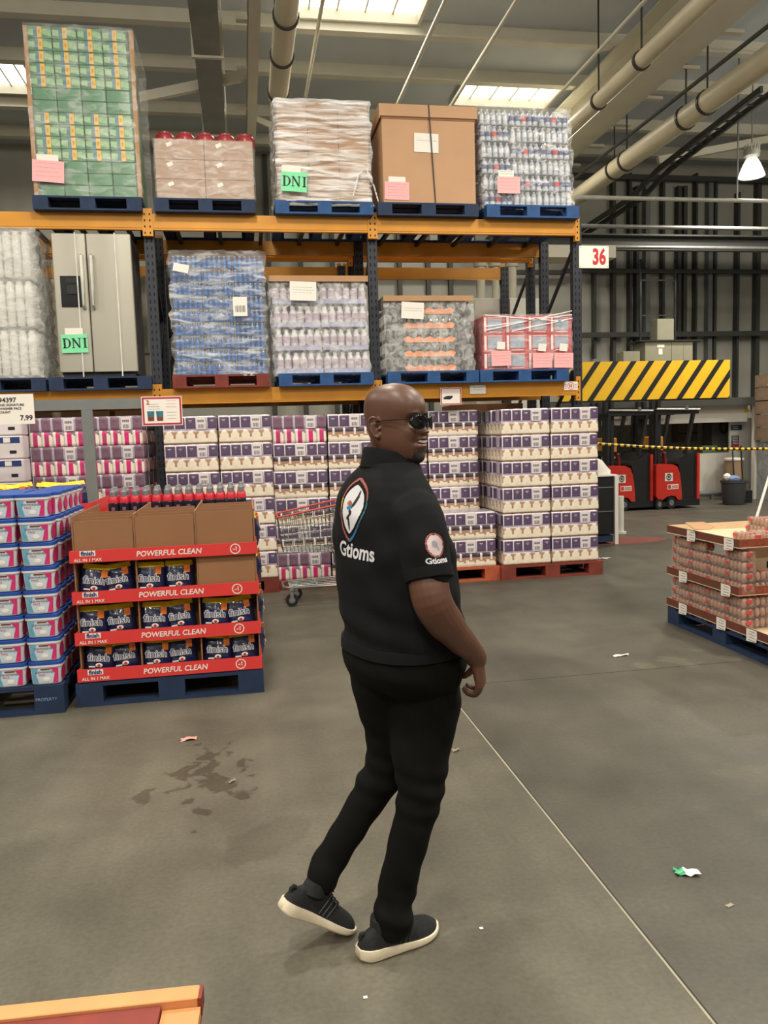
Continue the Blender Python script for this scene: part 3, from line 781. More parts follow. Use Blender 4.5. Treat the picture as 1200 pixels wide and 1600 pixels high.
# --- lilac jars: four trays
LIL = mat('lilac_label', rgb(180, 160, 178), .3, 0, .12, 30); JAR = mat('pale_jar', rgb(205, 200, 205), .2, 0, .12, 20, coat=.3); LILT = mat('lilac_tray', rgb(160, 160, 190), .4)
def jar_tray(nx, w_, d_, h_):
    t = thing('jar_tray', 'jar tray', 'jar tray'); s = w_ / nx; R = s / 2 * .95; b = MB(); l = MB()
    for i in range(nx):
        for k in range(2):
            x, y = -w_ / 2 + s * (i + .5), s * (k + .5)
            b.lathe([(R * .85, .002), (R, .02), (R, h_ * .62), (R * .9, h_ * .72), (R * .62, h_ * .78), (R * .66, h_ * .94), (R * .5, h_ * .96)], x, y, 0, 10)
            l.lathe([(R * 1.02, h_ * .34), (R * 1.02, h_ * .62)], x, y, 0, 10)
    b.build('jars', JAR, t, smooth=True); l.build('labels', LIL, t, smooth=True)
    b = MB(); b.box(-w_ / 2, w_ / 2, -.004, 0, .001, h_ * .22); b.box(-w_ / 2, w_ / 2, 0, d_, -.0, .002); b.build('tray', LILT, t); return t
jx0, jx1 = xr(430, 520), xr(578, 520); jz1 = zr(495, 437); n = 4; jh = (jz1 - ZLP) / n; jw = (jx1 - jx0) / 2
PJ = Proto(jar_tray(6, jw - .01, .3, jh - .01))
for r in range(n):
    for c in range(2):
        PJ.put((jx0 + jw * (c + .5) - .028 * (r / n), YF + .06, ZLP + r * jh), 0, 'tray of lilac labelled jars, %s row %s' % (rowname(r, n), colname(c, 2)), 'lilac jar trays')
    PJ.put((jx0 + jw * .5 - .028 * (r / n), YF + .38, ZLP + r * jh), 0, 'tray of lilac labelled jars on left side, %s row' % rowname(r, n), 'lilac jar trays')
b = MB(); b.box(jx0 - .04, jx1 - .01, YF + .02, YF + 1.0, 0, .01); b.box(jx0 - .045, jx1 - .005, YF + .01, YF + .02, -.05, .01); b.box(jx0 - .05, jx0 - .04, YF + .01, YF + 1.0, -.05, .01)
tag(b.build('cardboard_sheet', CARD, None, (0, 0, jz1 + .03)), 'folded cardboard sheet capping the lilac jar load', 'cardboard sheet')
fw = film(jx0 - .03, jx1 + .008, YF + .03, YF + .75, ZLP - .03, jz1 + .018, 'glossy film around the lilac jar load', wrap_mat('film_jars', (1, 1, 1), .3, (9, 9, 8), .1, .5), .01, 9, top=False, tilt=-.03)
c = card(fw, xr(473, 449) - fw.location.x, YF - .01 - fw.location.y, zr(473, 451) - ZLP, .27, .19, PAPER, .03, label='white paper sheet'); scribble(c, .27, .1, 3, GREYINK, 9)

# --- black trays with orange labels
TRB = mat('black_tray_card', rgb(52, 52, 54), .35, 0, .1); ORL = mat('orange_print', rgb(236, 150, 92), .4, 0, .1, 12); SMK = mat('smoky_bottle', rgb(84, 84, 80), .12, 0, .35, 25, coat=.4)
def drink_tray(w_, d_, h_):
    t = thing('drinks_tray', 'drinks tray', 'drinks tray'); nx = 14; s = w_ / nx; R = s / 2 * .95; b = MB()
    for i in range(nx):
        x = -w_ / 2 + s * (i + .5)
        b.lathe([(R, .002), (R, h_ * .5), (R * .6, h_ * .7), (R * .45, h_ * .95)], x, s * .5 + .008, 0, 8)
    b.build('bottles', SMK, t, smooth=True)
    b = MB(); b.box(-w_ / 2, w_ / 2, -.004, 0.003, .001, h_ * .35); b.box(-w_ / 2, -w_ / 2 + .004, 0.003, d_, .001, h_ * .35); b.box(w_ / 2 - .004, w_ / 2, .003, d_, .001, h_ * .35); b.build('tray', TRB, t)
    b = MB(); pts = [(-w_ * .27, h_ * .04), (w_ * .27, h_ * .04)]
    for k in range(11):
        x = w_ * (.3 - .06 * k); pts.append((x, h_ * (.5 if k % 2 else .34)))
    b.poly(pts, -.006, 0, .0015); b.build('orange_label', ORL, t)
    return t
tx0, tx1 = xr(603, 530), xr(742, 530); tz1 = zr(670, 468); n = 5; th_ = (tz1 - ZLP) / n
PD = Proto(drink_tray(tx1 - tx0 - .01, .5, th_ - .008))
for r in range(n):
    PD.put(((tx0 + tx1) / 2 - .012 * r / n, YF + .06, ZLP + r * th_), 0, 'black drinks tray with orange label, %s of five' % rowname(r, n), 'black and orange drinks trays')
b = MB(); b.box(0, tx1 - tx0 + .0, 0, .95, 0, .012); b.box(-.004, tx1 - tx0 + .004, -.01, 0, -.045, .012)
tag(b.build('cardboard_sheet', CARD, None, (tx0 - .012, YF + .03, tz1 + .03)), 'folded cardboard sheet capping the black and orange trays', 'cardboard sheet')
fw = film(tx0 - .015, tx1 + .012, YF + .035, YF + 1.0, ZLP - .03, tz1 + .018, 'glossy film around the black and orange trays', MATS['film_jars'], .008, 11, top=False)
c = card(fw, xr(644, 480) - fw.location.x, YF + .0 - fw.location.y, zr(644, 481) - ZLP, .24, .17, PAPER, .06, label='white paper sheet'); scribble(c, .24, .06, 2, GREYINK, 19)

# --- red cartons
RBX = mat('red_carton', rgb(196, 48, 56), .5, 0, .08); PIC = mat('grey_blue_print', rgb(160, 170, 186), .5, 0, .2, 20)
rx0, rx1 = xr(757, 530), xr(896, 530); rz1 = zr(830, 492); n = 3; rh = (rz1 - ZLP) / n; rw = (rx1 - rx0) / 4
def red_carton(w_, d_, h_):
    t = thing('red_carton', 'red carton', 'carton'); b = MB(); b.rbox(-w_ / 2 + .002, w_ / 2 - .002, 0, d_, .001, h_ - .003, .004); b.build('body', RBX, t)
    b = MB(); b.box(-w_ * .3, w_ * .34, -.0015, 0, h_ * .2, h_ * .82); b.build('picture', PIC, t)
    b = MB(); b.box(-w_ * .46, -w_ * .36, -.0015, 0, h_ * .1, h_ * .9); b.box(-w_ * .3, w_ * .34, -.0015, 0, h_ * .86, h_ * .9); b.box(-w_ * .25, w_ * .3, -.0015, 0, h_ * .08, h_ * .12); b.build('white_print', PAPER, t); return t
PR = Proto(red_carton(rw, .3, rh))
for r in range(n):
    for c in range(4):
        PR.put((rx0 + rw * (c + .5), YF + .06, ZLP + r * rh), 0, 'red carton, %s row %s of the red load' % (rowname(r, n), colname(c, 4)), 'red cartons')
    for k in (1, 2): PR.put((rx0 + rw * .5 - .012, YF + .06 + .31 * k, ZLP + r * rh), 0, 'red carton %s along left side, %s row' % (ORD[k], rowname(r, n)), 'red cartons')
fw = film(rx0 - .012, rx1 + .012, YF + .035, YF + .8, ZLP - .02, rz1 + .006, 'clear film with white tape lines around the red cartons', MATS['film_thin'], .005, 13)
b = MB()
for (a, c) in (((-.5, .5), (.5, .62)), ((-.5, .46), (.5, .66)), ((-.5, .62), (.4, .55)), ((-.2, .45), (.5, .58))):
    b.bar((a[0] * .98, -.395, a[1] - .02), (c[0] * .98, -.395, c[1] - .02), .003, .008)
b.build('film_strands', mat('white_strand', (1, 1, 1), .3), fw)
for i, (px, py, hh) in enumerate(((783, 560, .16), (847, 563, .16), (880, 563, .16))):
    c = card(fw, xr(px, py) - fw.location.x, YF + .012 - .004 * i - fw.location.y, zr(px, py) - ZLP + .02, .22, hh, PINK, .02 * (i - 1), label=('left', 'middle', 'right')[i] + ' pink handwritten card'); scribble(c, .22, hh, 4, seed=30 + i)
    card(fw, xr(px, py) - fw.location.x, YF + .014 - .004 * i - fw.location.y, zr(px, py - 20) - ZLP + .02, .09, .08, PAPER, .1, label='white slip above the %s pink card' % ('left', 'middle', 'right')[i])

# --- silver fridge
SIL = mat('brushed_silver', rgb(176, 172, 160), .38, .35, .03, 2); SILD = mat('handle_silver', rgb(200, 198, 188), .3, .6)
fx0, fx1 = xr(84, 470), xr(208, 470); fz1 = zr(146, 362)
t = thing('fridge', 'silver two door fridge freezer with water dispenser, strapped to pallet', 'fridge', ((fx0 + fx1) / 2, YF + .08, ZLP))
w_ = fx1 - fx0; h_ = fz1 - ZLP
b = MB(); b.box(-w_ / 2 + .01, w_ / 2 - .01, .07, .75, .03, h_); b.build('body', mat('fridge_side_grey', rgb(80, 80, 78), .5), t)
sp = -w_ / 2 + w_ * .43
d1 = MB(); d1.rbox(-w_ / 2, sp - .004, 0, .068, .05, h_ - .003, .012); d1 = d1.build('door', SIL, t, smooth=True)
d2 = MB(); d2.rbox(sp + .004, w_ / 2, 0, .068, .05, h_ - .003, .012); d2 = d2.build('door', SIL, t, smooth=True)
for d_, x in ((d1, sp - .045), (d2, sp + .045)):
    b = MB(); b.tube([(x, -.002, h_ * .85), (x, -.04, h_ * .84), (x, -.045, h_ * .6), (x, -.04, h_ * .5), (x, -.002, h_ * .48)], .018, 8); b.build('handle', SILD, d_, smooth=True)
a_ = (-w_ / 2 + w_ * .08, -w_ / 2 + w_ * .37)
b = MB(); b.box(a_[0], a_[1], -.006, 0, h_ * .49, h_ * .705); b.build('dispenser', mat('dispenser_black', rgb(24, 25, 28), .2), d1)
b = MB(); b.box(a_[0] + .05, a_[1] - .05, -.008, -.006, h_ * .66, h_ * .69); b.box(a_[0] + .06, a_[1] - .06, -.02, -.006, h_ * .58, h_ * .64); b.build('dispenser_panel', DARKM, d1)
b = MB(); b.box(-w_ / 2 + .03, w_ / 2 - .03, .03, .7, 0, .03); b.build('plinth', BLACK, t)
STRAP = mat('white_strap', rgb(215, 215, 210), .4)
b = MB()
for x in (-w_ * .2, w_ * .3): b.box(x - .006, x + .006, -.013 if x > 0 else -.013, -.011, 0, h_ + .002); b.box(x - .006, x + .006, -.013, .76, h_ + .002, h_ + .004)
b.build('strap', STRAP, t)
g = card(t, xr(115, 535) - t.location.x, -.018, zr(115, 536) - ZLP, .25, .18, GREENC, -.02, label='green card reading DNI'); dni(g, .096)
card(t, xr(114, 518) - t.location.x, -.016, zr(114, 518) - ZLP, .17, .08, PAPER, 0, label='blank white card')
# pale fridges standing behind on the next rack
CRM = mat('cream_enamel', rgb(214, 208, 190), .4, 0, .03)
for (a, c, y0, y1, lab, Y) in ((30, 82, 432, 592, 'cream fridge mostly hidden behind the silver fridge, left side', 9.7), (214, 236, 430, 592, 'narrow strip of cream fridge seen right of the silver fridge', 9.7)):
    X0, X1 = at(a, y1, Y=Y).x, at(c, y1, Y=Y).x; z1 = at(c, y0, Y=Y).z
    t = thing('cream_fridge', lab, 'fridge', ((X0 + X1) / 2, Y, ZL + .002)); W = X1 - X0
    b = MB(); b.box(-W / 2, W / 2, .05, .75, 0, z1 - ZL); b.build('body', CRM, t)
    b = MB(); b.box(-W / 2, W / 2, 0, .045, .02, (z1 - ZL) * .34); b.build('door', CRM, t)
    b = MB(); b.box(-W / 2, W / 2, 0, .045, (z1 - ZL) * .36, z1 - ZL - .01); b.build('door', CRM, t)
# --- white tube packs at the left edge
TUB = mat('white_tubes', rgb(226, 224, 216), .3, 0, .05, 8)
ux1 = xr(52, 470); n = 3; uz1 = zr(30, 358); uh = (uz1 - ZLP) / n; s = .085
def tube_pack(h_):
    t = thing('cup_pack', 'white cup pack', 'cup pack'); b = MB()
    for i in range(5):
        for k in range(6):
            if k and i != 4: continue
            b.lathe([(s * .38, .03), (s * .46, .06), (s * .48, h_ * .5), (s * .48, h_ * .9), (s * .34, h_ * .93), (s * .34, h_ - .01)], -s * 2 + i * s, s * (k + .5), 0, 10)
    b.build('cups', TUB, t, smooth=True)
    b = MB(); b.rbox(-s * 2.55, s * 2.55, -.01, s * 6.1, .01, h_ - .006, .02); b.build('film', MATS['film_thin'], t); return t
PC = Proto(tube_pack(uh))
for r in range(n):
    for c in range(2):
        PC.put((ux1 - s * 2.6 - c * s * 5.2, YF + .05, ZLP + r * uh), 0, 'pack of white stacked cups, %s row %s at left edge' % (rowname(r, n), 'right' if c == 0 else 'left'), 'white cup packs')
film(ux1 - .95, ux1 + .06, YF + .02, YF + .64, ZLP - .02, uz1 + .01, 'dusty film around the white cup packs at left edge', wrap_mat('film_cups', (.8, .8, .78), .5, (5, 5, 10), .1, .55), .02, 17)

# --- number sign, small shelf signs
SGN = mat('sign_white', rgb(244, 242, 228), .4, 0, .01)
a = at(905, 384, Y=YB + .046); c = at(951, 419, Y=YB + .046)
t = thing('aisle_sign', 'white aisle sign reading 36 in red on the rack end', 'sign', ((a.x + c.x) / 2, YB + .046, (a.z + c.z) / 2)); W, Hh = c.x - a.x, a.z - c.z
b = MB(); b.box(-W / 2, W / 2, 0, .012, -Hh / 2, Hh / 2); b.build('board', SGN, t)
text('36', .235, REDINK, t, (.06, -.002, -.005), bold=.008, sx=.68, name='number')
b = MB()
for sx in (-1, 1):
    for sz in (-1, 1): b.cyl((sx * (W / 2 - .015), -.002, sz * (Hh / 2 - .015)), (sx * (W / 2 - .015), 0, sz * (Hh / 2 - .015)), .005, n=8)
b.build('screw', GREYINK, t)
# inspection plate on the beam end, red circle
a = at(892, 603, Y=YB - .01); t = thing('inspection_label', 'white label with red round mark on the right beam end', 'label', (a.x, YB - .01, a.z))
b = MB(); b.box(-.08, .08, 0, .003, -.045, .045); b.build('plate', PAPER, t)
b = MB(); n = 20
for r0, r1 in ((.034, .040),):
    for k in range(n):
        a0, a1 = 2 * pi * k / n, 2 * pi * (k + 1) / n
        b.poly([(r0 * cos(a0), r0 * sin(a0)), (r1 * cos(a0), r1 * sin(a0)), (r1 * cos(a1), r1 * sin(a1)), (r0 * cos(a1), r0 * sin(a1))], -.001)
b.box(-.018, -.008, -.001, 0, -.02, .02); b.box(.004, .014, -.001, 0, -.02, .02); b.box(-.018, .014, -.001, 0, -.003, .003)
for sx in (-.07, .048):
    for z in (-.025, -.005, .015): b.box(sx, sx + .02, -.001, 0, z, z + .006)
b.build('print', REDINK, t)
def price_sign(x0, y0, x1, y1, Y, label, border=REDINK, name='price_sign'):
    a = at(x0, y0, Y=Y); c = at(x1, y1, Y=Y); W, Hh = c.x - a.x, a.z - c.z
    t = thing(name, label, 'sign', ((a.x + c.x) / 2, Y, (a.z + c.z) / 2))
    b = MB(); b.box(-W / 2, W / 2, 0, .004, -Hh / 2, Hh / 2); b.build('card', PAPER, t)
    if border:
        e = W * .045; b = MB()
        for q in ((-W / 2 + e * .4, W / 2 - e * .4, Hh / 2 - e * 1.4, Hh / 2 - e * .4), (-W / 2 + e * .4, W / 2 - e * .4, -Hh / 2 + e * .4, -Hh / 2 + e * 1.4), (-W / 2 + e * .4, -W / 2 + e * 1.4, -Hh / 2 + e * 1.4, Hh / 2 - e * 1.4), (W / 2 - e * 1.4, W / 2 - e * .4, -Hh / 2 + e * 1.4, Hh / 2 - e * 1.4)):
            b.box(q[0], q[1], -.001, 0, q[2], q[3])
        b.build('border', border, t)
    return t, W, Hh
t, W, Hh = price_sign(688, 606, 721, 632, YB - .025, 'small red bordered offer sign on the beam right of the mans head')
b = MB(); b.poly([(-W * .36, -.03), (-W * .05, -.035), (W * .08, -.015), (W * .08, .005), (-W * .2, .004), (-W * .36, -.012)], -.0012); b.build('product_picture', INK, t)
scribble(t, W * .8, Hh * .35, 2, PINKINK, 4).location.z = Hh * .22
t, W, Hh = price_sign(734, 602, 759, 615, YB - .012, 'small white price slip on the beam below the red cartons', None); scribble(t, W * .8, Hh * .6, 2, GREYINK, 5)
# ================================================================ TISSUE STACKS UNDER THE RACK
PUR = mat('purple_print', rgb(92, 74, 104), .38, 0, .12, 14, coat=.25); MAU = mat('mauve_print', rgb(124, 94, 112), .38, 0, .12, 14, coat=.25)
CRE = mat('cream_print', rgb(238, 226, 206), .4, 0, .04, 14, coat=.2); TAN = mat('tan_print', rgb(176, 138, 112), .4, 0, .1, 20); WHP = mat('white_film_print', rgb(226, 216, 220), .35, 0, .05, 10, coat=.3)
DPU = mat('dark_purple_print', rgb(62, 48, 66), .4, 0, .1); MAG = mat('magenta_print', rgb(212, 44, 118), .4, 0, .06); LAV = mat('lavender_edge_film', rgb(186, 176, 196), .3, 0, .1, 30, coat=.4)
TMATS = [PUR, MAU, CRE, TAN, WHP, DPU, MAG, LAV]
def tissue_pack(kind, nx=5, ny=3):
    """wrapped pack of rolls two high: upper rolls dark, lower rolls light, unit box 1 x .65 x 1 (scaled on use)"""
    t = thing('tissue_pack', 'tissue pack', 'tissue pack'); b = MB(); S = 10; NV = 20
    W, D = .57, .36; Hh = .27
    per = []
    for k in range(nx * S): per.append((-W / 2 + W * k / (nx * S), 0, 0, k / S % 1, k // S))
    for k in range(ny * S): per.append((W / 2, D * k / (ny * S), 1, k / S % 1, 10 + k // S))
    for k in range(nx * S): per.append((W / 2 - W * k / (nx * S), D, 2, k / S % 1, 20))
    for k in range(ny * S): per.append((-W / 2, D - D * k / (ny * S), 3, k / S % 1, 30 + k // S))
    nrm = ((0, -1), (1, 0), (0, 1), (-1, 0)); n = len(per)
    for i in range(NV + 1):
        v = i / NV; vv = v * 2 % 1 if v < 1 else 1.0
        pinch = min(vv, 1 - vv) ; pin = .010 * (1 - min(1, pinch * 7)) ** 2
        for (x, y, sd, u, c) in per:
            bul = .0085 * (1 - abs(2 * u - 1) ** 2.5) - .009 - pin
            b.v.append((x * (1 - .012) + nrm[sd][0] * bul, y + nrm[sd][1] * bul, .002 + v * (Hh - .004)))
    for i in range(NV):
        v = (i + .5) / NV; up = v > .5; h = (v * 2) % 1
        for k in range(n):
            sd, u, c = per[k][2], per[k][3] + .5 / S, per[k][4]
            if kind == 'A':
                if up: m = 4 if (u < .08 or h < .1 or h > .92) else 0
                else:
                    e = (abs(u - .5) / .46) ** 2.3 + (max(0, h - .22) / .68) ** 2
                    m = 2 if e < 1 and h > .05 else (4 if h < .05 else 3)
                    if .30 < h < .34 and .3 < u < .7: m = 3
                    if h > .94: m = 7
            elif kind == 'B':
                if up: m = 4 if (u < .08 or h < .08 or h > .92) else 0
                else:
                    m = 2
                    if h > .62: m = 5
                    if h > .58 and .38 < u < .62: m = 4
                    if h < .66 and h > .5 - .18 * u and not (.38 < u < .62 and h > .5): m = 3
                    if h > .95: m = 7
            else:
                if up: m = 1 if .08 < u < .92 else 7
                else:
                    m = 2
                    if .28 < u < .74 and h > .04: m = 6
                    if h > 1.28 - .62 * u: m = 1
                    if h > .96 or u < .06: m = 7
            if kind != 'C' and sd in (1, 3) and up and (int(c) % 3 == 1): m = 7
            a = i * n + k; e_ = i * n + (k + 1) % n
            b.f.append([a, e_, e_ + n, a + n]); b.m.append(m)
    b.f.append(list(range(n))[::-1]); b.m.append(4); b.f.append([NV * n + k for k in range(n)]); b.m.append(7)
    b.build('wrapped_rolls', TMATS, t, smooth=True, ang=50)
    # barcode panel on the film and small printed name lines
    c = 3 if kind != 'B' else 2
    x = -W / 2 + W * (c + .5) / nx
    q = MB(); q.box(x - .05, x + .05, -.0025, -.0008, Hh * .52, Hh * .97); p = q.build('barcode_panel', WHP, t)
    q = MB(); rnd = random.Random(5)
    for k in range(16): q.box(x - .03 + k * .004, x - .03 + k * .004 + rnd.choice((.001, .0022)), -.0032, -.0026, Hh * .56, Hh * .7)
    for k in range(7): q.box(x - .036 + k * .010, x - .030 + k * .010, -.0032, -.0026, Hh * .78, Hh * .86)
    q.build('barcode', INK, p)
    q = MB()
    for k in range(nx):
        if k == c: continue
        xx = -W / 2 + W * (k + .5) / nx; q.box(xx - .018, xx + .018, -.0018, -.0008, Hh * .83, Hh * .85); q.box(xx - .012, xx + .012, -.0018, -.0008, Hh * .79, Hh * .80)
        if kind == 'C': q.box(xx + .0, xx + .012, -.0018, -.0008, Hh * .1, Hh * .36)
        if kind == 'A': q.box(xx - .014, xx + .014, -.0018, -.0008, Hh * .16, Hh * .175)
    q.build('name_print', WHP if kind != 'C' else MAU, t)
    return t
TP = {k: Proto(tissue_pack(k)) for k in 'ABC'}
KN = {'A': 'purple and cream', 'B': 'purple and tan', 'C': 'mauve and magenta'}
def tissues(kinds, x0, x1, y0, z0, z1, ncol, nrow, where, side=0, ndeep=1, depth=.37, pal=None, rows_from=0):
    W, Hh = (x1 - x0) / ncol, (z1 - z0) / nrow; rnd = random.Random(int(abs(x0) * 1000))
    for r in range(rows_from, nrow):
        for c in range(ncol):
            for d in range(ndeep):
                if d and not ((side < 0 and c == 0) or (side > 0 and c == ncol - 1)): continue
                k = kinds(r, c) if callable(kinds) else kinds
                lab = '%s tissue pack, %s row %s column%s, %s' % (KN[k], rowname(r, nrow), colname(c, ncol) if ncol > 1 else 'only', '' if d == 0 else ' ' + ORD[d] + ' deep', where)
                TP[k].put((x0 + W * (c + .5) + rnd.uniform(-.004, .004), y0 + d * depth + rnd.uniform(-.004, .004), z0 + r * Hh), 0, lab,
                          'tissue packs ' + where, (W / .575, depth / .37 * .98, Hh / .27))
def fx(px, py, Y): return at(px, py, Y=Y).x
# rightmost stack
Y5 = 8.07; a, c = fx(787, 890, Y5), fx(937, 885, Y5); zb5, zt5 = at(860, 880, Y=Y5).z, at(860, 637, Y=Y5).z
pallet('red', a - .03, c + .03, Y5 - .02, 0, 'brown red pallet under the tissue stack nearest the forklifts', h=zb5 - .003)
tissues('A', a, c, Y5, zb5, zt5, 2, 6, 'stack nearest the forklifts', -1, 3)
# stepped stack left of it
Y4 = 8.12; c4 = a - .05; a4 = c4 - 1.16; zb4 = at(740, 886, Y=Y4).z
zs = at(740, 800, Y=Y4).z; hh = (zs - zb4) / 2
pallet('orange', a4 - .02, c4 + .02, Y4 - .02, 0, 'orange red pallet under the stepped tissue stack', h=zb4 - .003)
tissues('B', a4, c4, Y4, zb4, zs, 2, 2, 'low front step right of man')
tissues('B', a4 - .06, c4 - .06, Y4 + .40, zb4, at(740, 640, Y=Y4 + .4).z, 2, 6, 'back of stepped stack right of man', 0, 1)
# stack behind the trolley
Y3 = 8.3; a3 = fx(430, 800, Y3); c3 = a3 + 1.15; zb3 = at(480, 905, Y=Y3).z; zt3 = at(480, 648, Y=Y3).z
pallet('red', a3 - .02, c3 + .02, Y3 - .02, 0, 'brown red pallet under the tissue stack behind the trolley', h=max(.1, zb3 - .003))
tissues(lambda r, c: 'C' if r in (0, 5) and c == 0 else 'B', a3, c3, Y3, zb3, zt3, 2, 6, 'stack behind the trolley')
# purple and cream stack above the bottles
Y2 = 8.22; a2, c2 = fx(256, 700, Y2), fx(427, 700, Y2) - .0; zt2 = at(340, 649, Y=Y2).z
pallet('red', a2 - .02, c2 + .0, Y2 - .02, 0, 'brown red pallet at the right foot of the stack behind the bottles')
tissues('A', a2, c2, Y2, .148, zt2, 2, 6, 'stack behind the red topped bottles')
# mauve and magenta stack at the left
Y1 = 8.2; a1, c1 = fx(46, 700, Y1), fx(232, 700, Y1) - .04; zt1 = at(130, 651, Y=Y1).z
pallet('red', a1 - .02, c1 + .02, Y1 - .02, 0, 'hidden red pallet below the mauve and magenta tissue stack')
tissues('C', a1, c1, Y1, .148, zt1, 2, 6, 'stack behind the grey post', 1, 3)
# white packs with blue bands at the far left
WBL = mat('blue_band_print', rgb(40, 62, 120), .4)
def towel_pack():
    t = thing('towel_pack', 'towel pack', 'towel pack'); b = MB(); b.rbox(-.27, .27, 0, .5, .001, .218, .03); b.build('body', WHP, t, smooth=True)
    b = MB(); b.box(-.245, .245, -.002, 0, .15, .205); b.build('blue_band', WBL, t)
    for x in (-.12, .1):
        b = MB(); b.box(x, x + .06, -.0035, -.0021, .155, .2); b.build('white_mark', PAPER, t)
    b = MB(); b.box(-.03, .03, -.002, 0, .05, .08); b.box(-.2, -.14, -.002, 0, .05, .08); b.box(.15, .21, -.002, 0, .05, .08); b.build('black_mark', INK, t); return t
PTW = Proto(towel_pack()); xe = fx(36, 700, 8.0)
pallet('dark', xe - 1.1, xe + .02, 7.98, 0, 'hidden blue pallet below the white towel packs')
for r in range(8):
    for c in range(2):
        PTW.put((xe - .27 - c * .55, 8.0, .148 + r * .221), 0, 'white towel pack with navy band, %s row %s column, left edge' % (rowname(r, 8), ('right', 'left')[c]), 'white towel packs')
# stock deeper under the rack; dark brown cartons added to darken the gaps
def bigbox(x0, x1, y0, y1, z0, z1, m, label, name='rear_carton', cat='carton'):
    t = thing(name, label, cat, ((x0 + x1) / 2, y0, z0)); w2 = (x1 - x0) / 2
    b = MB(); b.rbox(-w2, w2, 0, y1 - y0, 0, z1 - z0, .01); b.build('body', m, t)
    b = MB(); b.box(-.03, .03, -.002, 0, 0.01, z1 - z0 - .01); b.build('tape', mat('brown_tape', rgb(120, 90, 60), .3), t); return t
bigbox(-3.1, -2.2, 9.9, 10.7, 0, 2.0, CRM, 'tall cream carton standing behind the left tissue stacks, leftmost')
bigbox(-2.1, -.95, 9.9, 10.7, 0, 2.02, CRM, 'tall cream carton behind the grey sign stand')
bigbox(-.75, .5, 10.0, 10.8, 0, 1.5, CARDD, 'added dark brown carton keeping the gap behind the bottle tops dark')
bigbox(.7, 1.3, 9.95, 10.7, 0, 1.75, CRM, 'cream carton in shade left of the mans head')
bigbox(1.6, 2.5, 9.95, 10.7, 0, 1.5, CARDD, 'added dark brown carton keeping the gap behind the mans head dark')
bigbox(2.7, 3.6, 9.95, 10.7, 0, 1.95, CARDD, 'added dark brown carton keeping the gap behind the forklift end stack dark')
x0, x1 = fx(742, 520, 10.9), fx(846, 520, 10.9); zq = at(800, 466, Y=10.9).z
t = bigbox(x0, x1, 10.9, 11.6, 0, zq, WHITE, 'tall white carton with red strap seen above the red cartons')
b = MB(); b.box(.28, .31, -.004, -.001, 0.01, zq - .01); b.build('strap', REDINK, t)
for i, px in enumerate((751, 774, 800)):
    zt_ = at(600, 402, Y=13).z - .022; x = at(px, 440, Y=13).x
    t = thing('vent_pipe', '%s of three pale vertical vent pipes behind the upper rack gap' % ('left', 'middle', 'right')[i], 'pipe', (x, 13, 0))
    b = MB(); b.cyl((0, 0, 0), (0, 0, zt_), .075 if i != 1 else .06, n=16); b.build('pipe_run', STEELC, t, smooth=True)
    b = MB(); b.cyl((0, 0, zt_ - .12), (0, 0, zt_ - .06), .11, n=16); b.build('flange', STEELC, t, smooth=True)
zd = at(600, 402, Y=13).z
t = thing('air_duct', 'pale horizontal air duct seen through the gap under the upper beams', 'duct', (-2, 12.8, zd - .02)); b = MB(); b.box(0, 8.3, 0, .5, 0, .2); b.build('duct_run', STEELC, t)

# ================================================================ DISHWASHER TABLET DISPLAY
RED = mat('display_red', rgb(222, 58, 58), .5, 0, .03); NAVY = mat('bag_navy', rgb(28, 36, 78), .28, 0, .2, 16, .3, coat=.4)
YELB = mat('bag_yellow', rgb(236, 200, 40), .35, 0, .08, 20, coat=.3); ORB = mat('bag_orange', rgb(214, 112, 34), .4, 0, .25, 60); BROWN = mat('display_cardboard', rgb(150, 108, 76), .85, 0, .05, 3)
YD = 4.95; DX0, DX1 = -1.045, .04
pallet('dark', -1.077, .052, YD, 0, 'dark blue pallet under the red tablet display', d=1.05)
zL = [(at(106 + (y0 - 859) * .08, y0, Y=YD).z + at(402, yr, Y=YD).z) / 2 for y0, yr in ((859, 849), (878, 867), (924, 910), (944, 929), (988, 972), (1008, 991), (1044, 1028), (1063, 1048))]
BANDS = [(zL[7], zL[6]), (zL[5], zL[4]), (zL[3], zL[2]), (zL[1], zL[0])]
disp = thing('display_stand', 'red and brown cardboard display with three columns of dishwasher tablets', 'display stand', (0, YD, .148))
oz = .148
zbot = BANDS[0][0]
b = MB()
for x in (DX0, DX0 + .357, DX0 + .72, DX1 - .008): b.box(x, x + .008, .03, .95, 0, 1.165 - oz)
b.build('divider', BROWN, disp)
dv = MB(); dv.box(DX0 + .009, DX1 - .009, .2, .21, 0, BANDS[3][0] - oz - .01); dv.build('back_board', BROWN, disp)
bays = [(DX0 + .010, DX0 + .355), (DX0 + .367, DX0 + .718), (DX0 + .730, DX1 - .010)]
for i, (x0, x1) in enumerate(bays):
    for k in range(4):     # nested boards standing in the emptied top tier
        b = MB(); b.box(x0 + .012 * k, x1 - .002, .034 + k * .06, .040 + k * .06, BANDS[3][0] - oz + .002, 1.135 + .012 * k + .012 * i - oz); b.build('board', BROWN, disp)
b = MB(); b.box(bays[2][0], bays[2][1], .03, .036, BANDS[2][0] - oz + .002, BANDS[3][0] - oz - .002); b.build('board', BROWN, disp)
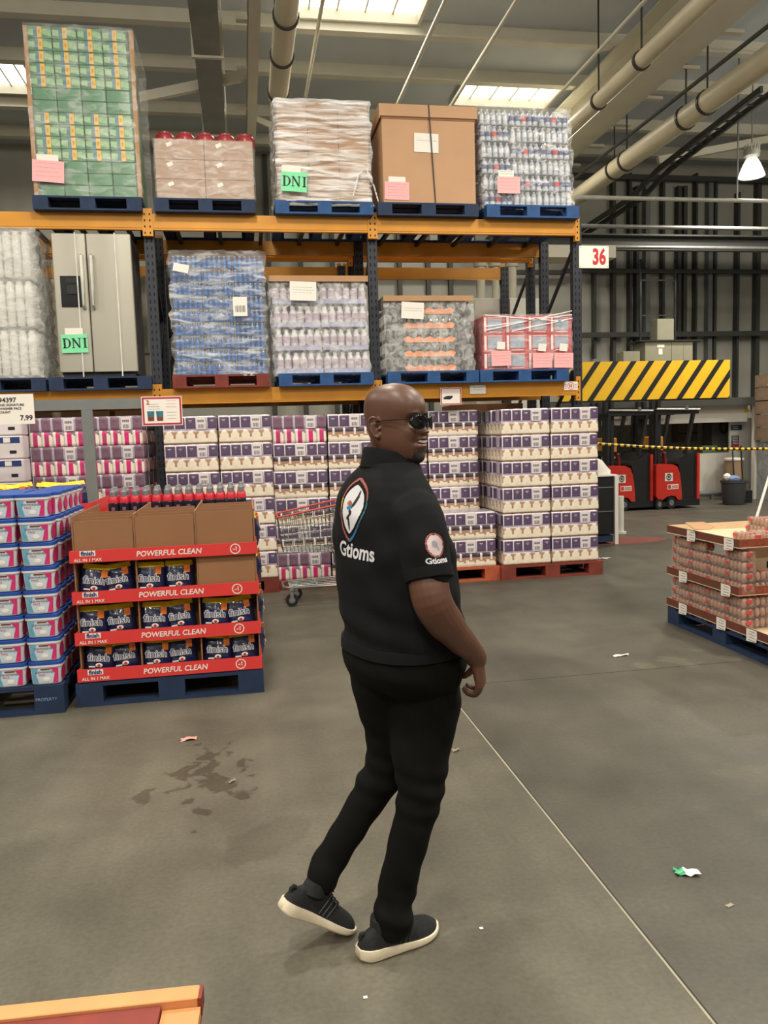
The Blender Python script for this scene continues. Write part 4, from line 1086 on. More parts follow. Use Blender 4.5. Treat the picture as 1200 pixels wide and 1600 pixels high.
for k, (z0, z1) in enumerate(BANDS):
    b = MB(); b.box(DX0 + .001, DX1 - .001, .024, .94, z0 - oz, z0 - oz + .006); b.build('shelf', BROWN, disp)
    b = MB(); ex = .016
    b.box(DX0 - ex, DX1 + .008, -.004, .002, z0 - oz, z1 - oz); b.box(DX1 + .002, DX1 + .008, .002, .95, z0 - oz, z1 - oz); b.box(DX0 - .008, DX0 - .002, .002, .95, z0 - oz, z1 - oz)
    band = b.build('band', RED, disp)
    zc = (z0 + z1) / 2 - oz
    text('POWERFUL CLEAN', .046, PAPER, band, ((DX0 + DX1) / 2 + .02, -.0052, zc - .002), bold=.0008, sx=.98, shear=.15)
    text('finish', .036, WBL, band, (DX0 + .09, -.0058, zc + .018), bold=.0012, name='brand_lettering')
    q = MB(); q.box(DX0 + .045, DX0 + .135, -.0050, -.0042, zc + .002, zc + .034); q.build('brand_plate', PAPER, band)
    text('ALL IN 1 MAX', .026, PAPER, band, (DX0 + .09, -.0052, zc - .022), bold=.0004)
    q = MB(); n = 24; cx, cz, R0, R1 = DX1 - .125, zc, .026, .032
    for i in range(n):
        a0, a1 = 2 * pi * i / n, 2 * pi * (i + 1) / n
        q.poly([(cx + R0 * cos(a0), cz + R0 * sin(a0)), (cx + R1 * cos(a0), cz + R1 * sin(a0)), (cx + R1 * cos(a1), cz + R1 * sin(a1)), (cx + R0 * cos(a1), cz + R0 * sin(a1))], -.005)
    q.build('price_ring', PAPER, band)
    text('-1', .036, PAPER, band, (cx, -.0052, cz), bold=.001, name='price_mark')

def bag(seed=0):
    rnd = random.Random(seed); t = thing('tablet_bag', 'tablet bag', 'bag'); W, Hh, T = .178, .214, .075
    n, m_ = 14, 14; fr = []; bk = []
    for side in (0, 1):
        g = []
        for i in range(m_ + 1):
            v = i / m_; row = []
            for k in range(n + 1):
                u = k / n; e = (1 - abs(2 * u - 1) ** 3) ** .6 * (1 - v ** 5) * (1 - (1 - v) ** 8 * .4)
                w_ = W * (1 - .10 * v ** 6 - .08 * (1 - v) ** 4)
                x = (u - .5) * w_; th = T / 2 * e + .0015
                wr = .0035 * (sin(u * 19 + v * 5 + seed) + sin(v * 23 + u * 7 + seed * 2)) * e
                row.append((x, T / 2 + (-(th + wr) if side == 0 else th), v * Hh))
            g.append(row)
        (fr if side == 0 else bk).extend(g)
    b = MB(); y_split = int(m_ * .88)
    for g, sd in ((fr, 0), (bk, 1)):
        o = len(b.v); b.v += [p for r in g for p in r]
        for i in range(m_):
            for k in range(n):
                a = o + i * (n + 1) + k; f_ = [a, a + 1, a + n + 2, a + n + 1]
                b.f.append(f_ if sd == 0 else f_[::-1]); b.m.append(1 if i >= y_split else 0)
    body = b.build('pouch', [NAVY, YELB], t, smooth=True, ang=70)
    yf = lambda x, v: T / 2 - (T / 2 * (1 - abs(2 * x / W) ** 3) ** .6 * (1 - v ** 5) + .0075)
    q = MB(); q.box(.032, .068, yf(.05, .8) - .008, yf(.05, .8) + .02, Hh * .66, Hh * .88); q.build('orange_badge', ORB, t)
    text('finish', .062, PAPER, t, (-.004, yf(0, .5) + .0005, Hh * .55), bold=.0032, name='brand_outline', ext=.0005)
    text('finish', .062, WBL, t, (-.004, yf(0, .5) - .0008, Hh * .55), bold=.0002, name='brand_lettering', ext=.0004)
    q = MB(); q.ell((0, yf(0, .3) - .0, Hh * .34), .021, .004, .014, 10, 6, 0); q.ell((0, yf(0, .3) - .003, Hh * .34), .010, .004, .009, 8, 6, 1); q.build('emblem', [PAPER, REDINK], t, smooth=True)
    q = MB(); q.box(-.06, -.022, yf(-.04, .25) - .0, yf(-.04, .25) + .002, Hh * .27, Hh * .31); q.build('count_print', PAPER, t)
    return t
BP = [Proto(bag(1)), Proto(bag(2)), Proto(bag(3))]
BN = [0]
def put_bag(x, y, z, rz, lean, label, group):
    BN[0] += 1; o = BP[BN[0] % 3].put((x, y, z), rz, label, group); o.rotation_euler = (lean[0], lean[1], rz); return o
rows = {2: [(143, 902, .16), (187, 903, -.12), (233, 896, .02), (279, 895, 0)], 1: [(143, 965, .02), (188, 966, -.06), (241, 961, .04), (284, 960, -.1), (335, 956, .06), (378, 954, -.12)],
        0: [(152, 1021, .1), (197, 1021, -.08), (244, 1016, .03), (285, 1016, -.06), (339, 1013, .06), (383, 1012, -.05)]}
for r, lst in rows.items():
    z = BANDS[r][0] + .009
    for i, (px, py, rt) in enumerate(lst):
        x = at(px, py, Y=YD + .05).x
        put_bag(x, YD + .045 + .012 * (i % 2), z + abs(rt) * .045, 0, (-.06, rt, 0), 'navy finish tablet bag with yellow top, %s tier, %s from left' % (('bottom', 'middle', 'upper')[r], ORD[i]), 'tablet bags in the red display')
for r in range(4):
    for k in range(2):
        o = put_bag(DX1 - .075, YD + .36 + k * .24, BANDS[r][0] + .009, pi / 2, (0, 0, 0), 'tablet bag on the right side of the display, %s tier, %s one' % (('bottom', 'second', 'third', 'top')[r], ('nearer', 'farther')[k]), 'tablet bags in the red display')
        o.location.x = DX1 + .03

# --- second display behind carrying bottles with red shoulders
pallet('dark', -1.08, .06, 6.12, 0, 'hidden blue pallet below the bottle display', d=1.0)
t = thing('bottle_display', 'brown cardboard display with red rim holding the dark bottles', 'display stand', (0, 6.15, .148))
b = MB(); b.box(-1.05, .04, 0, .9, 0, .84); b.build('body', BROWN, t)
b = MB(); b.box(-1.06, .05, -.01, -.002, .80, .93); b.box(-1.06, -1.052, -.002, .9, .80, .93); b.box(.042, .05, -.002, .9, .80, .93); b.build('red_rim', RED, t)
DKBT = mat('dark_bottle', rgb(30, 28, 44), .25, 0, .1, coat=.4); REDS = mat('red_shoulder', rgb(206, 46, 62), .35, 0, .05); GRC = mat('grey_cap', rgb(120, 118, 120), .4, 0, .08)
def rinse_bottle():
    t = thing('rinse_aid_bottle', 'bottle', 'bottle')
    b = MB(); b.rbox(-.037, .037, -.026, .026, 0, .155, .016); b.build('body', DKBT, t, smooth=True)
    b = MB(); b.loft([[(x * s_, y * s_, z) for x, y in [(.037 * cos(2 * pi * k / 12), .027 * sin(2 * pi * k / 12)) for k in range(12)]] for s_, z in ((1, .156), (1.0, .18), (.75, .205), (.5, .215))]); b.build('shoulder', REDS, t, smooth=True)
    b = MB(); b.lathe([(.024, .205), (.024, .238), (.019, .243), (.015, .268), (.01, .272)], n=10); b.build('cap', GRC, t, smooth=True)
    b = MB(); b.box(-.012, .012, -.028, -.0262, .1, .125); b.build('label', MAU, t); return t
PRB = Proto(rinse_bottle())
for k in range(3):
    for i in range(13):
        x = -.99 + .079 * i + .0 * k
        PRB.put((x, 6.22 + .075 * k, .990), 0, 'dark rinse bottle with red shoulder, %s row, %s from left' % (('front', 'second', 'back')[k], ORD[i]), 'red shouldered bottles')
# bags on a third display behind the tubs
t = thing('bag_display', 'cardboard display behind the tubs topped with navy and yellow bags', 'display stand', (-1.75, 6.15, 0))
b = MB(); b.box(-.6, .6, 0, .8, 0, 1.10); b.build('body', BROWN, t); b = MB(); b.box(-.61, .61, -.01, -.002, 1.0, 1.16); b.box(.602, .61, -.002, .8, 1.0, 1.16); b.build('red_rim', RED, t)
for k in range(2):
    for i in range(6):
        o = put_bag(-2.24 + .19 * i, 6.22 + .14 * k, 1.105, 0, (-.15, .1 * (-1) ** i, 0), 'navy finish bag with yellow top behind the tubs, %s row, %s from left' % (('front', 'back')[k], ORD[i]), 'tablet bags behind the tubs')

# ================================================================ TUBS OF TABLETS
TUBW = mat('tub_white_plastic', rgb(226, 224, 228), .3, 0, .03, coat=.2); LIDB = mat('tub_blue_lid', rgb(34, 76, 160), .4, 0, .08); LBW = mat('tub_label_pale', rgb(204, 216, 228), .35, 0, .08, 25)
LBM = mat('tub_label_magenta', rgb(214, 52, 120), .35, 0, .12, 18); LBB = mat('tub_label_cyan', rgb(110, 170, 200), .35, 0, .15, 18)
YT = 4.88; XT = -1.13; TW, TH, TD = .2, at(80, 1068, Y=YT).z, .155
TH = (at(80, 768, Y=YT).z - at(80, 1068, Y=YT).z) / 8
def tub():
    t = thing('tablet_tub', 'tub', 'tub'); w_, d_, h_ = TW - .006, TD - .006, TH - .004
    def ring(sx, z, r=.03):
        pts = []; W2, D2 = w_ / 2 * sx, d_ / 2 * sx
        for cx, cy, a0 in ((W2 - r, D2 - r, 0), (-W2 + r, D2 - r, 90), (-W2 + r, -D2 + r, 180), (W2 - r, -D2 + r, 270)):
            for k in range(5): a = radians(a0 + 22.5 * k); pts.append((cx + r * cos(a), cy + r * sin(a) + d_ / 2, z))
        return pts
    b = MB(); b.loft([ring(.84, .002), ring(.86, .01), ring(.92, h_ * .76)]); b.build('body', TUBW, t, smooth=True)
    b = MB(); b.loft([ring(.985, h_ * .76), ring(.99, h_ * .85)]); b.build('rim', TUBW, t, smooth=True)
    b = MB(); b.loft([ring(.995, h_ * .851), ring(.995, h_ * .98), ring(.95, h_)]); b.build('lid', LIDB, t, smooth=True)
    f = lambda z: d_ / 2 - d_ / 2 * (.86 + .06 * z / (h_ * .78)) - .0012
    def lab(pts, m, dy=0, name='label', th=.0):
        q = MB(); q.add([(x * w_, f(z * h_) - dy, z * h_) for x, z in pts], [list(range(len(pts)))]); return q.build(name, m, t)
    lab([(-.37, .06), (.36, .06), (.39, .72), (-.39, .72)], LBW)
    lab([(-.37, .06), (-.2, .06), (-.26, .4), (-.2, .72), (-.39, .72)], LBB, .0008, 'cyan_print')
    lab([(.2, .06), (.36, .06), (.39, .72), (.14, .72), (.28, .5)], LBM, .0008, 'magenta_print')
    q = MB(); q.box(-.025, .03, f(.1) - .002, f(.1) - .0012, h_ * .64, h_ * .7); q.build('brand_print', REDP, t)
    text('DISHWASHER', .018, GREYINK, t, (0.0, f(h_ * .5) - .0016, h_ * .54), name='lettering', ext=.0003)
    text('PACS', .016, LBM, t, (-.02, f(h_ * .4) - .0016, h_ * .42), name='lettering', ext=.0003)
    q = MB(); q.ell((.005, f(h_ * .2) - .001, h_ * .22), .02, .0015, .014, 10, 6); q.build('tablet_picture', PAPER, t)
    for sx in (-1, 1):   # side ovals
        q = MB()
        pts = [(sx * (w_ / 2 * .915), d_ / 2 + .05 * cos(2 * pi * k / 16), h_ * .4 + .045 * sin(2 * pi * k / 16)) for k in range(16)]
        q.add(pts, [list(range(16))]); q.build('side_print', LBM, t)
    return t
PTB = Proto(tub()); ztub = at(80, 1070, Y=YT).z
pallet('dark', XT - 1.2, XT + .0, YT, 0, 'dark blue pallet under the white dishwasher tubs', h=ztub - .003, d=1.05)
for r in range(8):
    sh = -.012 * r * .2
    for c in range(3):
        PTB.put((XT - TW * (c + .5) - (.015 if r == 7 and c == 0 else 0), YT + .01 + (.02 if r == 7 else 0), ztub + TH * r), 0, 'white dishwasher tub with blue lid, %s row, %s' % (rowname(r, 8), ('right column', 'middle column', 'left column cut by photo edge')[c]), 'dishwasher tubs')
    for d in range(1, 6):
        PTB.put((XT - TW * .5 + (.014 if r > 4 else 0), YT + .01 + TD * d, ztub + TH * r), 0, 'white dishwasher tub on right flank, %s row, %s from the front' % (rowname(r, 8), ORD[d]), 'dishwasher tubs')
    if r == 7:
        for c in (1, 2):
            for d in range(1, 4): PTB.put((XT - TW * (c + .5), YT + .01 + TD * d, ztub + TH * r), 0, 'top row white dishwasher tub, %s from right, %s from the front' % (ORD[c], ORD[d]), 'dishwasher tubs')
# faint white stencil on the pallet corner
text('PROPERTY', .026, mat('worn_stencil', rgb(120, 150, 180), .8), None, (XT - .1, YT - .0015, .09), name='pallet_stencil').scale = (1, 1, 1)
tag(bpy.data.objects['pallet_stencil'], 'worn white stencil on the corner block of the tub pallet', 'stencil')

# ================================================================ SIGN STAND
YS = 7.12
t = thing('sign_stand', 'grey steel stand with a post and a long horizontal bar', 'sign stand', (at(140, 700, Y=YS).x, YS, 0))
zb_ = at(140, 632, Y=YS).z; pw = .045
b = MB(); b.box(-pw, pw, -.02, .02, 0.01, zb_ - .045); b.build('post', GREYP, t)
xl = at(0, 632, Y=YS).x - t.location.x - 1; xr_ = at(236, 628, Y=YS).x - t.location.x
b = MB(); b.box(xl, xr_, -.02, .02, zb_ - .044, zb_ + .044); b.build('bar', GREYP, t)
b = MB(); b.box(-.12, .12, -.12, .12, 0, .01); b.build('foot', GREYP, t)
t, W, Hh = price_sign(-42, 617, 55, 662, YS - .03, 'white price card 7.99 hanging from the grey bar, left edge', None)
text('94397', .055, INK, t, (W * .06, -.0015, Hh * .3), bold=.001); text('7.99', .058, INK, t, (W * .36, -.0015, -Hh * .3), bold=.001, align='CENTER')
text('KIRKLAND SIGNATURE', .026, INK, t, (.02, -.0015, Hh * .14), bold=.0004, align='CENTER'); text('DISHWASHER PACS', .026, INK, t, (.02, -.0015, Hh * .02), bold=.0004); text('COUNT', .026, INK, t, (-.0, -.0015, -Hh * .1), bold=.0004)
t, W, Hh = price_sign(220, 620, 286, 664, YS - .03, 'red bordered price sign hanging beside the dark rack upright', mat('crimson_border', rgb(176, 40, 60), .5))
text('2', .05, REDINK, t, (-W * .34, -.0015, Hh * .3), bold=.001); scribble(t, W * .36, Hh * .3, 3, INK, 44).location = (-W * .2, 0, Hh * .12); scribble(t, W * .32, Hh * .4, 3, REDINK, 45).location = (W * .24, 0, Hh * .2); scribble(t, W * .3, Hh * .4, 3, INK, 46).location = (W * .24, 0, -Hh * .2)
q = MB()
for x in (-W * .28, -W * .06): q.poly([(x - W * .09, -Hh * .0), (x + W * .09, -Hh * .0), (x + W * .075, -Hh * .34), (x - W * .075, -Hh * .34)], -.0012)
q.build('tub_pictures', mat('teal_print', rgb(50, 110, 130), .5, 0, .3, 40), t)
q = MB()
for x in (-W * .28, -W * .06): q.poly([(x - W * .08, -Hh * .2), (x + W * .08, -Hh * .2), (x + W * .075, -Hh * .33), (x - W * .075, -Hh * .33)], -.0018)
q.build('tub_picture_bases', REDP, t)
# ================================================================ LOADING AREA AT THE RIGHT
YELP = mat('hazard_yellow', rgb(240, 190, 30), .5, 0, .05, 3); HBL = mat('hazard_black', rgb(22, 22, 24), .5)
YH = 15.0
a = at(872, 566, Y=YH); c = at(1140, 622, Y=YH); W = c.x - a.x; z1 = at(1140, 562, Y=YH).z; z0 = at(1140, 621, Y=YH).z; Hh = z1 - z0
t = thing('hazard_board', 'long yellow board with black diagonal stripes on the raised floor edge', 'barrier board', (a.x, YH, z0))
b = MB(); b.box(0, W, 0, .04, 0, Hh); b.build('board', YELP, t)
b = MB(); pit = .385; sw = .125; lean = Hh * .72
x = -lean
while x < W + .1:
    pts = [(x, 0), (x + sw, 0), (x + sw + lean, Hh), (x + lean, Hh)]
    def clip(pts, lim, keep_less):
        out = []
        for i in range(len(pts)):
            p, q = pts[i], pts[(i + 1) % len(pts)]
            ip = p[0] <= lim if keep_less else p[0] >= lim; iq = q[0] <= lim if keep_less else q[0] >= lim
            if ip: out.append(p)
            if ip != iq: u = (lim - p[0]) / (q[0] - p[0]); out.append((lim, p[1] + u * (q[1] - p[1])))
        return out
    p2 = clip(clip(pts, W, True) or [(0, 0)] * 3, 0, False)
    if len(p2) > 2: b.poly(p2, -.002)
    x += pit
b.build('stripes', HBL, t)
b = MB(); b.box(5.0, 14, YH + .06, YH + 2.3, z0 - .03, z0 + .0); trim(b, STEELD)
# steel edge beam and posts carrying the board
b = MB(); b.box(5.0, 14, YH - .02, YH + .3, z0 - .16, z0 - .03); trim(b, STEELD)
a = at(938, 637, Y=YH); c = at(1182, 658, Y=YH)
b = MB(); b.box(a.x - 2.3, c.x, YH + .3, YH + .4, c.z, a.z + .0); trim(b, WHITE)
for px in (895, 1186):
    x = at(px, 700, Y=YH).x; b = MB(); b.box(x - .06, x + .06, YH + .05, YH + .17, 0, z0 - .16); trim(b, WHITE if px > 1000 else STEELD)
t = thing('warning_plate', 'small amber plate at the right end of the white beam', 'sign', at(1167, 642, Y=YH + .29)); b = MB(); b.box(-.055, .055, 0, .006, -.03, .03); b.build('plate', YELP, t)
# white low wall and back panel
b = MB(); xa, xb = at(945, 740, Y=15.6).x, at(1189, 740, Y=15.6).x; zw = at(1140, 707, Y=15.6).z
b.box(xa - 1, xb, 15.6, 15.7, 0, zw); trim(b, WHITE)
b = MB(); b.box(xa - 1, xb, 17.3, 17.4, 0, z0 - .2); trim(b, mat('pale_grey_wall', rgb(170, 168, 160), .6))
b = MB(); zr_ = at(1140, 769, Y=15.5).z; b.cyl((xa - .5, 15.5, zr_), (xb, 15.5, zr_), .05, n=12)
for x in (xa + 2.4, xb - .3, xa): b.box(x - .03, x + .03, 15.47, 15.53, 0, zr_)
t_ = trim(b, GREYP)
# shelves things seen above the low wall
def prop(name, label, cat, px0, py0, px1, py1, Y, m, depth=.3, floor=False, r=.01):
    A = at(px0, py0, Y=Y); C = at(px1, py1, Y=Y); zz0 = 0.0 if floor else C.z
    t = thing(name, label, cat, ((A.x + C.x) / 2, Y, zz0)); w2 = (C.x - A.x) / 2
    b = MB(); b.rbox(-w2, w2, 0, depth, 0, A.z - zz0, r); b.build('body', m, t); return t, w2 * 2, A.z - zz0
MB_ = mat('green_crate_plastic', rgb(96, 120, 92), .5)
t, W, Hh = prop('green_crate', 'green crate on top of the low white wall', 'crate', 1098, 699, 1119, 708, 15.62, MB_, .35)
b = MB(); b.box(-W / 2 - .02, W / 2 + .02, -.02, .37, Hh, Hh + .03); b.build('rim', MB_, t)
t, W, Hh = prop('notice_door', 'white panel with blue and red safety notices', 'panel', 1140, 654, 1181, 706, 15.7, WHITE, .05)
b = MB(); b.box(-W * .45, -W * .04, -.004, 0, Hh * .66, Hh * .8); b.build('blue_notice', mat('notice_blue', rgb(30, 60, 110), .5), t)
b = MB(); b.box(-W * .42, -W * .15, -.004, 0, Hh * .28, Hh * .5); b.build('blue_notice', MATS['notice_blue'], t)
b = MB(); b.box(-W * .42, -W * .15, -.004, 0, Hh * .16, Hh * .26); b.build('red_notice', REDINK, t)
q = MB()
for z in (.3, .35, .4, .45, .7, .75): q.box(-W * .39, -W * .18, -.006, -.0045, Hh * z, Hh * z + .012)
q.build('notice_print', PAPER, t)
t, W, Hh = prop('wall_cabinet', 'dark grey cabinet hanging left of the notices', 'cabinet', 1113, 657, 1139, 705, 16.2, mat('cabinet_grey', rgb(96, 94, 90), .5), .4)
b = MB()
for k in range(20): a0 = 2 * pi * k / 20; a1 = 2 * pi * (k + 1) / 20; b.bar((.06 + .09 * cos(a0), -.03, Hh * .78 + .14 * sin(a0)), (.06 + .09 * cos(a1), -.03, Hh * .78 + .14 * sin(a1)), .03, .03)
b.build('hose_loop', BLACK, t)
t, W, Hh = prop('brown_box', 'brown box on the wall behind the forklift guard', 'box', 1060, 662, 1090, 690, 16.99, mat('dull_brown', rgb(120, 106, 88), .7), .3)
b = MB(); b.box(-W / 2, W / 2, -.002, 0, Hh * .45, Hh * .5); b.build('tape', DARKM, t)
# electrical cabinets above the raised floor
t, W, Hh = prop('switch_cabinet', 'large olive grey switch cabinet above the hazard board', 'cabinet', 1008, 534, 1082, 623, 15.5, mat('olive_grey', rgb(140, 138, 118), .5, 0, .04), .5)
b = MB(); b.box(W * .05, W * .055, -.003, 0, Hh * .6, Hh - .02); b.box(W * .3, W * .305, -.003, 0, Hh * .6, Hh - .02); b.build('door_seam', DARKM, t)
b = MB(); b.box(-W * .22, -W * .14, -.004, 0, Hh * .78, Hh * .88); b.box(-W * .25, -W * .1, -.004, 0, Hh * .9, Hh * .95); b.build('label', PAPER, t)
b = MB(); b.box(-W / 2 - .15, W / 2 + .2, -.05, .55, Hh, Hh + .03); b.build('shelf', DARKM, t)
prop('switch_box', 'olive grey switch box standing on the large cabinet', 'cabinet', 1027, 498, 1053, 533, 15.6, MATS['olive_grey'], .3)
prop('small_switch_box', 'small olive grey box left of the large cabinet', 'cabinet', 974, 549, 1000, 617, 15.5, MATS['olive_grey'], .3)
t, W, Hh = prop('ladder_frame', 'dark steel ladder frame rising behind the switch cabinets', 'ladder', 1000, 405, 1003, 625, 16.5, DARKM, .04)
b = MB(); b.box(.8, .84, 0, .04, 0, Hh); b.build('body', DARKM, t)
for k in range(4):
    b = MB(); b.box(.02, .8, .01, .03, Hh * (.1 + .25 * k), Hh * (.1 + .25 * k) + .03); b.build('rung', DARKM, t)

# ---------------------------------------------------------------- reach trucks
TRED = mat('truck_red', rgb(206, 52, 42), .35, 0, .04, 2, coat=.3); TBLK = mat('truck_black', rgb(30, 31, 34), .45, 0, .1)
def truck():
    """side on: front hood at -x, operator compartment at +x; origin under the middle, near face at y = 0"""
    t = thing('reach_truck', 'truck', 'forklift', (0, 0, 0)); D = 1.1
    prof = [(-.62, .30), (-.62, .98), (-.45, 1.0), (-.12, .99), (.03, .93), (.10, .80), (.14, .6), (.17, .34), (.17, .2), (.05, .2), (-.02, .28), (-.15, .30), (-.28, .28), (-.36, .24), (-.45, .2), (-.55, .22)]
    b = MB(); b.loft([[(x, D, z) for x, z in prof], [(x, 0, z) for x, z in prof]]); b.build('hood', TRED, t)
    prof = [(.11, .99), (.16, .8), (.19, .5), (.19, .12), (.66, .12), (.66, 1.25), (.60, 1.27), (.22, 1.08), (.08, 1.05), (.0, 1.0)]
    b = MB(); b.loft([[(x, D - .1, z) for x, z in prof], [(x, .06, z) for x, z in prof]]); b.build('operator_compartment', TBLK, t)
    b = MB(); b.box(.66, .74, .02, D, .2, 1.22); b.build('side_panel', TRED, t)
    b = MB(); b.loft([[(x, D, z) for x, z in pr] for pr in [[(-.62, .06), (.74, .06), (.74, .2), (.2, .2), (-.3, .16), (-.62, .2)]]] + [[(x, .01, z) for x, z in [(-.62, .06), (.74, .06), (.74, .2), (.2, .2), (-.3, .16), (-.62, .2)]]]); b.build('chassis', TBLK, t)
    for x, r in ((-.15, .14), (-.52, .12)):
        b = MB(); b.cyl((x, .0, r), (x, .12, r), r, n=18); wl = b.build('wheel', RUBBER, t, smooth=True)
        b = MB(); b.cyl((x, -.006, r), (x, 0, r), r * .5, n=14); b.build('hub', GREYP, wl)
    for pts in (((.35, .1, 1.2), (.50, .1, 1.75), (.60, .1, 2.12)), ((-.6, .1, 1.0), (-.56, .1, 2.1))):
        for yy in (0, D - .2):
            b = MB(); q = [(p[0], p[1] + yy, p[2]) for p in pts]
            for i in range(len(q) - 1): b.bar(q[i], q[i + 1], .07, .09)
            b.build('guard_post', TBLK, t)
    b = MB()
    for k in range(5): b.box(-.62 + .28 * k, -.58 + .28 * k, .1, D - .1, 2.10, 2.14)
    b.box(-.6, .74, .06, .12, 2.08, 2.17); b.box(-.6, .74, D - .16, D - .1, 2.08, 2.17); b.build('overhead_guard', TBLK, t)
    b = MB(); b.cyl((-.6, .03, 2.2), (.74, .03, 2.17), .025, n=8); b.box(.28, .36, 0, .06, 2.16, 2.26); b.build('work_light_rail', STEEL, t)
    for x in (-.60, -.42):
        b = MB(); b.box(x, x + .1, .2, .32, .12, 2.4); b.build('mast_rail', TBLK, t)
        b = MB(); b.box(x, x + .1, .75, .87, .12, 2.4); b.build('mast_rail', TBLK, t)
    b = MB(); b.box(-.59, -.35, .33, .74, 1.2, 1.32); b.box(-.59, -.35, .2, .87, 2.0, 2.08); b.build('mast_crossbar', TBLK, t)
    b = MB(); b.rbox(-.5, -.1, .35, .75, 1.28, 1.6, .05); b.build('battery_cover', mat('amber_plastic', rgb(190, 130, 50), .5), t)
    b = MB(); b.cyl((-.1, .3, 1.0), (-.14, .3, 1.2), .05, n=10); b.ell((-.14, .3, 1.22), .06, .06, .04); b.build('control_knob', mat('knob_red', rgb(120, 40, 40), .4), t, smooth=True)
    b = MB(); b.box(-.36, -.12, -.006, 0, .62, .8); d = b.build('prohibition_decal', PAPER, t)
    b = MB(); b.lathe([(.001, 0), (.07, 0)], n=4)
    b = MB(); n = 18
    for i in range(n):
        a0, a1 = 2 * pi * i / n, 2 * pi * (i + 1) / n
        b.poly([(-.24 + .05 * cos(a0), .71 + .05 * sin(a0)), (-.24 + .075 * cos(a0), .71 + .075 * sin(a0)), (-.24 + .075 * cos(a1), .71 + .075 * sin(a1)), (-.24 + .05 * cos(a1), .71 + .05 * sin(a1))], -.008)
    b.poly([(-.26, .68), (-.22, .68), (-.21, .74), (-.27, .74)], -.0075); b.build('decal_symbol', INK, d)
    b = MB(); b.box(-.28, .06, -.006, 0, .44, .55); d = b.build('warning_decal', PAPER, t)
    b = MB(); b.box(-.26, -.18, -.008, -.0065, .455, .535); b.box(-.15, .04, -.008, -.0065, .50, .52); b.box(-.15, .04, -.008, -.0065, .465, .48); b.build('decal_print', REDINK, d)
    return t
PTK = Proto(truck()); YK = 14.0
xm = at(1094, 790, Y=YK).x - .5
PTK.put((xm, YK, 0), 0, 'red and black reach truck, right one, beside the grey bin', 'parked reach trucks', (.67, 1, .87))
PTK.put((xm - .94, YK + .05, 0), 0, 'red and black reach truck, left one, partly behind the black cabinet', 'parked reach trucks', (.67, 1, .87))
# grey waste bin with blue bag, roll of card, dustpan
BINM = mat('bin_grey', rgb(62, 64, 68), .6)
A = at(1146, 788, Z=0); t = thing('waste_bin', 'dark grey round waste bin with a blue and white bag on top', 'bin', (A.x, A.y, 0)); zt_ = at(1146, 750, Y=A.y).z
b = MB(); b.lathe([(.19, 0), (.2, .02), (.235, zt_ - .06), (.25, zt_ - .05), (.25, zt_), (.22, zt_), (.2, zt_ - .1)], n=24); b.build('body', BINM, t, smooth=True)
b = MB(); b.box(-.02, .32, -.05, .05, zt_ - .08, zt_ - .03); b.build('handle', BINM, t)
b = MB(); rnd = random.Random(2)
for k in range(9): b.ell((rnd.uniform(-.12, .08), rnd.uniform(-.12, .12), zt_ + rnd.uniform(-.02, .08)), rnd.uniform(.05, .09), .07, rnd.uniform(.04, .08), 7, 5, k % 2)
b.build('bag', [mat('bag_blue_plastic', rgb(120, 140, 190), .4), PAPER], t)
A = at(1142, 740, Y=15.3); 
t = thing('card_drum', 'brown and white drum standing behind the grey bin', 'drum', (A.x, 15.2, 0)); z1 = at(1142, 716, Y=15.2).z
b = MB(); b.lathe([(.19, 0), (.19, z1 - .04)], n=20); b.build('drum', mat('brown_drum', rgb(150, 126, 100), .6, 0, .15, 6), t, smooth=True)
b = MB(); b.lathe([(.2, z1 - .04), (.2, z1), (.1, z1 + .01)], n=20); b.build('lid', PAPER, t, smooth=True)
A = at(1167, 786, Z=0); t = thing('dustpan', 'long handled black dustpan right of the grey bin', 'dustpan', (A.x, A.y, 0))
b = MB(); b.box(-.1, .12, 0, .2, 0, .25); b.build('pan', BLACK, t)
b = MB(); b.cyl((-.02, .1, .25), (-.05, .15, 1.15), .015); b.build('handle', BLACK, t)
A = at(1160, 784, Z=0); t = thing('broom', 'dark broom leaning on the low white wall by the bin', 'broom', (A.x, A.y + .25, 0))
b = MB(); b.cyl((0, 0, .12), (-.02, .1, 1.25), .014); b.build('handle', DARKM, t)
b = MB(); b.box(-.12, .12, -.04, .04, 0, .12); b.build('head', BLACK, t)
# chain barrier
t = thing('barrier_chain', 'yellow and black chain strung across in front of the reach trucks', 'barrier chain', (at(930, 692, Y=13.3).x, 13.3, 0))
P0 = at(900, 691, Y=13.3); P1 = at(1230, 701, Y=13.3); nn = 70; b = MB(); pts = []
for k in range(nn + 1):
    u = k / nn; pts.append((P0.x + (P1.x - P0.x) * u - t.location.x, 0, P0.z + (P1.z - P0.z) * u - .05 * sin(pi * u)))
b.tube(pts, [.028 if k % 2 else .022 for k in range(nn + 1)], 6)
b.m = [(i_ // 6 // 1) % 2 for i_ in range(len(b.f))]
b.build('chain', [YELP, HBL], t)
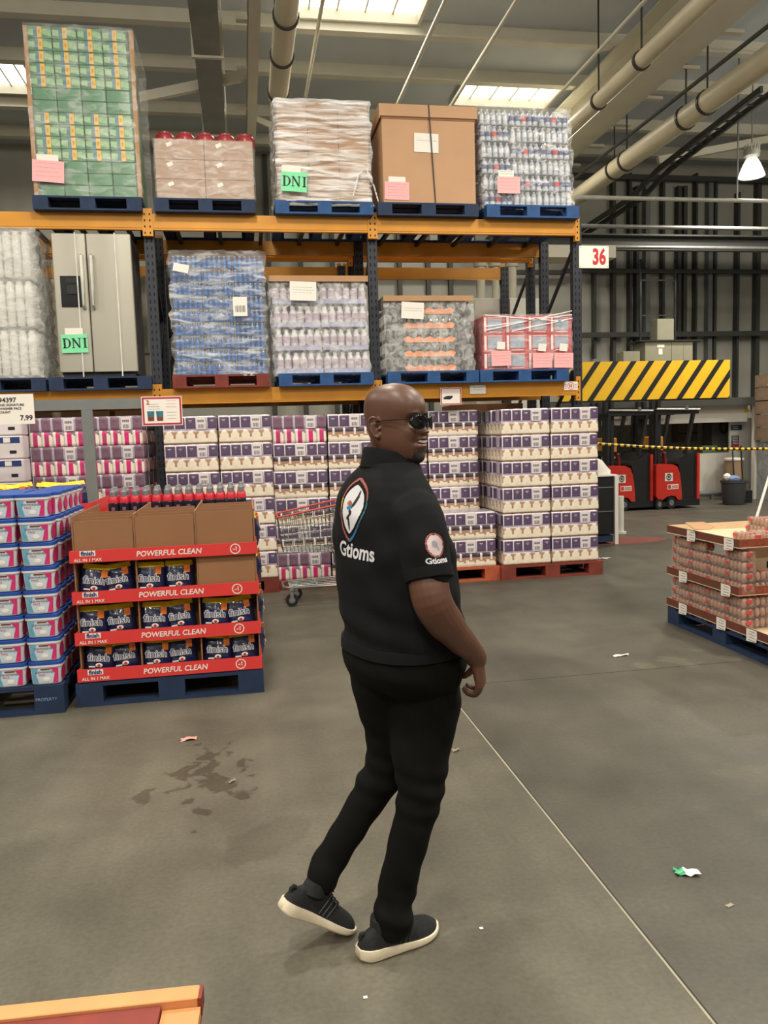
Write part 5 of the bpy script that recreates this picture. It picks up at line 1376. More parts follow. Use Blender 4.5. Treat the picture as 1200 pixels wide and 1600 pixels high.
# stacked pallets at the right edge
OLDW = mat('weathered_wood', rgb(124, 104, 84), .85, 0, .2, 6)
A = at(1183, 690, Y=14.9)
for k in range(5):
    z = at(1185, 690, Y=14.5).z + .02 + k * .27
    t = thing('old_crate', 'weathered brown wooden crate, %s in the pile at the right edge' % rowname(k, 5), 'crate', (A.x + .6, 14.5, z), group='old wooden crates')
    b = MB(); b.box(-.6, .6, 0, .02, 0, .1); b.box(-.6, .6, 0, .02, .14, .24); b.build('side_board', OLDW, t)
    b = MB(); b.box(-.6, -.5, .02, .5, 0, .25); b.build('end_board', OLDW, t)
    b = MB(); b.box(.5, .6, .02, .5, 0, .25); b.build('end_board', OLDW, t)
    b = MB(); b.box(-.48, .48, .04, .5, 0.001, .012); b.build('base', OLDW, t)
t = bigbox(A.x + .08, A.x + 1.3, 14.5, 15.0, 0, at(1190, 692, Y=14.5).z, mat('wrapped_grey_goods', rgb(150, 154, 156), .4, 0, .3, 14), 'grey film wrapped goods under the old crates at the right edge', 'wrapped_goods', 'wrapped goods')
b = MB(); 
t2 = thing('hazard_tape', 'black and yellow tape along the top of the grey wrapped goods', 'tape', (A.x + .05, 14.47, at(1190, 701, Y=14.47).z))
q = MB(); q2 = MB()
for k in range(10): (q if k % 2 else q2).box(.1 * k, .1 * k + .1, 0, .012, 0, .09)
q.build('yellow_bands', YELP, t2); q2.build('black_bands', HBL, t2)
# pole leaning near there
A = at(1181, 812, Y=11.2); B_ = at(1203, 740, Y=11.6)
t = thing('white_pole', 'slim white pole leaning at the right edge above the egg pallet', 'pole', A); b = MB(); b.cyl((0, 0, 0), B_ - A + (B_ - A) * .3, .022, n=10); b.cyl((0, 0, 0), ((A - B_) * (A.z / (B_.z - A.z)) * .98), .022, n=10)
b.build('pole', PAPER, t)
# black cabinet with white edges beside the tissue stack
A = at(963, 850, Z=0); YC = A.y
x0 = at(925, 800, Y=YC).x; x1 = at(960, 800, Y=YC).x; z1 = at(950, 742, Y=YC).z
t = thing('black_cabinet', 'black cabinet with a white front post beside the tissue stack nearest the forklifts', 'cabinet', (x0, YC, 0))
b = MB(); b.box(0, x1 - x0, .02, .9, .14, z1 - .02); b.build('body', mat('cabinet_black', rgb(24, 25, 28), .5, 0, .15), t)
b = MB(); b.box(0, x1 - x0 + .05, 0, .92, z1 - .02, z1); b.build('top', PAPER, t)
b = MB(); b.box(x1 - x0 + .0, x1 - x0 + .05, -.02, .03, 0, z1 - .02); b.build('post', PAPER, t)
b = MB(); b.box(0, x1 - x0, .04, .85, .03, .12); b.build('dolly', BLUED, t)
b = MB()
for z in (.45, .78): b.box(0, x1 - x0, .012, .018, z, z + .012)
b.build('rail', GREYP, t)
t = thing('white_cloth', 'crumpled white sheet on top of the black cabinet', 'cloth', (x0 + .15, YC + .2, z1 + .001))
b = MB(); rnd = random.Random(4); b.loft([[(.2 * s_ * cos(2 * pi * k / 12) * rnd.uniform(.85, 1.1), .15 * s_ * sin(2 * pi * k / 12) * rnd.uniform(.85, 1.1), z) for k in range(12)] for s_, z in ((1, 0), (1.02, .05), (.8, .12), (.5, .19), (.15, .22))]); b.build('sheet', PAPER, t, smooth=True)
A = at(973, 833, Z=0); t = thing('white_tube_post', 'short white tube post standing right of the black cabinet', 'post', (at(970, 830, Y=YC + 1).x, YC + 1, 0))
zt_ = at(970, 775, Y=YC + 1).z; b = MB(); b.cyl((0, 0, 0.03), (0, 0, zt_), .045, n=14); b.build('tube', WHITE, t, smooth=True)
b = MB(); b.cyl((0, 0, 0), (0, 0, .03), .08, n=14); b.build('foot', WHITE, t)
A = at(978, 846, Z=0); b = MB(); b.add([(.75 * cos(2 * pi * k / 30), .35 * sin(2 * pi * k / 30), 0) for k in range(30)], [list(range(30))]); struct(b.build('trim_60', mat('red_floor_paint', rgb(128, 66, 56), .7, 0, .2, 6), None, (A.x - .1, A.y + .1, .0012)))

# ================================================================ SHOPPING TROLLEY
CHR = mat('chromed_wire', rgb(150, 150, 146), .3, .8, .05); CRD = mat('trolley_red', rgb(190, 72, 58), .45, 0, .08)
YC_ = 7.35
P = lambda px, py, Y=YC_: at(px, py, Y=Y)
X0 = P(436, 840).x; ztop0 = P(436, 810).z; zbot = P(436, 866).z; ztop1 = ztop0 + .17; Lc = .95
t = thing('shopping_trolley', 'empty looking wire shopping trolley with red rim behind the man', 'trolley', (X0, YC_, 0))
def wire(b, p, q, r=.0035): b.cyl(p, q, r, n=5)
b = MB()
def bk(u, v, s):   # u along length, v height, s side -1..1 ; basket tapers to the nose
    zt_, zb_ = ztop0 + (ztop1 - ztop0) * u, zbot - .02 * u
    hw = .20 + .08 * u - .03 * (1 - v)
    return Vector((Lc * u + .04 * (1 - v) * (1 - u), .28 + s * hw, zb_ + (zt_ - zb_) * v))
for s in (-1, 1):
    for k in range(27): u = k / 26; wire(b, bk(u, 0, s), bk(u, 1, s))
    for k in range(7): v = k / 6; wire(b, bk(0, v, s), bk(1, v, s), .0035)
for k in range(11): s = -1 + 2 * k / 10; wire(b, bk(0, 0, s), bk(0, 1, s)); wire(b, bk(0, 0, s), bk(1, 0, s)); wire(b, bk(1, 0, s), bk(1, 1, s))
for k in range(7): v = k / 6; wire(b, bk(0, v, -1), bk(0, v, 1)); wire(b, bk(1, v, -1), bk(1, v, 1))
for k in range(12): u = k / 11; wire(b, bk(u, 0, -1), bk(u, 0, 1))
b.build('basket', CHR, t)
b = MB()
for p, q in ((bk(0, 1, -1), bk(1, 1, -1)), (bk(0, 1, 1), bk(1, 1, 1)), (bk(0, 1, -1), bk(0, 1, 1))): b.cyl(p, q, .010, n=8)
b.build('rim', CRD, t, smooth=True)
b = MB(); b.tube([bk(1, 1, -1) + Vector((.0, 0, -.02)), bk(1, 1, -1) + Vector((.12, 0, .03)), bk(1, 1, 1) + Vector((.12, 0, .03)), bk(1, 1, 1) + Vector((0, 0, -.02))], .014, 8); b.build('handle', CRD, t, smooth=True)
fz = .19
b = MB()
for s in (-1, 1):
    y = .28 + s * .22
    b.tube([(.52, y, zbot - .02), (.60, y, .34), (.66, y, fz + .03), (.60, y, fz), (.1, y - s * .03, fz - .01), (.03, y - s * .1, fz - .01)], .012, 8)
    b.tube([(.52, y, zbot - .02), (1.0, y, zbot), (1.02, y, ztop1 - .05)], .012, 8)
    b.tube([(.62, y, fz), (1.02, y, fz - .03)], .012, 8)
b.tube([(.03, .15, fz - .01), (.03, .41, fz - .01)], .012, 8); b.tube([(.36, .08, fz), (.33, .48, fz)], .006, 6)
for k in range(5): b.tube([(.08, .14 + .07 * k, fz), (.62, .1 + .09 * k, fz + .01)], .004, 5)
b.build('frame', CHR, t, smooth=True)
for i, (x, y) in enumerate(((.1, .1), (.16, .42), (.98, .06), (.98, .5))):
    b = MB(); b.cyl((x, y - .014, .062), (x, y + .014, .062), .06, n=18); wl = b.build('wheel', RUBBER, t, smooth=True)
    b = MB(); b.cyl((x, y - .017, .062), (x, y + .017, .062), .03, n=12); b.build('hub', GREYP, wl, smooth=True)
    b = MB(); b.box(x - .016, x + .016, y - .024, y - .018, .05, .15); b.box(x - .016, x + .016, y + .018, y + .024, .05, .15); b.box(x - .02, x + .02, y - .024, y + .024, .145, .175); b.build('castor_fork', STEEL, t)
t = thing('wrapped_pack', 'clear plastic wrapped pack lying in the trolley basket', 'pack', (X0 + .62, YC_ + .16, zbot + .0))
b = MB(); b.rbox(-.1, .1, 0, .25, 0.004, .27, .03); b.build('body', mat('crumpled_pack', rgb(190, 190, 196), .25, .1, .45, 40, .6), t)
b = MB(); b.box(-.05, .06, -.002, 0, .06, .12); b.build('pink_label', PINKINK, t)
b = MB(); b.box(-.075, -.055, -.002, 0, .03, .13); b.build('blue_label', WBL, t)

# ================================================================ EGG PALLET
XE, YE1, YE0 = 3.34, 5.88, 4.45
pallet('dark', XE, XE + 1.15, YE0, 0, 'dark blue pallet under the egg trays', d=YE1 - YE0)
TRAYR = mat('tray_red_print', rgb(140, 66, 46), .6, 0, .3, 40); TRAYS = mat('tray_side_brown', rgb(104, 58, 44), .65, 0, .12, 10); TRAYC = mat('tray_cream_inside', rgb(214, 190, 156), .7, 0, .05)
EGG = mat('egg_shell', rgb(166, 124, 98), .5, 0, .12, 30); ECL = wrap_mat('egg_carton_clear', (.8, .76, .74), .0, (20, 20, 20), 0, .25); ELB = mat('egg_red_label', rgb(206, 72, 74), .4, 0, .05)  # egg colour set darker to carry the low light here
def tray(x0, x1, y0, y1, z, h, label, tags):
    t = thing('egg_tray', label, 'tray', (x0, y0, z)); w_, d_ = x1 - x0, y1 - y0
    b = MB(); b.box(0, w_, 0, d_, 0, .006, 2); b.box(0, .006, 0, d_, .006, h, 1); b.box(w_ - .006, w_, 0, d_, .006, h, 1); b.box(.006, w_ - .006, 0, .006, .006, h, 0); b.box(.006, w_ - .006, d_ - .006, d_, .006, h, 0)
    b.box(.006, .008, .006, d_ - .006, .006, h, 2); b.box(.008, w_ - .008, d_ - .008, d_ - .006, .006, h, 2); b.build('tray', [TRAYR, TRAYS, TRAYC], t)
    for i, y in enumerate(tags):
        q = MB(); q.add([(-.004, .055, h * .95), (-.004, -.055, h * .95), (-.004, -.06, h * .3), (-.004, -.05, -.02), (-.004, .055, -.03), (-.006, .055, h * .95), (-.006, -.055, h * .95), (-.006, -.06, h * .3), (-.006, -.05, -.02), (-.006, .055, -.03)],
                        [(0, 1, 2, 3, 4), (9, 8, 7, 6, 5)]); tg = q.build('price_tag', PAPER, t, (0, y - y0, 0))
        q = MB()
        for k in range(4): q.box(-.0075, -.0065, -.04, .02 + .01 * (k % 2), h * .7 - k * .02, h * .7 - k * .02 + .003)
        q.build('print', GREYINK, tg)
    return t
EW, EL, EH = .115, .235, .062
def egg_carton():
    t = thing('egg_carton', 'egg carton', 'egg carton'); first = None
    for i in range(5):
        for k in range(2):
            y, x = .024 + i * .0455, (k - .5) * .05
            if first is None:
                b = MB(); b.ell((0, 0, 0), .021, .021, .027, 10, 8); first = b.build('egg', EGG, t, (x, y, .031), smooth=True)
            else:
                o = first.copy(); COL.objects.link(o); o.parent = t; o.location = (x, y, .031)
    b = MB(); b.rbox(-.054, .054, 0, .23, .001, .059, .018); b.build('clear_shell', ECL, t, smooth=True)
    b = MB(); b.box(-.0562, -.0545, .16, .20, .034, .050); b.box(-.03, .03, .05, .1, .0592, .0602); b.box(-.025, .025, -.0018, -.0004, .034, .052); b.build('red_label', ELB, t); return t
PEC = Proto(egg_carton())
zt1 = .147; th1 = at(1047, 930, Y=YE1).z - zt1
zt2 = at(1047, 896, Y=YE1).z; th2 = at(1047, 884, Y=YE1).z - zt2; zt3 = at(1047, 832, Y=YE1).z; th3 = at(1047, 823, Y=YE1).z - zt3
YM = 4.93; th = .062
tray(XE - .01, XE + 1.12, YE0, YE1, zt1, th, 'lowest egg tray, long brown side facing the aisle', (5.63, 5.12, 4.77))
tray(XE - .01, XE + 1.12, YM, YE1, zt2, th, 'middle egg tray with two price tags', (5.63, 5.07))
tray(XE - .01, XE + 1.12, YM, YE1, zt3, th, 'top egg tray with cream inside and few cartons', (5.52, 5.04))
for lvl, (za, zb_, nr) in enumerate(((zt1 + .01, zt2, 4), (zt2 + .01, zt3, 4))):
    hh = (zb_ - za) / nr if lvl == 0 else EH
    nr = (3, 4)[lvl]; pz = min(.076, (zb_ - za) / (nr + .03))
    for r in range(nr):
        for k in range(4):
            if lvl and r == 3 and k == 2: continue
            PEC.put((XE + .07, 5.635 - k * .238, za + r * pz), 0, 'egg carton on the aisle side of the %s tray, %s layer, %s from the back' % (('lowest', 'middle')[lvl], ORD[r], ORD[k]), 'egg cartons on the aisle side', (1, 1, pz / .0612))
    for r in range(nr if lvl == 0 else 2):
        for k in range(3):
            PEC.put((XE + .14 + .24 * k, YM + .068, za + r * pz), -pi / 2, 'egg carton on the near face of the %s tray, %s layer, %s from left' % (('lowest', 'middle')[lvl], ORD[r], ORD[k]), 'egg cartons on the near face', (1, 1, pz / .0612))
for k in range(3):
    PEC.put((XE + .14 + .24 * k, YE0 + .12, zt1 + .01), -pi / 2, 'egg carton lying in the open front of the lowest tray, %s from left' % ORD[k], 'egg cartons in the open front')
    PEC.put((XE + .14 + .24 * k, YE0 + .26, zt1 + .01), -pi / 2, 'egg carton in second row of the open lowest tray, %s from left' % ORD[k], 'egg cartons in the open front')
for i, (x, y, z, rz) in enumerate(((.20, 5.02, 0, .05), (.33, 5.02, 0, 0), (.55, 5.0, 0, 0), (.68, 5.05, 0, 0), (.52, 5.35, 0, 0), (.66, 5.3, .0612, .1), (.78, 5.3, 0, 0), (.53, 5.33, .0612, 0))):
    PEC.put((XE + x, y, zt3 + .008 + z), rz, 'egg carton in the top tray, %s counted from the near left corner' % ORD[i], 'egg cartons in the top tray')
t = thing('card_divider', 'cream card sheet standing between cartons above the middle tray', 'card sheet', (XE + .16, YM + .16, zt2 + .135)); b = MB(); b.box(0, .9, 0, .004, 0, zt3 - zt2 - .14); b.build('sheet', TRAYC, t)
q = MB()
for x in (.16, .42): q.box(x, x + .035, -.002, 0, .02, .07)
q.build('punched_slot', DARKM, t)
A = at(1093, 820, Y=5.5)
t = thing('cardboard_scrap', 'torn piece of brown cardboard lying on the top egg tray', 'cardboard scrap', (A.x, 5.5, zt3 + th + .001))
b = MB(); b.loft([[(x, y, z) for x, y in ((-.09, -.08), (.02, -.1), (.1, -.04), (.08, .08), (-.07, .09))] for z in (0, .005)]); o = b.build('sheet', CARD, t); o.rotation_euler = (.2, .0, 0); o.location = (0, 0, .03)

# ================================================================ NEAR LEFT: RED AND BARE WOOD PALLET TOP
PINE = mat('bare_pine', rgb(204, 140, 88), .6, 0, .14, 5, .2); REDW = mat('red_painted_wood', rgb(118, 42, 32), .6, 0, .25, 9, .3)
zt_ = .62
A = at(318, 1537, Z=zt_); B_ = at(0, 1571, Z=zt_); ang = math.atan2(A.y - B_.y, A.x - B_.x)
t = thing('wooden_crate', 'pine and red painted wooden pallet edge in the near left corner', 'wooden pallet', (A.x, A.y, 0), ang)
b = MB(); b.rbox(-1.1, -.006, -.036, 0, zt_ - .035, zt_, .004); b.build('top_rail', PINE, t)
b = MB(); b.box(-.0055, .0, -.036, 0, zt_ - .034, zt_ - .001); b.build('red_end_edge', REDW, t)
b = MB(); b.box(-1.1, -.07, -.09, -.037, zt_ - .03, zt_ - .006); b.build('red_board', REDW, t)
b = MB(); b.box(-.068, -.002, -.12, -.037, zt_ - .035, zt_ - .016); b.build('end_board', PINE, t)
b = MB(); b.box(-1.1, -.02, -1.0, -.13, zt_ - .05, zt_ - .035); b.build('deck', REDW, t)
for k in range(4):
    for x in (-1.1, -.6, -.12):
        b = MB(); b.box(x, x + .1, -.98, -.01, k * .148, k * .148 + .12); b.build('block', REDW, t)
    b = MB(); b.box(-1.1, -.004, -1.0, -.004, k * .148 + .121, k * .148 + .146); b.build('deck', REDW if k % 2 else ORP, t)
# ================================================================ LITTER
def litter(px, py, w_, d_, m, label, rz=0, seed=0, name='litter', m2=None):
    A = at(px, py, Z=0); rnd = random.Random(seed); b = MB(); n = 5; o = 0
    for i in range(n + 1):
        for k in range(n + 1): b.v.append(((i / n - .5) * w_ * rnd.uniform(.85, 1.1), (k / n - .5) * d_ * rnd.uniform(.8, 1.15), .0015 + .012 * rnd.random() * (w_ > .03)))
    for i in range(n):
        for k in range(n): a_ = i * (n + 1) + k; b.f.append([a_, a_ + n + 1, a_ + n + 2, a_ + 1]); b.m.append(1 if m2 and i < 2 else 0)
    o = b.build(name, [m, m2] if m2 else m, None, (A.x, A.y, 0), rz=rz); md = o.modifiers.new('thickness', 'SOLIDIFY'); md.thickness = .001; md.offset = 1
    return tag(o, label, 'litter')
litter(1073, 1365, .085, .045, PAPER, 'crumpled white and green sweet wrapper on the dark slab', -.3, 1, 'sweet_wrapper', mat('wrapper_green', rgb(60, 170, 120), .4))
litter(295, 1156, .085, .035, mat('wrapper_pink', rgb(214, 150, 140), .5), 'pale pink paper scrap on the floor before the red display', .1, 2, 'paper_scrap')
litter(712, 1174, .04, .02, mat('drab_paper', rgb(150, 140, 120), .8), 'tiny tan scrap beside the mans right knee', .4, 3, 'paper_scrap')
litter(752, 1451, .012, .012, PAPER, 'tiny white crumb right of the front shoe', 0, 4, 'paper_crumb')
litter(571, 1559, .012, .010, PAPER, 'tiny white crumb below the front shoe', 0, 5, 'paper_crumb')
litter(1140, 1415, .03, .015, mat('drab_paper', rgb(150, 140, 120), .8), 'small tan scrap on the dark slab below the wrapper', .3, 6, 'paper_scrap')
litter(945, 873, .14, .05, PAPER, 'white strip of paper beside the red pallet nearest the forklifts', 0, 7, 'paper_strip')
litter(970, 1025, .12, .03, PAPER, 'thin white scraps along the floor left of the egg pallet', .1, 8, 'paper_strip')
litter(363, 1222, .045, .012, mat('drab_paper', rgb(150, 140, 120), .8), 'thin twig like scrap on the bare floor left of the man', .8, 9, 'paper_scrap')
# ================================================================ THE MAN
from mathutils.bvhtree import BVHTree
def skin_mat():
    m = mat('brown_skin', rgb(92, 61, 47), .42, 0, .07, 14, .08, spec=.5)
    return m
SKIN = skin_mat(); BEARD = mat('black_beard', rgb(36, 27, 23), .8, 0, .2, 60, .4); LIP = mat('lip_brown', rgb(112, 66, 60), .4)
SHIRT = mat('black_jersey', rgb(19, 20, 22), .9, 0, .1, 5, .1, spec=.2); TROU = mat('black_trouser_cloth', rgb(15, 16, 15), .95, 0, .1, 6, .1, spec=.15)
SHOEB = mat('black_knit', rgb(28, 29, 31), .85, 0, .2, 60, .3); SOLE = mat('cream_foam_sole', rgb(240, 226, 200), .6, 0, .04, 60)
fa = radians(20.2); fv = Vector((cos(fa), sin(fa), 0)); sv = Vector((cos(fa - pi / 2), sin(fa - pi / 2), 0))   # forward, his right
man = thing('person', 'bald man in black polo shirt and black trousers walking, looking over his shoulder', 'person', (.40, 2.38, 0))
man['label'] = 'bald man in sunglasses, black polo shirt and black trousers, walking past looking back'
inv = -man.location
def joined_remesh(parts, name, mats, voxel, smooth_it=4, mfun=None):
    v, f = [], []
    for b in parts:
        o = len(v); v += b.v; f += [[i + o for i in q] for q in b.f]
    me = bpy.data.meshes.new('tmp'); me.from_pydata(v, [], f); me.update()
    bm = bmesh.new(); bm.from_mesh(me); bmesh.ops.recalc_face_normals(bm, faces=bm.faces); bm.to_mesh(me); bm.free()
    ob = bpy.data.objects.new('tmp', me); COL.objects.link(ob)
    r = ob.modifiers.new('r', 'REMESH'); r.mode = 'VOXEL'; r.voxel_size = voxel; r.adaptivity = 0
    s_ = ob.modifiers.new('s', 'SMOOTH'); s_.factor = .5; s_.iterations = smooth_it
    dg = bpy.context.evaluated_depsgraph_get(); dg.update()
    out = bpy.data.meshes.new_from_object(ob.evaluated_get(dg)); bpy.data.objects.remove(ob)
    out.name = name; out.materials.clear()
    for m in mats: out.materials.append(m)
    return out
def ripple(me, fn):
    nr = [v.normal.copy() for v in me.vertices]; co = [v.co.copy() for v in me.vertices]; out = []
    for p, n_ in zip(co, nr): out.extend(p + n_ * fn(p))
    me.vertices.foreach_set('co', out); me.update()
def place_mesh(me, name, parent, mfun=None):
    for v in me.vertices: v.co += inv
    if mfun:
        for p in me.polygons: p.material_index = mfun(p.center - inv)
    me.polygons.foreach_set('use_smooth', [True] * len(me.polygons)); me.update()
    o = bpy.data.objects.new(name, me); COL.objects.link(o); o.parent = parent
    return o
def ellring(c, a, b, n=28, tilt=0.0, ex=2.3):
    out = []
    for k in range(n):
        t_ = 2 * pi * k / n; cs, sn = cos(t_), sin(t_)
        u = abs(cs) ** (2 / ex) * (1 if cs > 0 else -1); w_ = abs(sn) ** (2 / ex) * (1 if sn > 0 else -1)
        out.append(c + sv * (a * u) + fv * (b * w_) + Vector((0, 0, tilt * w_)))
    return out
def chain(pts, n=16, sub=4):
    """rounded limb through (point, radius) stations with smooth interpolation"""
    P_ = [Vector(p[0]) for p in pts]; R_ = [p[1] for p in pts]; out = []; rr = []
    for i in range(len(P_) - 1):
        p0, p1, p2, p3 = P_[max(i - 1, 0)], P_[i], P_[i + 1], P_[min(i + 2, len(P_) - 1)]
        for k in range(sub):
            t_ = k / sub; t2, t3 = t_ * t_, t_ ** 3
            out.append(.5 * (2 * p1 + (p2 - p0) * t_ + (2 * p0 - 5 * p1 + 4 * p2 - p3) * t2 + (3 * p1 - p0 - 3 * p2 + p3) * t3))
            h = t2 * (3 - 2 * t_); rr.append(R_[i] * (1 - h) + R_[i + 1] * h)
    out.append(P_[-1]); rr.append(R_[-1])
    # rounded ends
    d0 = (out[0] - out[1]).normalized(); d1 = (out[-1] - out[-2]).normalized()
    a = [(out[0] + d0 * rr[0] * .86, rr[0] * .3), (out[0] + d0 * rr[0] * .6, rr[0] * .75)]
    z = [(out[-1] + d1 * rr[-1] * .6, rr[-1] * .75), (out[-1] + d1 * rr[-1] * .86, rr[-1] * .3)]
    al = a + list(zip(out, rr)) + z
    b = MB(); b.tube([p for p, r in al], [r for p, r in al], n); return b
PT_ = lambda px, py, Y: at(px, py, Y=Y)
YB_ = 2.42
def torso_rings(rows, grow=0.0, Y=YB_):
    rings = []
    for (py, L_, R_, k) in rows:
        c = PT_((L_ + R_) / 2, py, Y); hw = (PT_(R_, py, Y).x - PT_(L_, py, Y).x) / 2 / cos(radians(9.8)) + grow
        a = hw / math.sqrt(.25 + .75 * k * k); rings.append(ellring(c, a, k * a))
    return rings
TOR = [(1006, 541, 718, .80), (985, 541, 716, .76), (950, 536, 712, .72), (900, 529, 707, .68), (850, 524, 698, .64), (800, 525, 684, .60), (775, 530, 674, .56), (756, 538, 664, .55), (742, 549, 657, .6), (730, 562, 652, .75), (716, 570, 652, .95)]
# ---- head
hp = PT_(618, 660, YB_); ha = radians(-44.8)
HX = Vector((cos(ha), sin(ha), 0)); HY = Vector((-sin(ha), cos(ha), 0)); HZ = Vector((0, 0, 1))
HZ = (HZ + HX * -.03).normalized()
def hw(x, y, z): return hp + HX * x + HY * y + HZ * z
ZS = [-.140, -.131, -.112, -.090, -.07, -.05, -.03, -.01, .01, .03, .05, .07, .09, .105, .115, .1205]
FS = [.036, .060, .082, .092, .095, .094, .092, .091, .092, .099, .099, .092, .077, .058, .036, .004]
BS = [.015, .030, .045, .056, .064, .078, .088, .095, .099, .101, .100, .096, .084, .066, .042, .004]
WS = [.024, .042, .059, .068, .073, .075, .075, .075, .0765, .0775, .077, .074, .065, .051, .032, .003]
def lerp(xs, ys, x):
    for i in range(len(xs) - 1):
        if x <= xs[i + 1]:
            t_ = (x - xs[i]) / (xs[i + 1] - xs[i]); 
            m0 = (ys[i + 1] - ys[max(i - 1, 0)]) / (xs[i + 1] - xs[max(i - 1, 0)]); m1 = (ys[min(i + 2, len(xs) - 1)] - ys[i]) / (xs[min(i + 2, len(xs) - 1)] - xs[i]); d_ = xs[i + 1] - xs[i]
            return (2 * t_ ** 3 - 3 * t_ ** 2 + 1) * ys[i] + (t_ ** 3 - 2 * t_ ** 2 + t_) * d_ * m0 + (-2 * t_ ** 3 + 3 * t_ ** 2) * ys[i + 1] + (t_ ** 3 - t_ ** 2) * d_ * m1
    return ys[-1]
G = lambda d_, s_: math.exp(-(d_ / s_) ** 2)
def face(x, y, z):
    if x < .02: return 0
    d = 0.0
    nz = max(0, min(1, (.012 - z) / .046)) if z > -.034 else max(0, 1 - (-.034 - z) / .010)
    d += .031 * nz ** 1.1 * G(y, .0075 + .006 * nz)                         # nose
    d += .011 * (G(y - .014, .007) + G(y + .014, .007)) * G(z + .034, .008)  # nostril wings
    d -= .012 * (G(y - .031, .015) + G(y + .031, .015)) * G(z - .002, .013)  # sockets
    d += .007 * (G(y - .028, .018) + G(y + .028, .018)) * G(z - .022, .008)  # brow
    d += .009 * (G(y - .040, .017) + G(y + .040, .017)) * G(z + .034, .016)  # cheeks of the smile
    d += .011 * G(y, .024) * (G(z + .052, .007) + 1.15 * G(z + .074, .008))    # lips
    d -= .006 * G(y, .024) * G(z + .0635, .005)                              # parted mouth
    d -= .004 * (G(y - .031, .006) + G(y + .031, .006)) * G(z + .055, .014)
    d -= .004 * G(y, .02) * G(z + .087, .006)
    d += .015 * G(y, .028) * G(z + .118, .018)                               # chin with beard
    return d
hb = MB(); NA = 88; NZ = 90; rings = []
for i in range(NZ + 1):
    z = ZS[0] + (ZS[-1] - ZS[0]) * (.5 - .5 * cos(pi * i / NZ)); F_, B_, W_ = lerp(ZS, FS, z), lerp(ZS, BS, z), lerp(ZS, WS, z); r = []
    for k in range(NA):
        a = 2 * pi * k / NA; cs, sn = cos(a), sin(a); ex = 2.25
        x = (F_ if cs > 0 else B_) * abs(cs) ** (2 / ex) * (1 if cs > 0 else -1); y = W_ * abs(sn) ** (2 / ex) * (1 if sn > 0 else -1)
        fd = face(x, y, z); r.append(hw(x + fd, y, z))
    rings.append(r)
hb.loft(rings)
ears = []
for s_ in (-1, 1):
    e = MB(); o = len(e.v); cx, cy, cz = -.012, s_ * .077, -.018
    prof = []
    for j in range(13):
        a = radians(-70 + 290 * j / 12) if False else radians(60 - 290 * j / 12 + 60)
    pts = [(cx + .004, cy - s_ * .004, cz + .012), (cx + .002, cy + s_ * .006, cz + .028), (cx - .010, cy + s_ * .012, cz + .034), (cx - .021, cy + s_ * .015, cz + .026), (cx - .024, cy + s_ * .015, cz + .010), (cx - .018, cy + s_ * .012, cz - .008), (cx - .010, cy + s_ * .008, cz - .022), (cx - .001, cy + s_ * .002, cz - .026), (cx + .004, cy - s_ * .003, cz - .016)]
    e = chain([(hw(*p), .0052 if 0 < i < 7 else .006) for i, p in enumerate(pts)], 8, 3); ears.append(e)
    e = chain([(hw(cx - .002, cy - s_ * .002, cz + .018), .008), (hw(cx - .013, cy + s_ * .005, cz + .012), .009), (hw(cx - .010, cy + s_ * .003, cz - .008), .008), (hw(cx - .002, cy - s_ * .002, cz - .014), .007)], 8, 3); ears.append(e)
    e = chain([(hw(cx + .006, cy - s_ * .004, cz + .004), .006), (hw(cx + .004, cy + s_ * .003, cz - .002), .005)], 8, 3); ears.append(e)
# ---- neck, arms, hands
nb = PT_(612, 735, YB_ + .01); nt = hw(-.022, 0, -.075)
neck = chain([(nb - Vector((0, 0, .08)), .085), (nb, .078), (nb.lerp(nt, .55), .071), (nt, .066), (hw(-.02, 0, -.03), .06)], 24)
core = MB(); core.loft(torso_rings([(r[0], r[1] + 8, r[2] - 8, r[3]) for r in TOR[1:]]))
AR = [(PT_(632, 792, 2.33), .07), (PT_(652, 808, 2.24), .068), (PT_(662, 850, 2.20), .061), (PT_(668, 900, 2.17), .0575), (PT_(675, 938, 2.15), .0570), (PT_(692, 968, 2.165), .0545), (PT_(716, 996, 2.19), .044), (PT_(738, 1019, 2.215), .034), (PT_(745, 1030, 2.225), .0315)]
armR = chain(AR, 20)
AL = [(PT_(598, 792, 2.50), .07), (PT_(590, 808, 2.60), .068), (PT_(604, 870, 2.66), .057), (PT_(622, 930, 2.69), .052), (PT_(655, 970, 2.70), .046), (PT_(684, 1000, 2.70), .03)]
armL = chain(AL, 18)
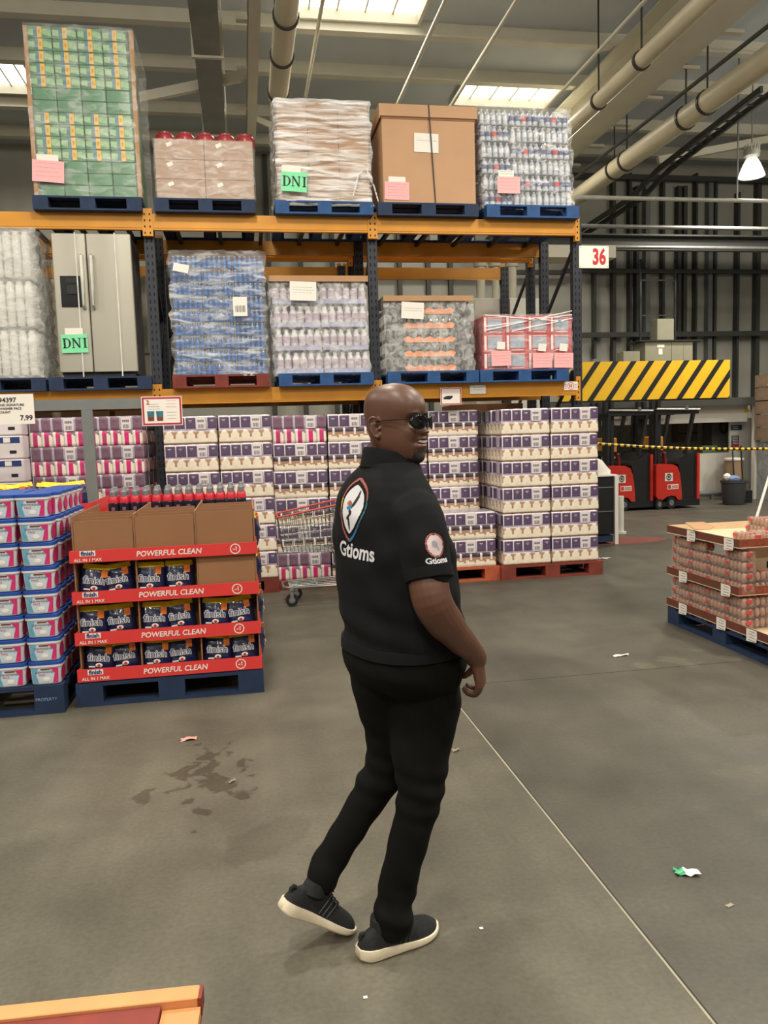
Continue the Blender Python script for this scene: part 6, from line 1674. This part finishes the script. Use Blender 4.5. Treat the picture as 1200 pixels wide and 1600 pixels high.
def hand(W, dirn, side, back, curl=1.0, mir=1):
    """W wrist, dirn along the hand, back = normal of the back of the hand, side = towards the thumb"""
    parts = []; d_, n_, t_ = dirn.normalized(), back.normalized(), side.normalized()
    # palm: a flattened block tapering from wrist to knuckles
    b = MB(); rr = []
    for u, w2, th in ((-.01, .026, .024), (.012, .029, .021), (.04, .036, .018), (.07, .040, .015), (.082, .038, .012)):
        c = W + d_ * u
        rr.append([c + t_ * (w2 * cos(2 * pi * k / 16)) + n_ * (th * sin(2 * pi * k / 16)) for k in range(16)])
    b.loft(rr); parts.append(b)
    for i, (off, L_, r) in enumerate(((.031, .080, .0092), (.0105, .087, .0094), (-.0105, .081, .0090), (-.0305, .066, .0082))):
        p = W + d_ * (.066 + (.008 if i in (1, 2) else 0)) + t_ * off; a = 0; q = [(p, r * 1.1)]
        for j, (fr, bend) in enumerate(((.44, .45), (.32, 1.0), (.24, .75))):
            a += bend * curl * (1 + .10 * i); p = p + (d_ * cos(a) - n_ * sin(a)) * (L_ * fr) + t_ * (.001 * (1.5 - i)); q.append((p, r * (1 - .09 * (j + 1))))
        parts.append(chain(q, 12, 4))
    p = W + d_ * .020 + t_ * .022 - n_ * .004
    q = [(p, .0135), (p + d_ * .020 + t_ * .014 - n_ * .018, .0125), (p + d_ * .034 + t_ * .016 - n_ * .038, .0108), (p + d_ * .046 + t_ * .012 - n_ * .056, .0085)]
    parts.append(chain(q, 12, 4)); return parts
wR = PT_(745, 1031, 2.225)
vv_ = Vector((sin(radians(9.8)), cos(radians(9.8)), 0)); rv = Vector((cos(radians(9.8)), -sin(radians(9.8)), 0)); UP = Vector((0, 0, 1))
dR = (-UP + rv * .16 + vv_ * .05).normalized()
nR = (rv * .90 - vv_ * .42).normalized(); nR = (nR - dR * nR.dot(dR)).normalized()
tR = nR.cross(dR).normalized()
if tR.dot(vv_) < 0: tR = -tR       # thumb on the far, forward side
tR = (tR - nR * .1).normalized()
handR = hand(wR, dR, tR, nR, .95)
wL = PT_(688, 1004, 2.70); handL = hand(wL, (rv * .5 - UP * .8).normalized(), (-vv_ * .5 + rv * .3).normalized(), vv_, .6)
me = joined_remesh([hb, neck, core, armR, armL, *ears, *handR, *handL], 'body', [SKIN, BEARD, LIP], .0027, 7)
def skinm(p):
    q = p - hp; x, y, z = q.dot(HX), q.dot(HY), q.dot(HZ)
    if z < -.15 or z > .03 or abs(y) > .1 or abs(x) > .14: return 0
    if x > .075 and abs(y) < .0235 and abs(z + .0515) < .0045: return 2
    if x > .075 and abs(y) < .0235 and abs(z + .0755) < .0065: return 2
    if x > .075 and abs(y) < .021 and -.069 < z < -.056: return 1
    if x > .05 and abs(y) < .034 and z < -.093: return 1
    if x > .0 and z < -.112 and abs(y) < .07: return 1
    if x > .075 and abs(y) < .028 and -.047 < z < -.043 : return 0
    return 0
body = place_mesh(me, 'body', man, skinm)
# teeth, eyebrows
b = MB(); 
for k in range(-4, 5):
    y = k * .0047; x = .1005 - 9 * y * y
    c = [hw(x + dx, y + dy, -.0615 + dz) + inv for dz in (-.0032 + 6 * y * y, .0036 + 3 * y * y) for dx, dy in ((.0015, -.0021), (.0015, .0021), (-.008, .0021), (-.008, -.0021))]
    b.add(c, [(0, 1, 2, 3), (7, 6, 5, 4), (0, 4, 5, 1), (1, 5, 6, 2), (2, 6, 7, 3), (3, 7, 4, 0)])
b.build('teeth', mat('tooth_ivory', rgb(186, 176, 162), .4), body)
def head_x(y, z):
    F_, W_ = lerp(ZS, FS, z), lerp(ZS, WS, z); c_ = max(0, 1 - (abs(y) / W_) ** 2.25) ** (1 / 2.25) * F_
    return c_ + face(c_, y, z)
for s_ in (-1, 1):
    q = []
    for k in range(7):
        y = s_ * (.014 + .0058 * k); z = .023 + .002 * sin(pi * (k + 1) / 8); q.append((hw(head_x(y, z) - .0025, y, z) + inv, (.0048 - .0005 * k)))
    e = chain(q, 6, 2); e.build('eyebrow', BEARD, body, smooth=True)
# sunglasses
LENS = mat('dark_lens', rgb(12, 13, 14), .12, 0, .05, coat=.2); FRM = mat('thin_black_frame', rgb(20, 20, 22), .3, .4)
sg = MB()
for s_ in (-1, 1):
    loop = []
    for k in range(22):
        a = 2 * pi * k / 22; y = s_ * (.034 + .027 * cos(a)); z = -.001 + .0225 * sin(a) * (1 + .0 * cos(a)); x = .115 - 8.5 * (abs(y) - .008) ** 2
        loop.append(hw(x, y, z) + inv)
    sg.tube(loop + [loop[0]], .0013, 6)
sg.tube([hw(.114, -.009, .006) + inv, hw(.119, 0, .009) + inv, hw(.114, .009, .006) + inv], .0013, 6)
for s_ in (-1, 1):
    sg.tube([hw(.091, s_ * .0600, .008) + inv, hw(.078, s_ * .0740, .007) + inv, hw(.03, s_ * .0815, .006) + inv, hw(-.008, s_ * .0835, .004) + inv, hw(-.026, s_ * .0835, -.004) + inv, hw(-.034, s_ * .081, -.014) + inv], .0016, 6)
glasses = sg.build('sunglasses', FRM, man, smooth=True)
for s_ in (-1, 1):
    b = MB(); n = 22; g = []
    for j in range(5):
        rr_ = j / 4; ring = []
        for k in range(n):
            a = 2 * pi * k / n; y = s_ * (.034 + .027 * rr_ * cos(a)); z = -.001 + .0225 * rr_ * sin(a); x = .115 - 8.5 * (abs(y) - .008) ** 2 + .002 * (1 - rr_ ** 2)
            ring.append(hw(x, y, z) + inv)
        g.append(ring)
    g[0] = [p for p in g[0]]; b.loft(g, 0, caps=False); o = b.build('lens', LENS, glasses, smooth=True)
    md = o.modifiers.new('thickness', 'SOLIDIFY'); md.thickness = .0015
# ---- shirt
sh = MB(); sh.loft(torso_rings(TOR[:-1] + [(722, 567, 651, .88)]))
slR = chain([(PT_(628, 796, 2.34), .085), (PT_(648, 806, 2.25), .0805), (PT_(660, 845, 2.205), .0745), (PT_(668, 893, 2.175), .0705)], 24)
slL = chain([(PT_(602, 792, 2.50), .085), (PT_(592, 806, 2.60), .0805), (PT_(600, 850, 2.645), .0745), (PT_(606, 893, 2.66), .07)], 24)
# cut the sleeve mouth flat: flat end instead of a rounded tip
def flat_end(b, n=24): 
    for i in range(2):
        for k in range(n): pass
    return b
me = joined_remesh([sh, slR, slL], 'polo_shirt', [SHIRT], .0055, 7)
ripple(me, lambda p: .0045 * sin(p.z * 62 + p.x * 22) * G(p.z - 1.01, .10) + .0030 * sin(p.x * 60 + p.z * 38) * G(p.z - 1.15, .25) + .003 * sin(p.z * 46 - p.x * 30) * G(p.z - 1.25, .12))   # soft folds
shirt = place_mesh(me, 'polo_shirt', man)
# hem band of the shirt, a little wider and lower on the belly
hem = MB(); rr = torso_rings([(1009, 540, 719, .80), (1001, 540, 719, .80), (993, 541, 717, .79)], .004)
hem.loft([[p + inv for p in r] for r in rr]); hem.build('hem', SHIRT, shirt, smooth=True)
# sleeve cuff ring around the arm
cuff_c = PT_(671, 905, 2.168) + inv; ax = ((PT_(671, 905, 2.168)) - PT_(662, 850, 2.20)).normalized()
cuf = MB(); cuf.tube([cuff_c - ax * .030, cuff_c - ax * .012, cuff_c, cuff_c + ax * .003], [.0715, .0715, .0705, .066], 28); cuf.build('sleeve_cuff', SHIRT, shirt, smooth=True)
# collar
cb = MB(); cc = PT_(611, 731, YB_ + .005) + inv; rings = []
for u, (dz, gr) in enumerate(((-.036, .010), (-.004, .004), (.034, .000), (.038, .003), (.030, .007), (-.002, .013), (-.022, .018), (-.023, .015))):
    r = []
    for k in range(40):
        a = 2 * pi * k / 40; ca, sa = cos(a), sin(a)     # ca towards front
        fr = max(0, ca) ** 3
        r.append(cc + fv * ((.080 + gr + .012 * fr) * ca) + sv * ((.080 + gr) * sa) + UP * (dz - .026 * ca - .012 * fr + .004))
    rings.append(r)
cb.loft(rings, 0, caps=False); cb.build('collar', SHIRT, shirt, smooth=True, ang=80)
# ---- prints on the shirt
bvh = BVHTree.FromPolygons([v.co - inv for v in shirt.data.vertices], [list(p.vertices) for p in shirt.data.polygons])
def hitpix(px, py):
    d_ = (CAMR @ Vector(((px - 600) / F, (800 - py) / F, -1.0))).normalized(); return bvh.ray_cast(Vector((0, 0, EYE)), d_)
SW = mat('print_white', rgb(214, 214, 220), .6, 0, .03); PO = mat('print_orange', rgb(200, 104, 70), .6); PB = mat('print_blue', rgb(40, 120, 170), .6); PY = mat('print_yellow', rgb(220, 190, 60), .6); PRD = mat('print_red', rgb(160, 84, 76), .6); PTL = mat('print_teal', rgb(50, 100, 120), .6)
def project(p, dirn, off=.0015):
    h = bvh.ray_cast(p - dirn * .25, dirn)
    if h[0] is None: return None
    return h[0] - dirn * off
def decal(center, ux, uz, dirn, W, Hh, nu, nv, fun, name, mats, off=.0018):
    vs = {}; b = MB()
    for i in range(nu):
        for j in range(nv):
            u, v = (i + .5) / nu, (j + .5) / nv; mi = fun(u * 2 - 1, v * 2 - 1)
            if mi is None: continue
            ids = []
            for (a, c) in ((i, j), (i + 1, j), (i + 1, j + 1), (i, j + 1)):
                if (a, c) not in vs:
                    p = project(center + ux * ((a / nu - .5) * W) + uz * ((c / nv - .5) * Hh), dirn, off)
                    vs[(a, c)] = None if p is None else len(b.v)
                    if p is not None: b.v.append(tuple(p + inv))
                ids.append(vs[(a, c)])
            if None in ids: continue
            b.f.append(ids); b.m.append(mi)
    return b.build(name, mats, shirt, smooth=True) if b.f else None
hc = hitpix(549, 797)[0]
def shield(u, v):
    """printed crest: coloured rim, dark gap, pale field with a dark runner and a bright blob"""
    VS = [-1, -.85, -.6, -.2, .2, .6, .85, 1.0]; HS = [.05, .30, .60, .88, .96, .84, .50, .10]
    def half(vv): return lerp(VS, HS, max(-1, min(1, vv)))
    hh = half(v)
    if abs(u) > hh: return None
    inner = half(v / .93) - .075 if abs(v) < .93 else -1
    if abs(u) > inner: return 3 if v > .35 else ((4 if v > .0 else 3) if u < 0 else 5) if v > -.55 or u < 0 else 6
    field = half(v / .82) - .20 if abs(v) < .82 else -1
    if abs(u) > field: return None
    if (u + .22) ** 2 / .05 + (v - .14) ** 2 / .022 < 1: return (3 if u > -.3 else 2) if v > .16 else (4 if u < -.3 and v > .08 else 6)
    for (x0, y0, x1, y1, w_) in ((.34, .56, .30, .42, .05), (.30, .42, .12, .20, .07), (.12, .20, -.02, .10, .06), (-.10, -.02, .02, -.10, .06), (.0, -.12, -.22, -.26, .05), (-.10, -.28, -.02, -.46, .06), (-.02, -.46, .02, -.60, .04)):
        dx, dy = x1 - x0, y1 - y0; t_ = max(0, min(1, ((u - x0) * dx + (v - y0) * dy) / (dx * dx + dy * dy)))
        if (u - x0 - dx * t_) ** 2 + ((v - y0 - dy * t_) * 1.2) ** 2 < w_ * w_ * 1.7: return 1
    return 0
decal(hc, sv, UP, fv, .155, .190, 70, 90, shield, 'back_emblem', [SW, INK, PO, PRD, PY, PTL, PB])
def text_decal(s, size, center, ux, uz, dirn, name, sx=1.0, bold=.002):
    c = bpy.data.curves.new('t', 'FONT'); c.body = s; c.size = size; c.align_x = 'CENTER'; c.align_y = 'CENTER'; c.offset = bold; c.resolution_u = 4
    t_ = bpy.data.objects.new('t', c); me = bpy.data.meshes.new_from_object(t_); bpy.data.objects.remove(t_)
    bm = bmesh.new(); bm.from_mesh(me); bmesh.ops.triangulate(bm, faces=bm.faces); bmesh.ops.subdivide_edges(bm, edges=[e for e in bm.edges if e.calc_length() > size * .12], cuts=2); bmesh.ops.triangulate(bm, faces=bm.faces)
    ok = True
    for v in list(bm.verts):
        p = project(center + ux * (v.co.x * sx) + uz * v.co.y, dirn, .0025)
        if p is None: bm.verts.remove(v)
        else: v.co = p + inv
    bm.to_mesh(me); bm.free(); me.materials.clear(); me.materials.append(SW)
    o = bpy.data.objects.new(name, me); COL.objects.link(o); o.parent = shirt; return o
hc2 = hitpix(556, 862)[0]
text_decal('Gtioms', .062, hc2, (sv + UP * -.02).normalized(), UP, fv, 'back_lettering', 1.0, .0016)
h3 = hitpix(680, 852)
nrm = h3[1]; nrm = Vector((nrm.x, nrm.y, 0)).normalized(); ux3 = UP.cross(nrm).normalized()
if ux3.dot(rv) < 0: ux3 = -ux3
def badge(u, v):
    r2 = u * u + v * v
    if r2 > 1: return None
    if r2 > .80: return 3
    if r2 > .74: return None
    if (u + .1) ** 2 + (v - .1) ** 2 < .09 or (abs(u - .1 + .5 * v) < .1 and v < 0 and v > -.5): return 1
    return 0
decal(h3[0], ux3, UP, -nrm, .060, .066, 26, 26, badge, 'sleeve_badge', [mat('print_pinkish', rgb(206, 186, 188), .6), mat('print_grey', rgb(150, 145, 160), .6), PO, PRD])
h4 = hitpix(684, 876); text_decal('Gtioms', .022, h4[0], ux3, UP, -nrm, 'sleeve_lettering', 1.05, .0006)
# ---- trousers
pel = MB(); pel.loft(torso_rings([(1085, 622, 668, .7), (1074, 590, 694, .72), (1062, 566, 710, .76), (1048, 549, 717, .80), (1034, 541, 720, .80), (1015, 540, 719, .80), (992, 546, 714, .78)], 0, 2.42))
lR = chain([(PT_(656, 1050, 2.39), .112), (PT_(663, 1096, 2.375), .117), (PT_(657, 1175, 2.345), .094), (PT_(657, 1237, 2.32), .0735), (PT_(647, 1280, 2.315), .0645), (PT_(629, 1350, 2.315), .0605), (PT_(618, 1400, 2.32), .061), (PT_(615, 1425, 2.30), .061), (PT_(616, 1442, 2.295), .060)], 24)
lL = chain([(PT_(600, 1055, 2.44), .113), (PT_(609, 1105, 2.46), .104), (PT_(613, 1140, 2.47), .090), (PT_(608, 1185, 2.48), .078), (PT_(590, 1222, 2.47), .067), (PT_(558, 1275, 2.455), .0555), (PT_(529, 1322, 2.44), .053), (PT_(512, 1350, 2.43), .055), (PT_(503, 1372, 2.40), .054)], 24)
me = joined_remesh([pel, lR, lL], 'trousers', [TROU], .006, 26)
ripple(me, lambda p: .0035 * sin(p.z * 90 + p.x * 25) * (G(p.z - .12, .08) + G(p.z - .5, .08) + .4 * G(p.z - .85, .06)) + .0015 * sin(p.x * 70 + p.z * 35))
trousers = place_mesh(me, 'trousers', man)
b = MB(); b.loft([[p + inv for p in r] for r in torso_rings([(1014, 543, 716, .80), (998, 545, 714, .79)], .003)]); b.build('waistband', TROU, trousers, smooth=True)
b = MB(); h = PT_(691, 1029, 2.245) + inv; b.ell(h, .005, .005, .005, 8, 6); b.build('rivet', STEEL, trousers, smooth=True)
# ---- shoes
def shoe(name, M, side):
    L_ = .292
    def wid(u):  # half width along the length, heel u=0
        return .001 + lerp([0, .04, .12, .3, .5, .7, .85, .95, 1.0], [.012, .024, .033, .034, .037, .045, .042, .026, .004], u)
    sole_t = lambda u: lerp([0, .1, .3, .5, .7, .9, 1.0], [.040, .038, .034, .028, .024, .022, .026], u)
    bot = lambda u: .012 * max(0, (u - .72) / .28) ** 2 + .008 * max(0, (.08 - u) / .08)
    top = lambda u: lerp([0, .05, .15, .28, .36, .48, .62, .78, .9, 1.0], [.056, .072, .090, .108, .112, .098, .076, .062, .052, .030], u)
    f3 = lambda x, y, z: M @ Vector((x - .075, y, z)) + inv
    NU = 30; b = MB(); rings = []
    for i in range(NU + 1):
        u = i / NU; w_ = wid(u) + .003; x = u * L_; z0, z1 = bot(u), sole_t(u); bend = side * .010 * math.sin(pi * u) - side * .008 * u
        flare = .003
        prof = [(-w_ + .004, z0), (w_ - .004, z0), (w_ + flare, z0 + .008), (w_, z1), (-w_, z1), (-w_ - flare, z0 + .008)]
        rings.append([f3(x, y + bend, z) for y, z in prof])
    b.loft(rings); sh_ = b.build(name, SOLE, man, smooth=True, ang=60); sh_['label'] = 'cream foam sole under black knit upper'
    b = MB(); rings = []
    for i in range(NU + 1):
        u = i / NU; w_ = wid(u) ; x = .004 + u * (L_ - .008); z1 = sole_t(u) - .004; zt_ = max(top(u), z1 + .006); bend = side * .010 * math.sin(pi * u) - side * .008 * u; ring = []
        for k in range(17):
            a = pi * k / 16; cs, sn = cos(a), sin(a); nar = 1 - .28 * sn if u < .45 else 1 - .12 * sn
            ring.append(f3(x, bend + w_ * cs * (abs(cs) ** -.25 if abs(cs) > .05 else 1) * nar * .97, z1 + (zt_ - z1) * sn ** .8))
        rings.append(ring)
    b.loft(rings); up = b.build('upper', SHOEB, sh_, smooth=True, ang=60)
    b = MB(); b.tube([f3(.088, 0, .080), f3(.086, 0, .100), f3(.084, 0, .116)], [.040, .037, .034], 18); b.build('ankle_collar', SHOEB, sh_, smooth=True)
    b = MB()
    for j in range(5):
        u = .40 + .06 * j; x = u * L_; zt_ = top(u) + .002; b.tube([f3(x, -.022, zt_ - .008), f3(x + .004, -.008, zt_ + .001), f3(x + .004, .008, zt_ + .001), f3(x, .022, zt_ - .008)], .0026, 6)
    b.build('laces', BLACK, sh_, smooth=True)
    b = MB()
    for s_ in (-1, 1): b.tube([f3(.115, 0, .106), f3(.125, s_ * .018, .118), f3(.14, s_ * .028, .110), f3(.135, s_ * .012, .102), f3(.118, 0, .104)], .0024, 6)
    b.build('lace_bow', BLACK, sh_, smooth=True)
    b = MB(); b.tube([f3(.012, 0, .060), f3(.008, 0, .072), f3(.012, 0, .080), f3(.022, 0, .080)], .007, 6); b.build('heel_tab', SHOEB, sh_, smooth=True)
    b = MB()
    for j in range(3):
        u = .42 + .055 * j; x = u * L_; bend = side * .010 * math.sin(pi * u) - side * .008 * u
        for s_ in (-1, 1): b.tube([f3(x, bend + s_ * wid(u) * 1.0, sole_t(u) + .004), f3(x + .012, bend + s_ * wid(u) * .93, (top(u) + sole_t(u)) / 2 + .004), f3(x + .026, bend + s_ * wid(u) * .62, top(u) - .008)], .003, 6)
    b.build('side_stripes', BLACK, sh_, smooth=True)
    return sh_
ra = radians(19.5)
hx, hy = .282, 2.272
MR = Matrix.Translation(Vector((hx + .075 * cos(ra) - .012, hy + .075 * sin(ra), 0.0))) @ Matrix.Rotation(ra, 4, 'Z')
shoe('shoe', MR, -1)
la = radians(20); pt = radians(33); toe = Vector((.272, 2.425, .004))
ML = Matrix.Translation(toe) @ Matrix.Rotation(la, 4, 'Z') @ Matrix.Rotation(pt, 4, 'Y') @ Matrix.Translation(Vector((.075 - .292, 0, -.012)))
shoe('shoe', ML, 1)
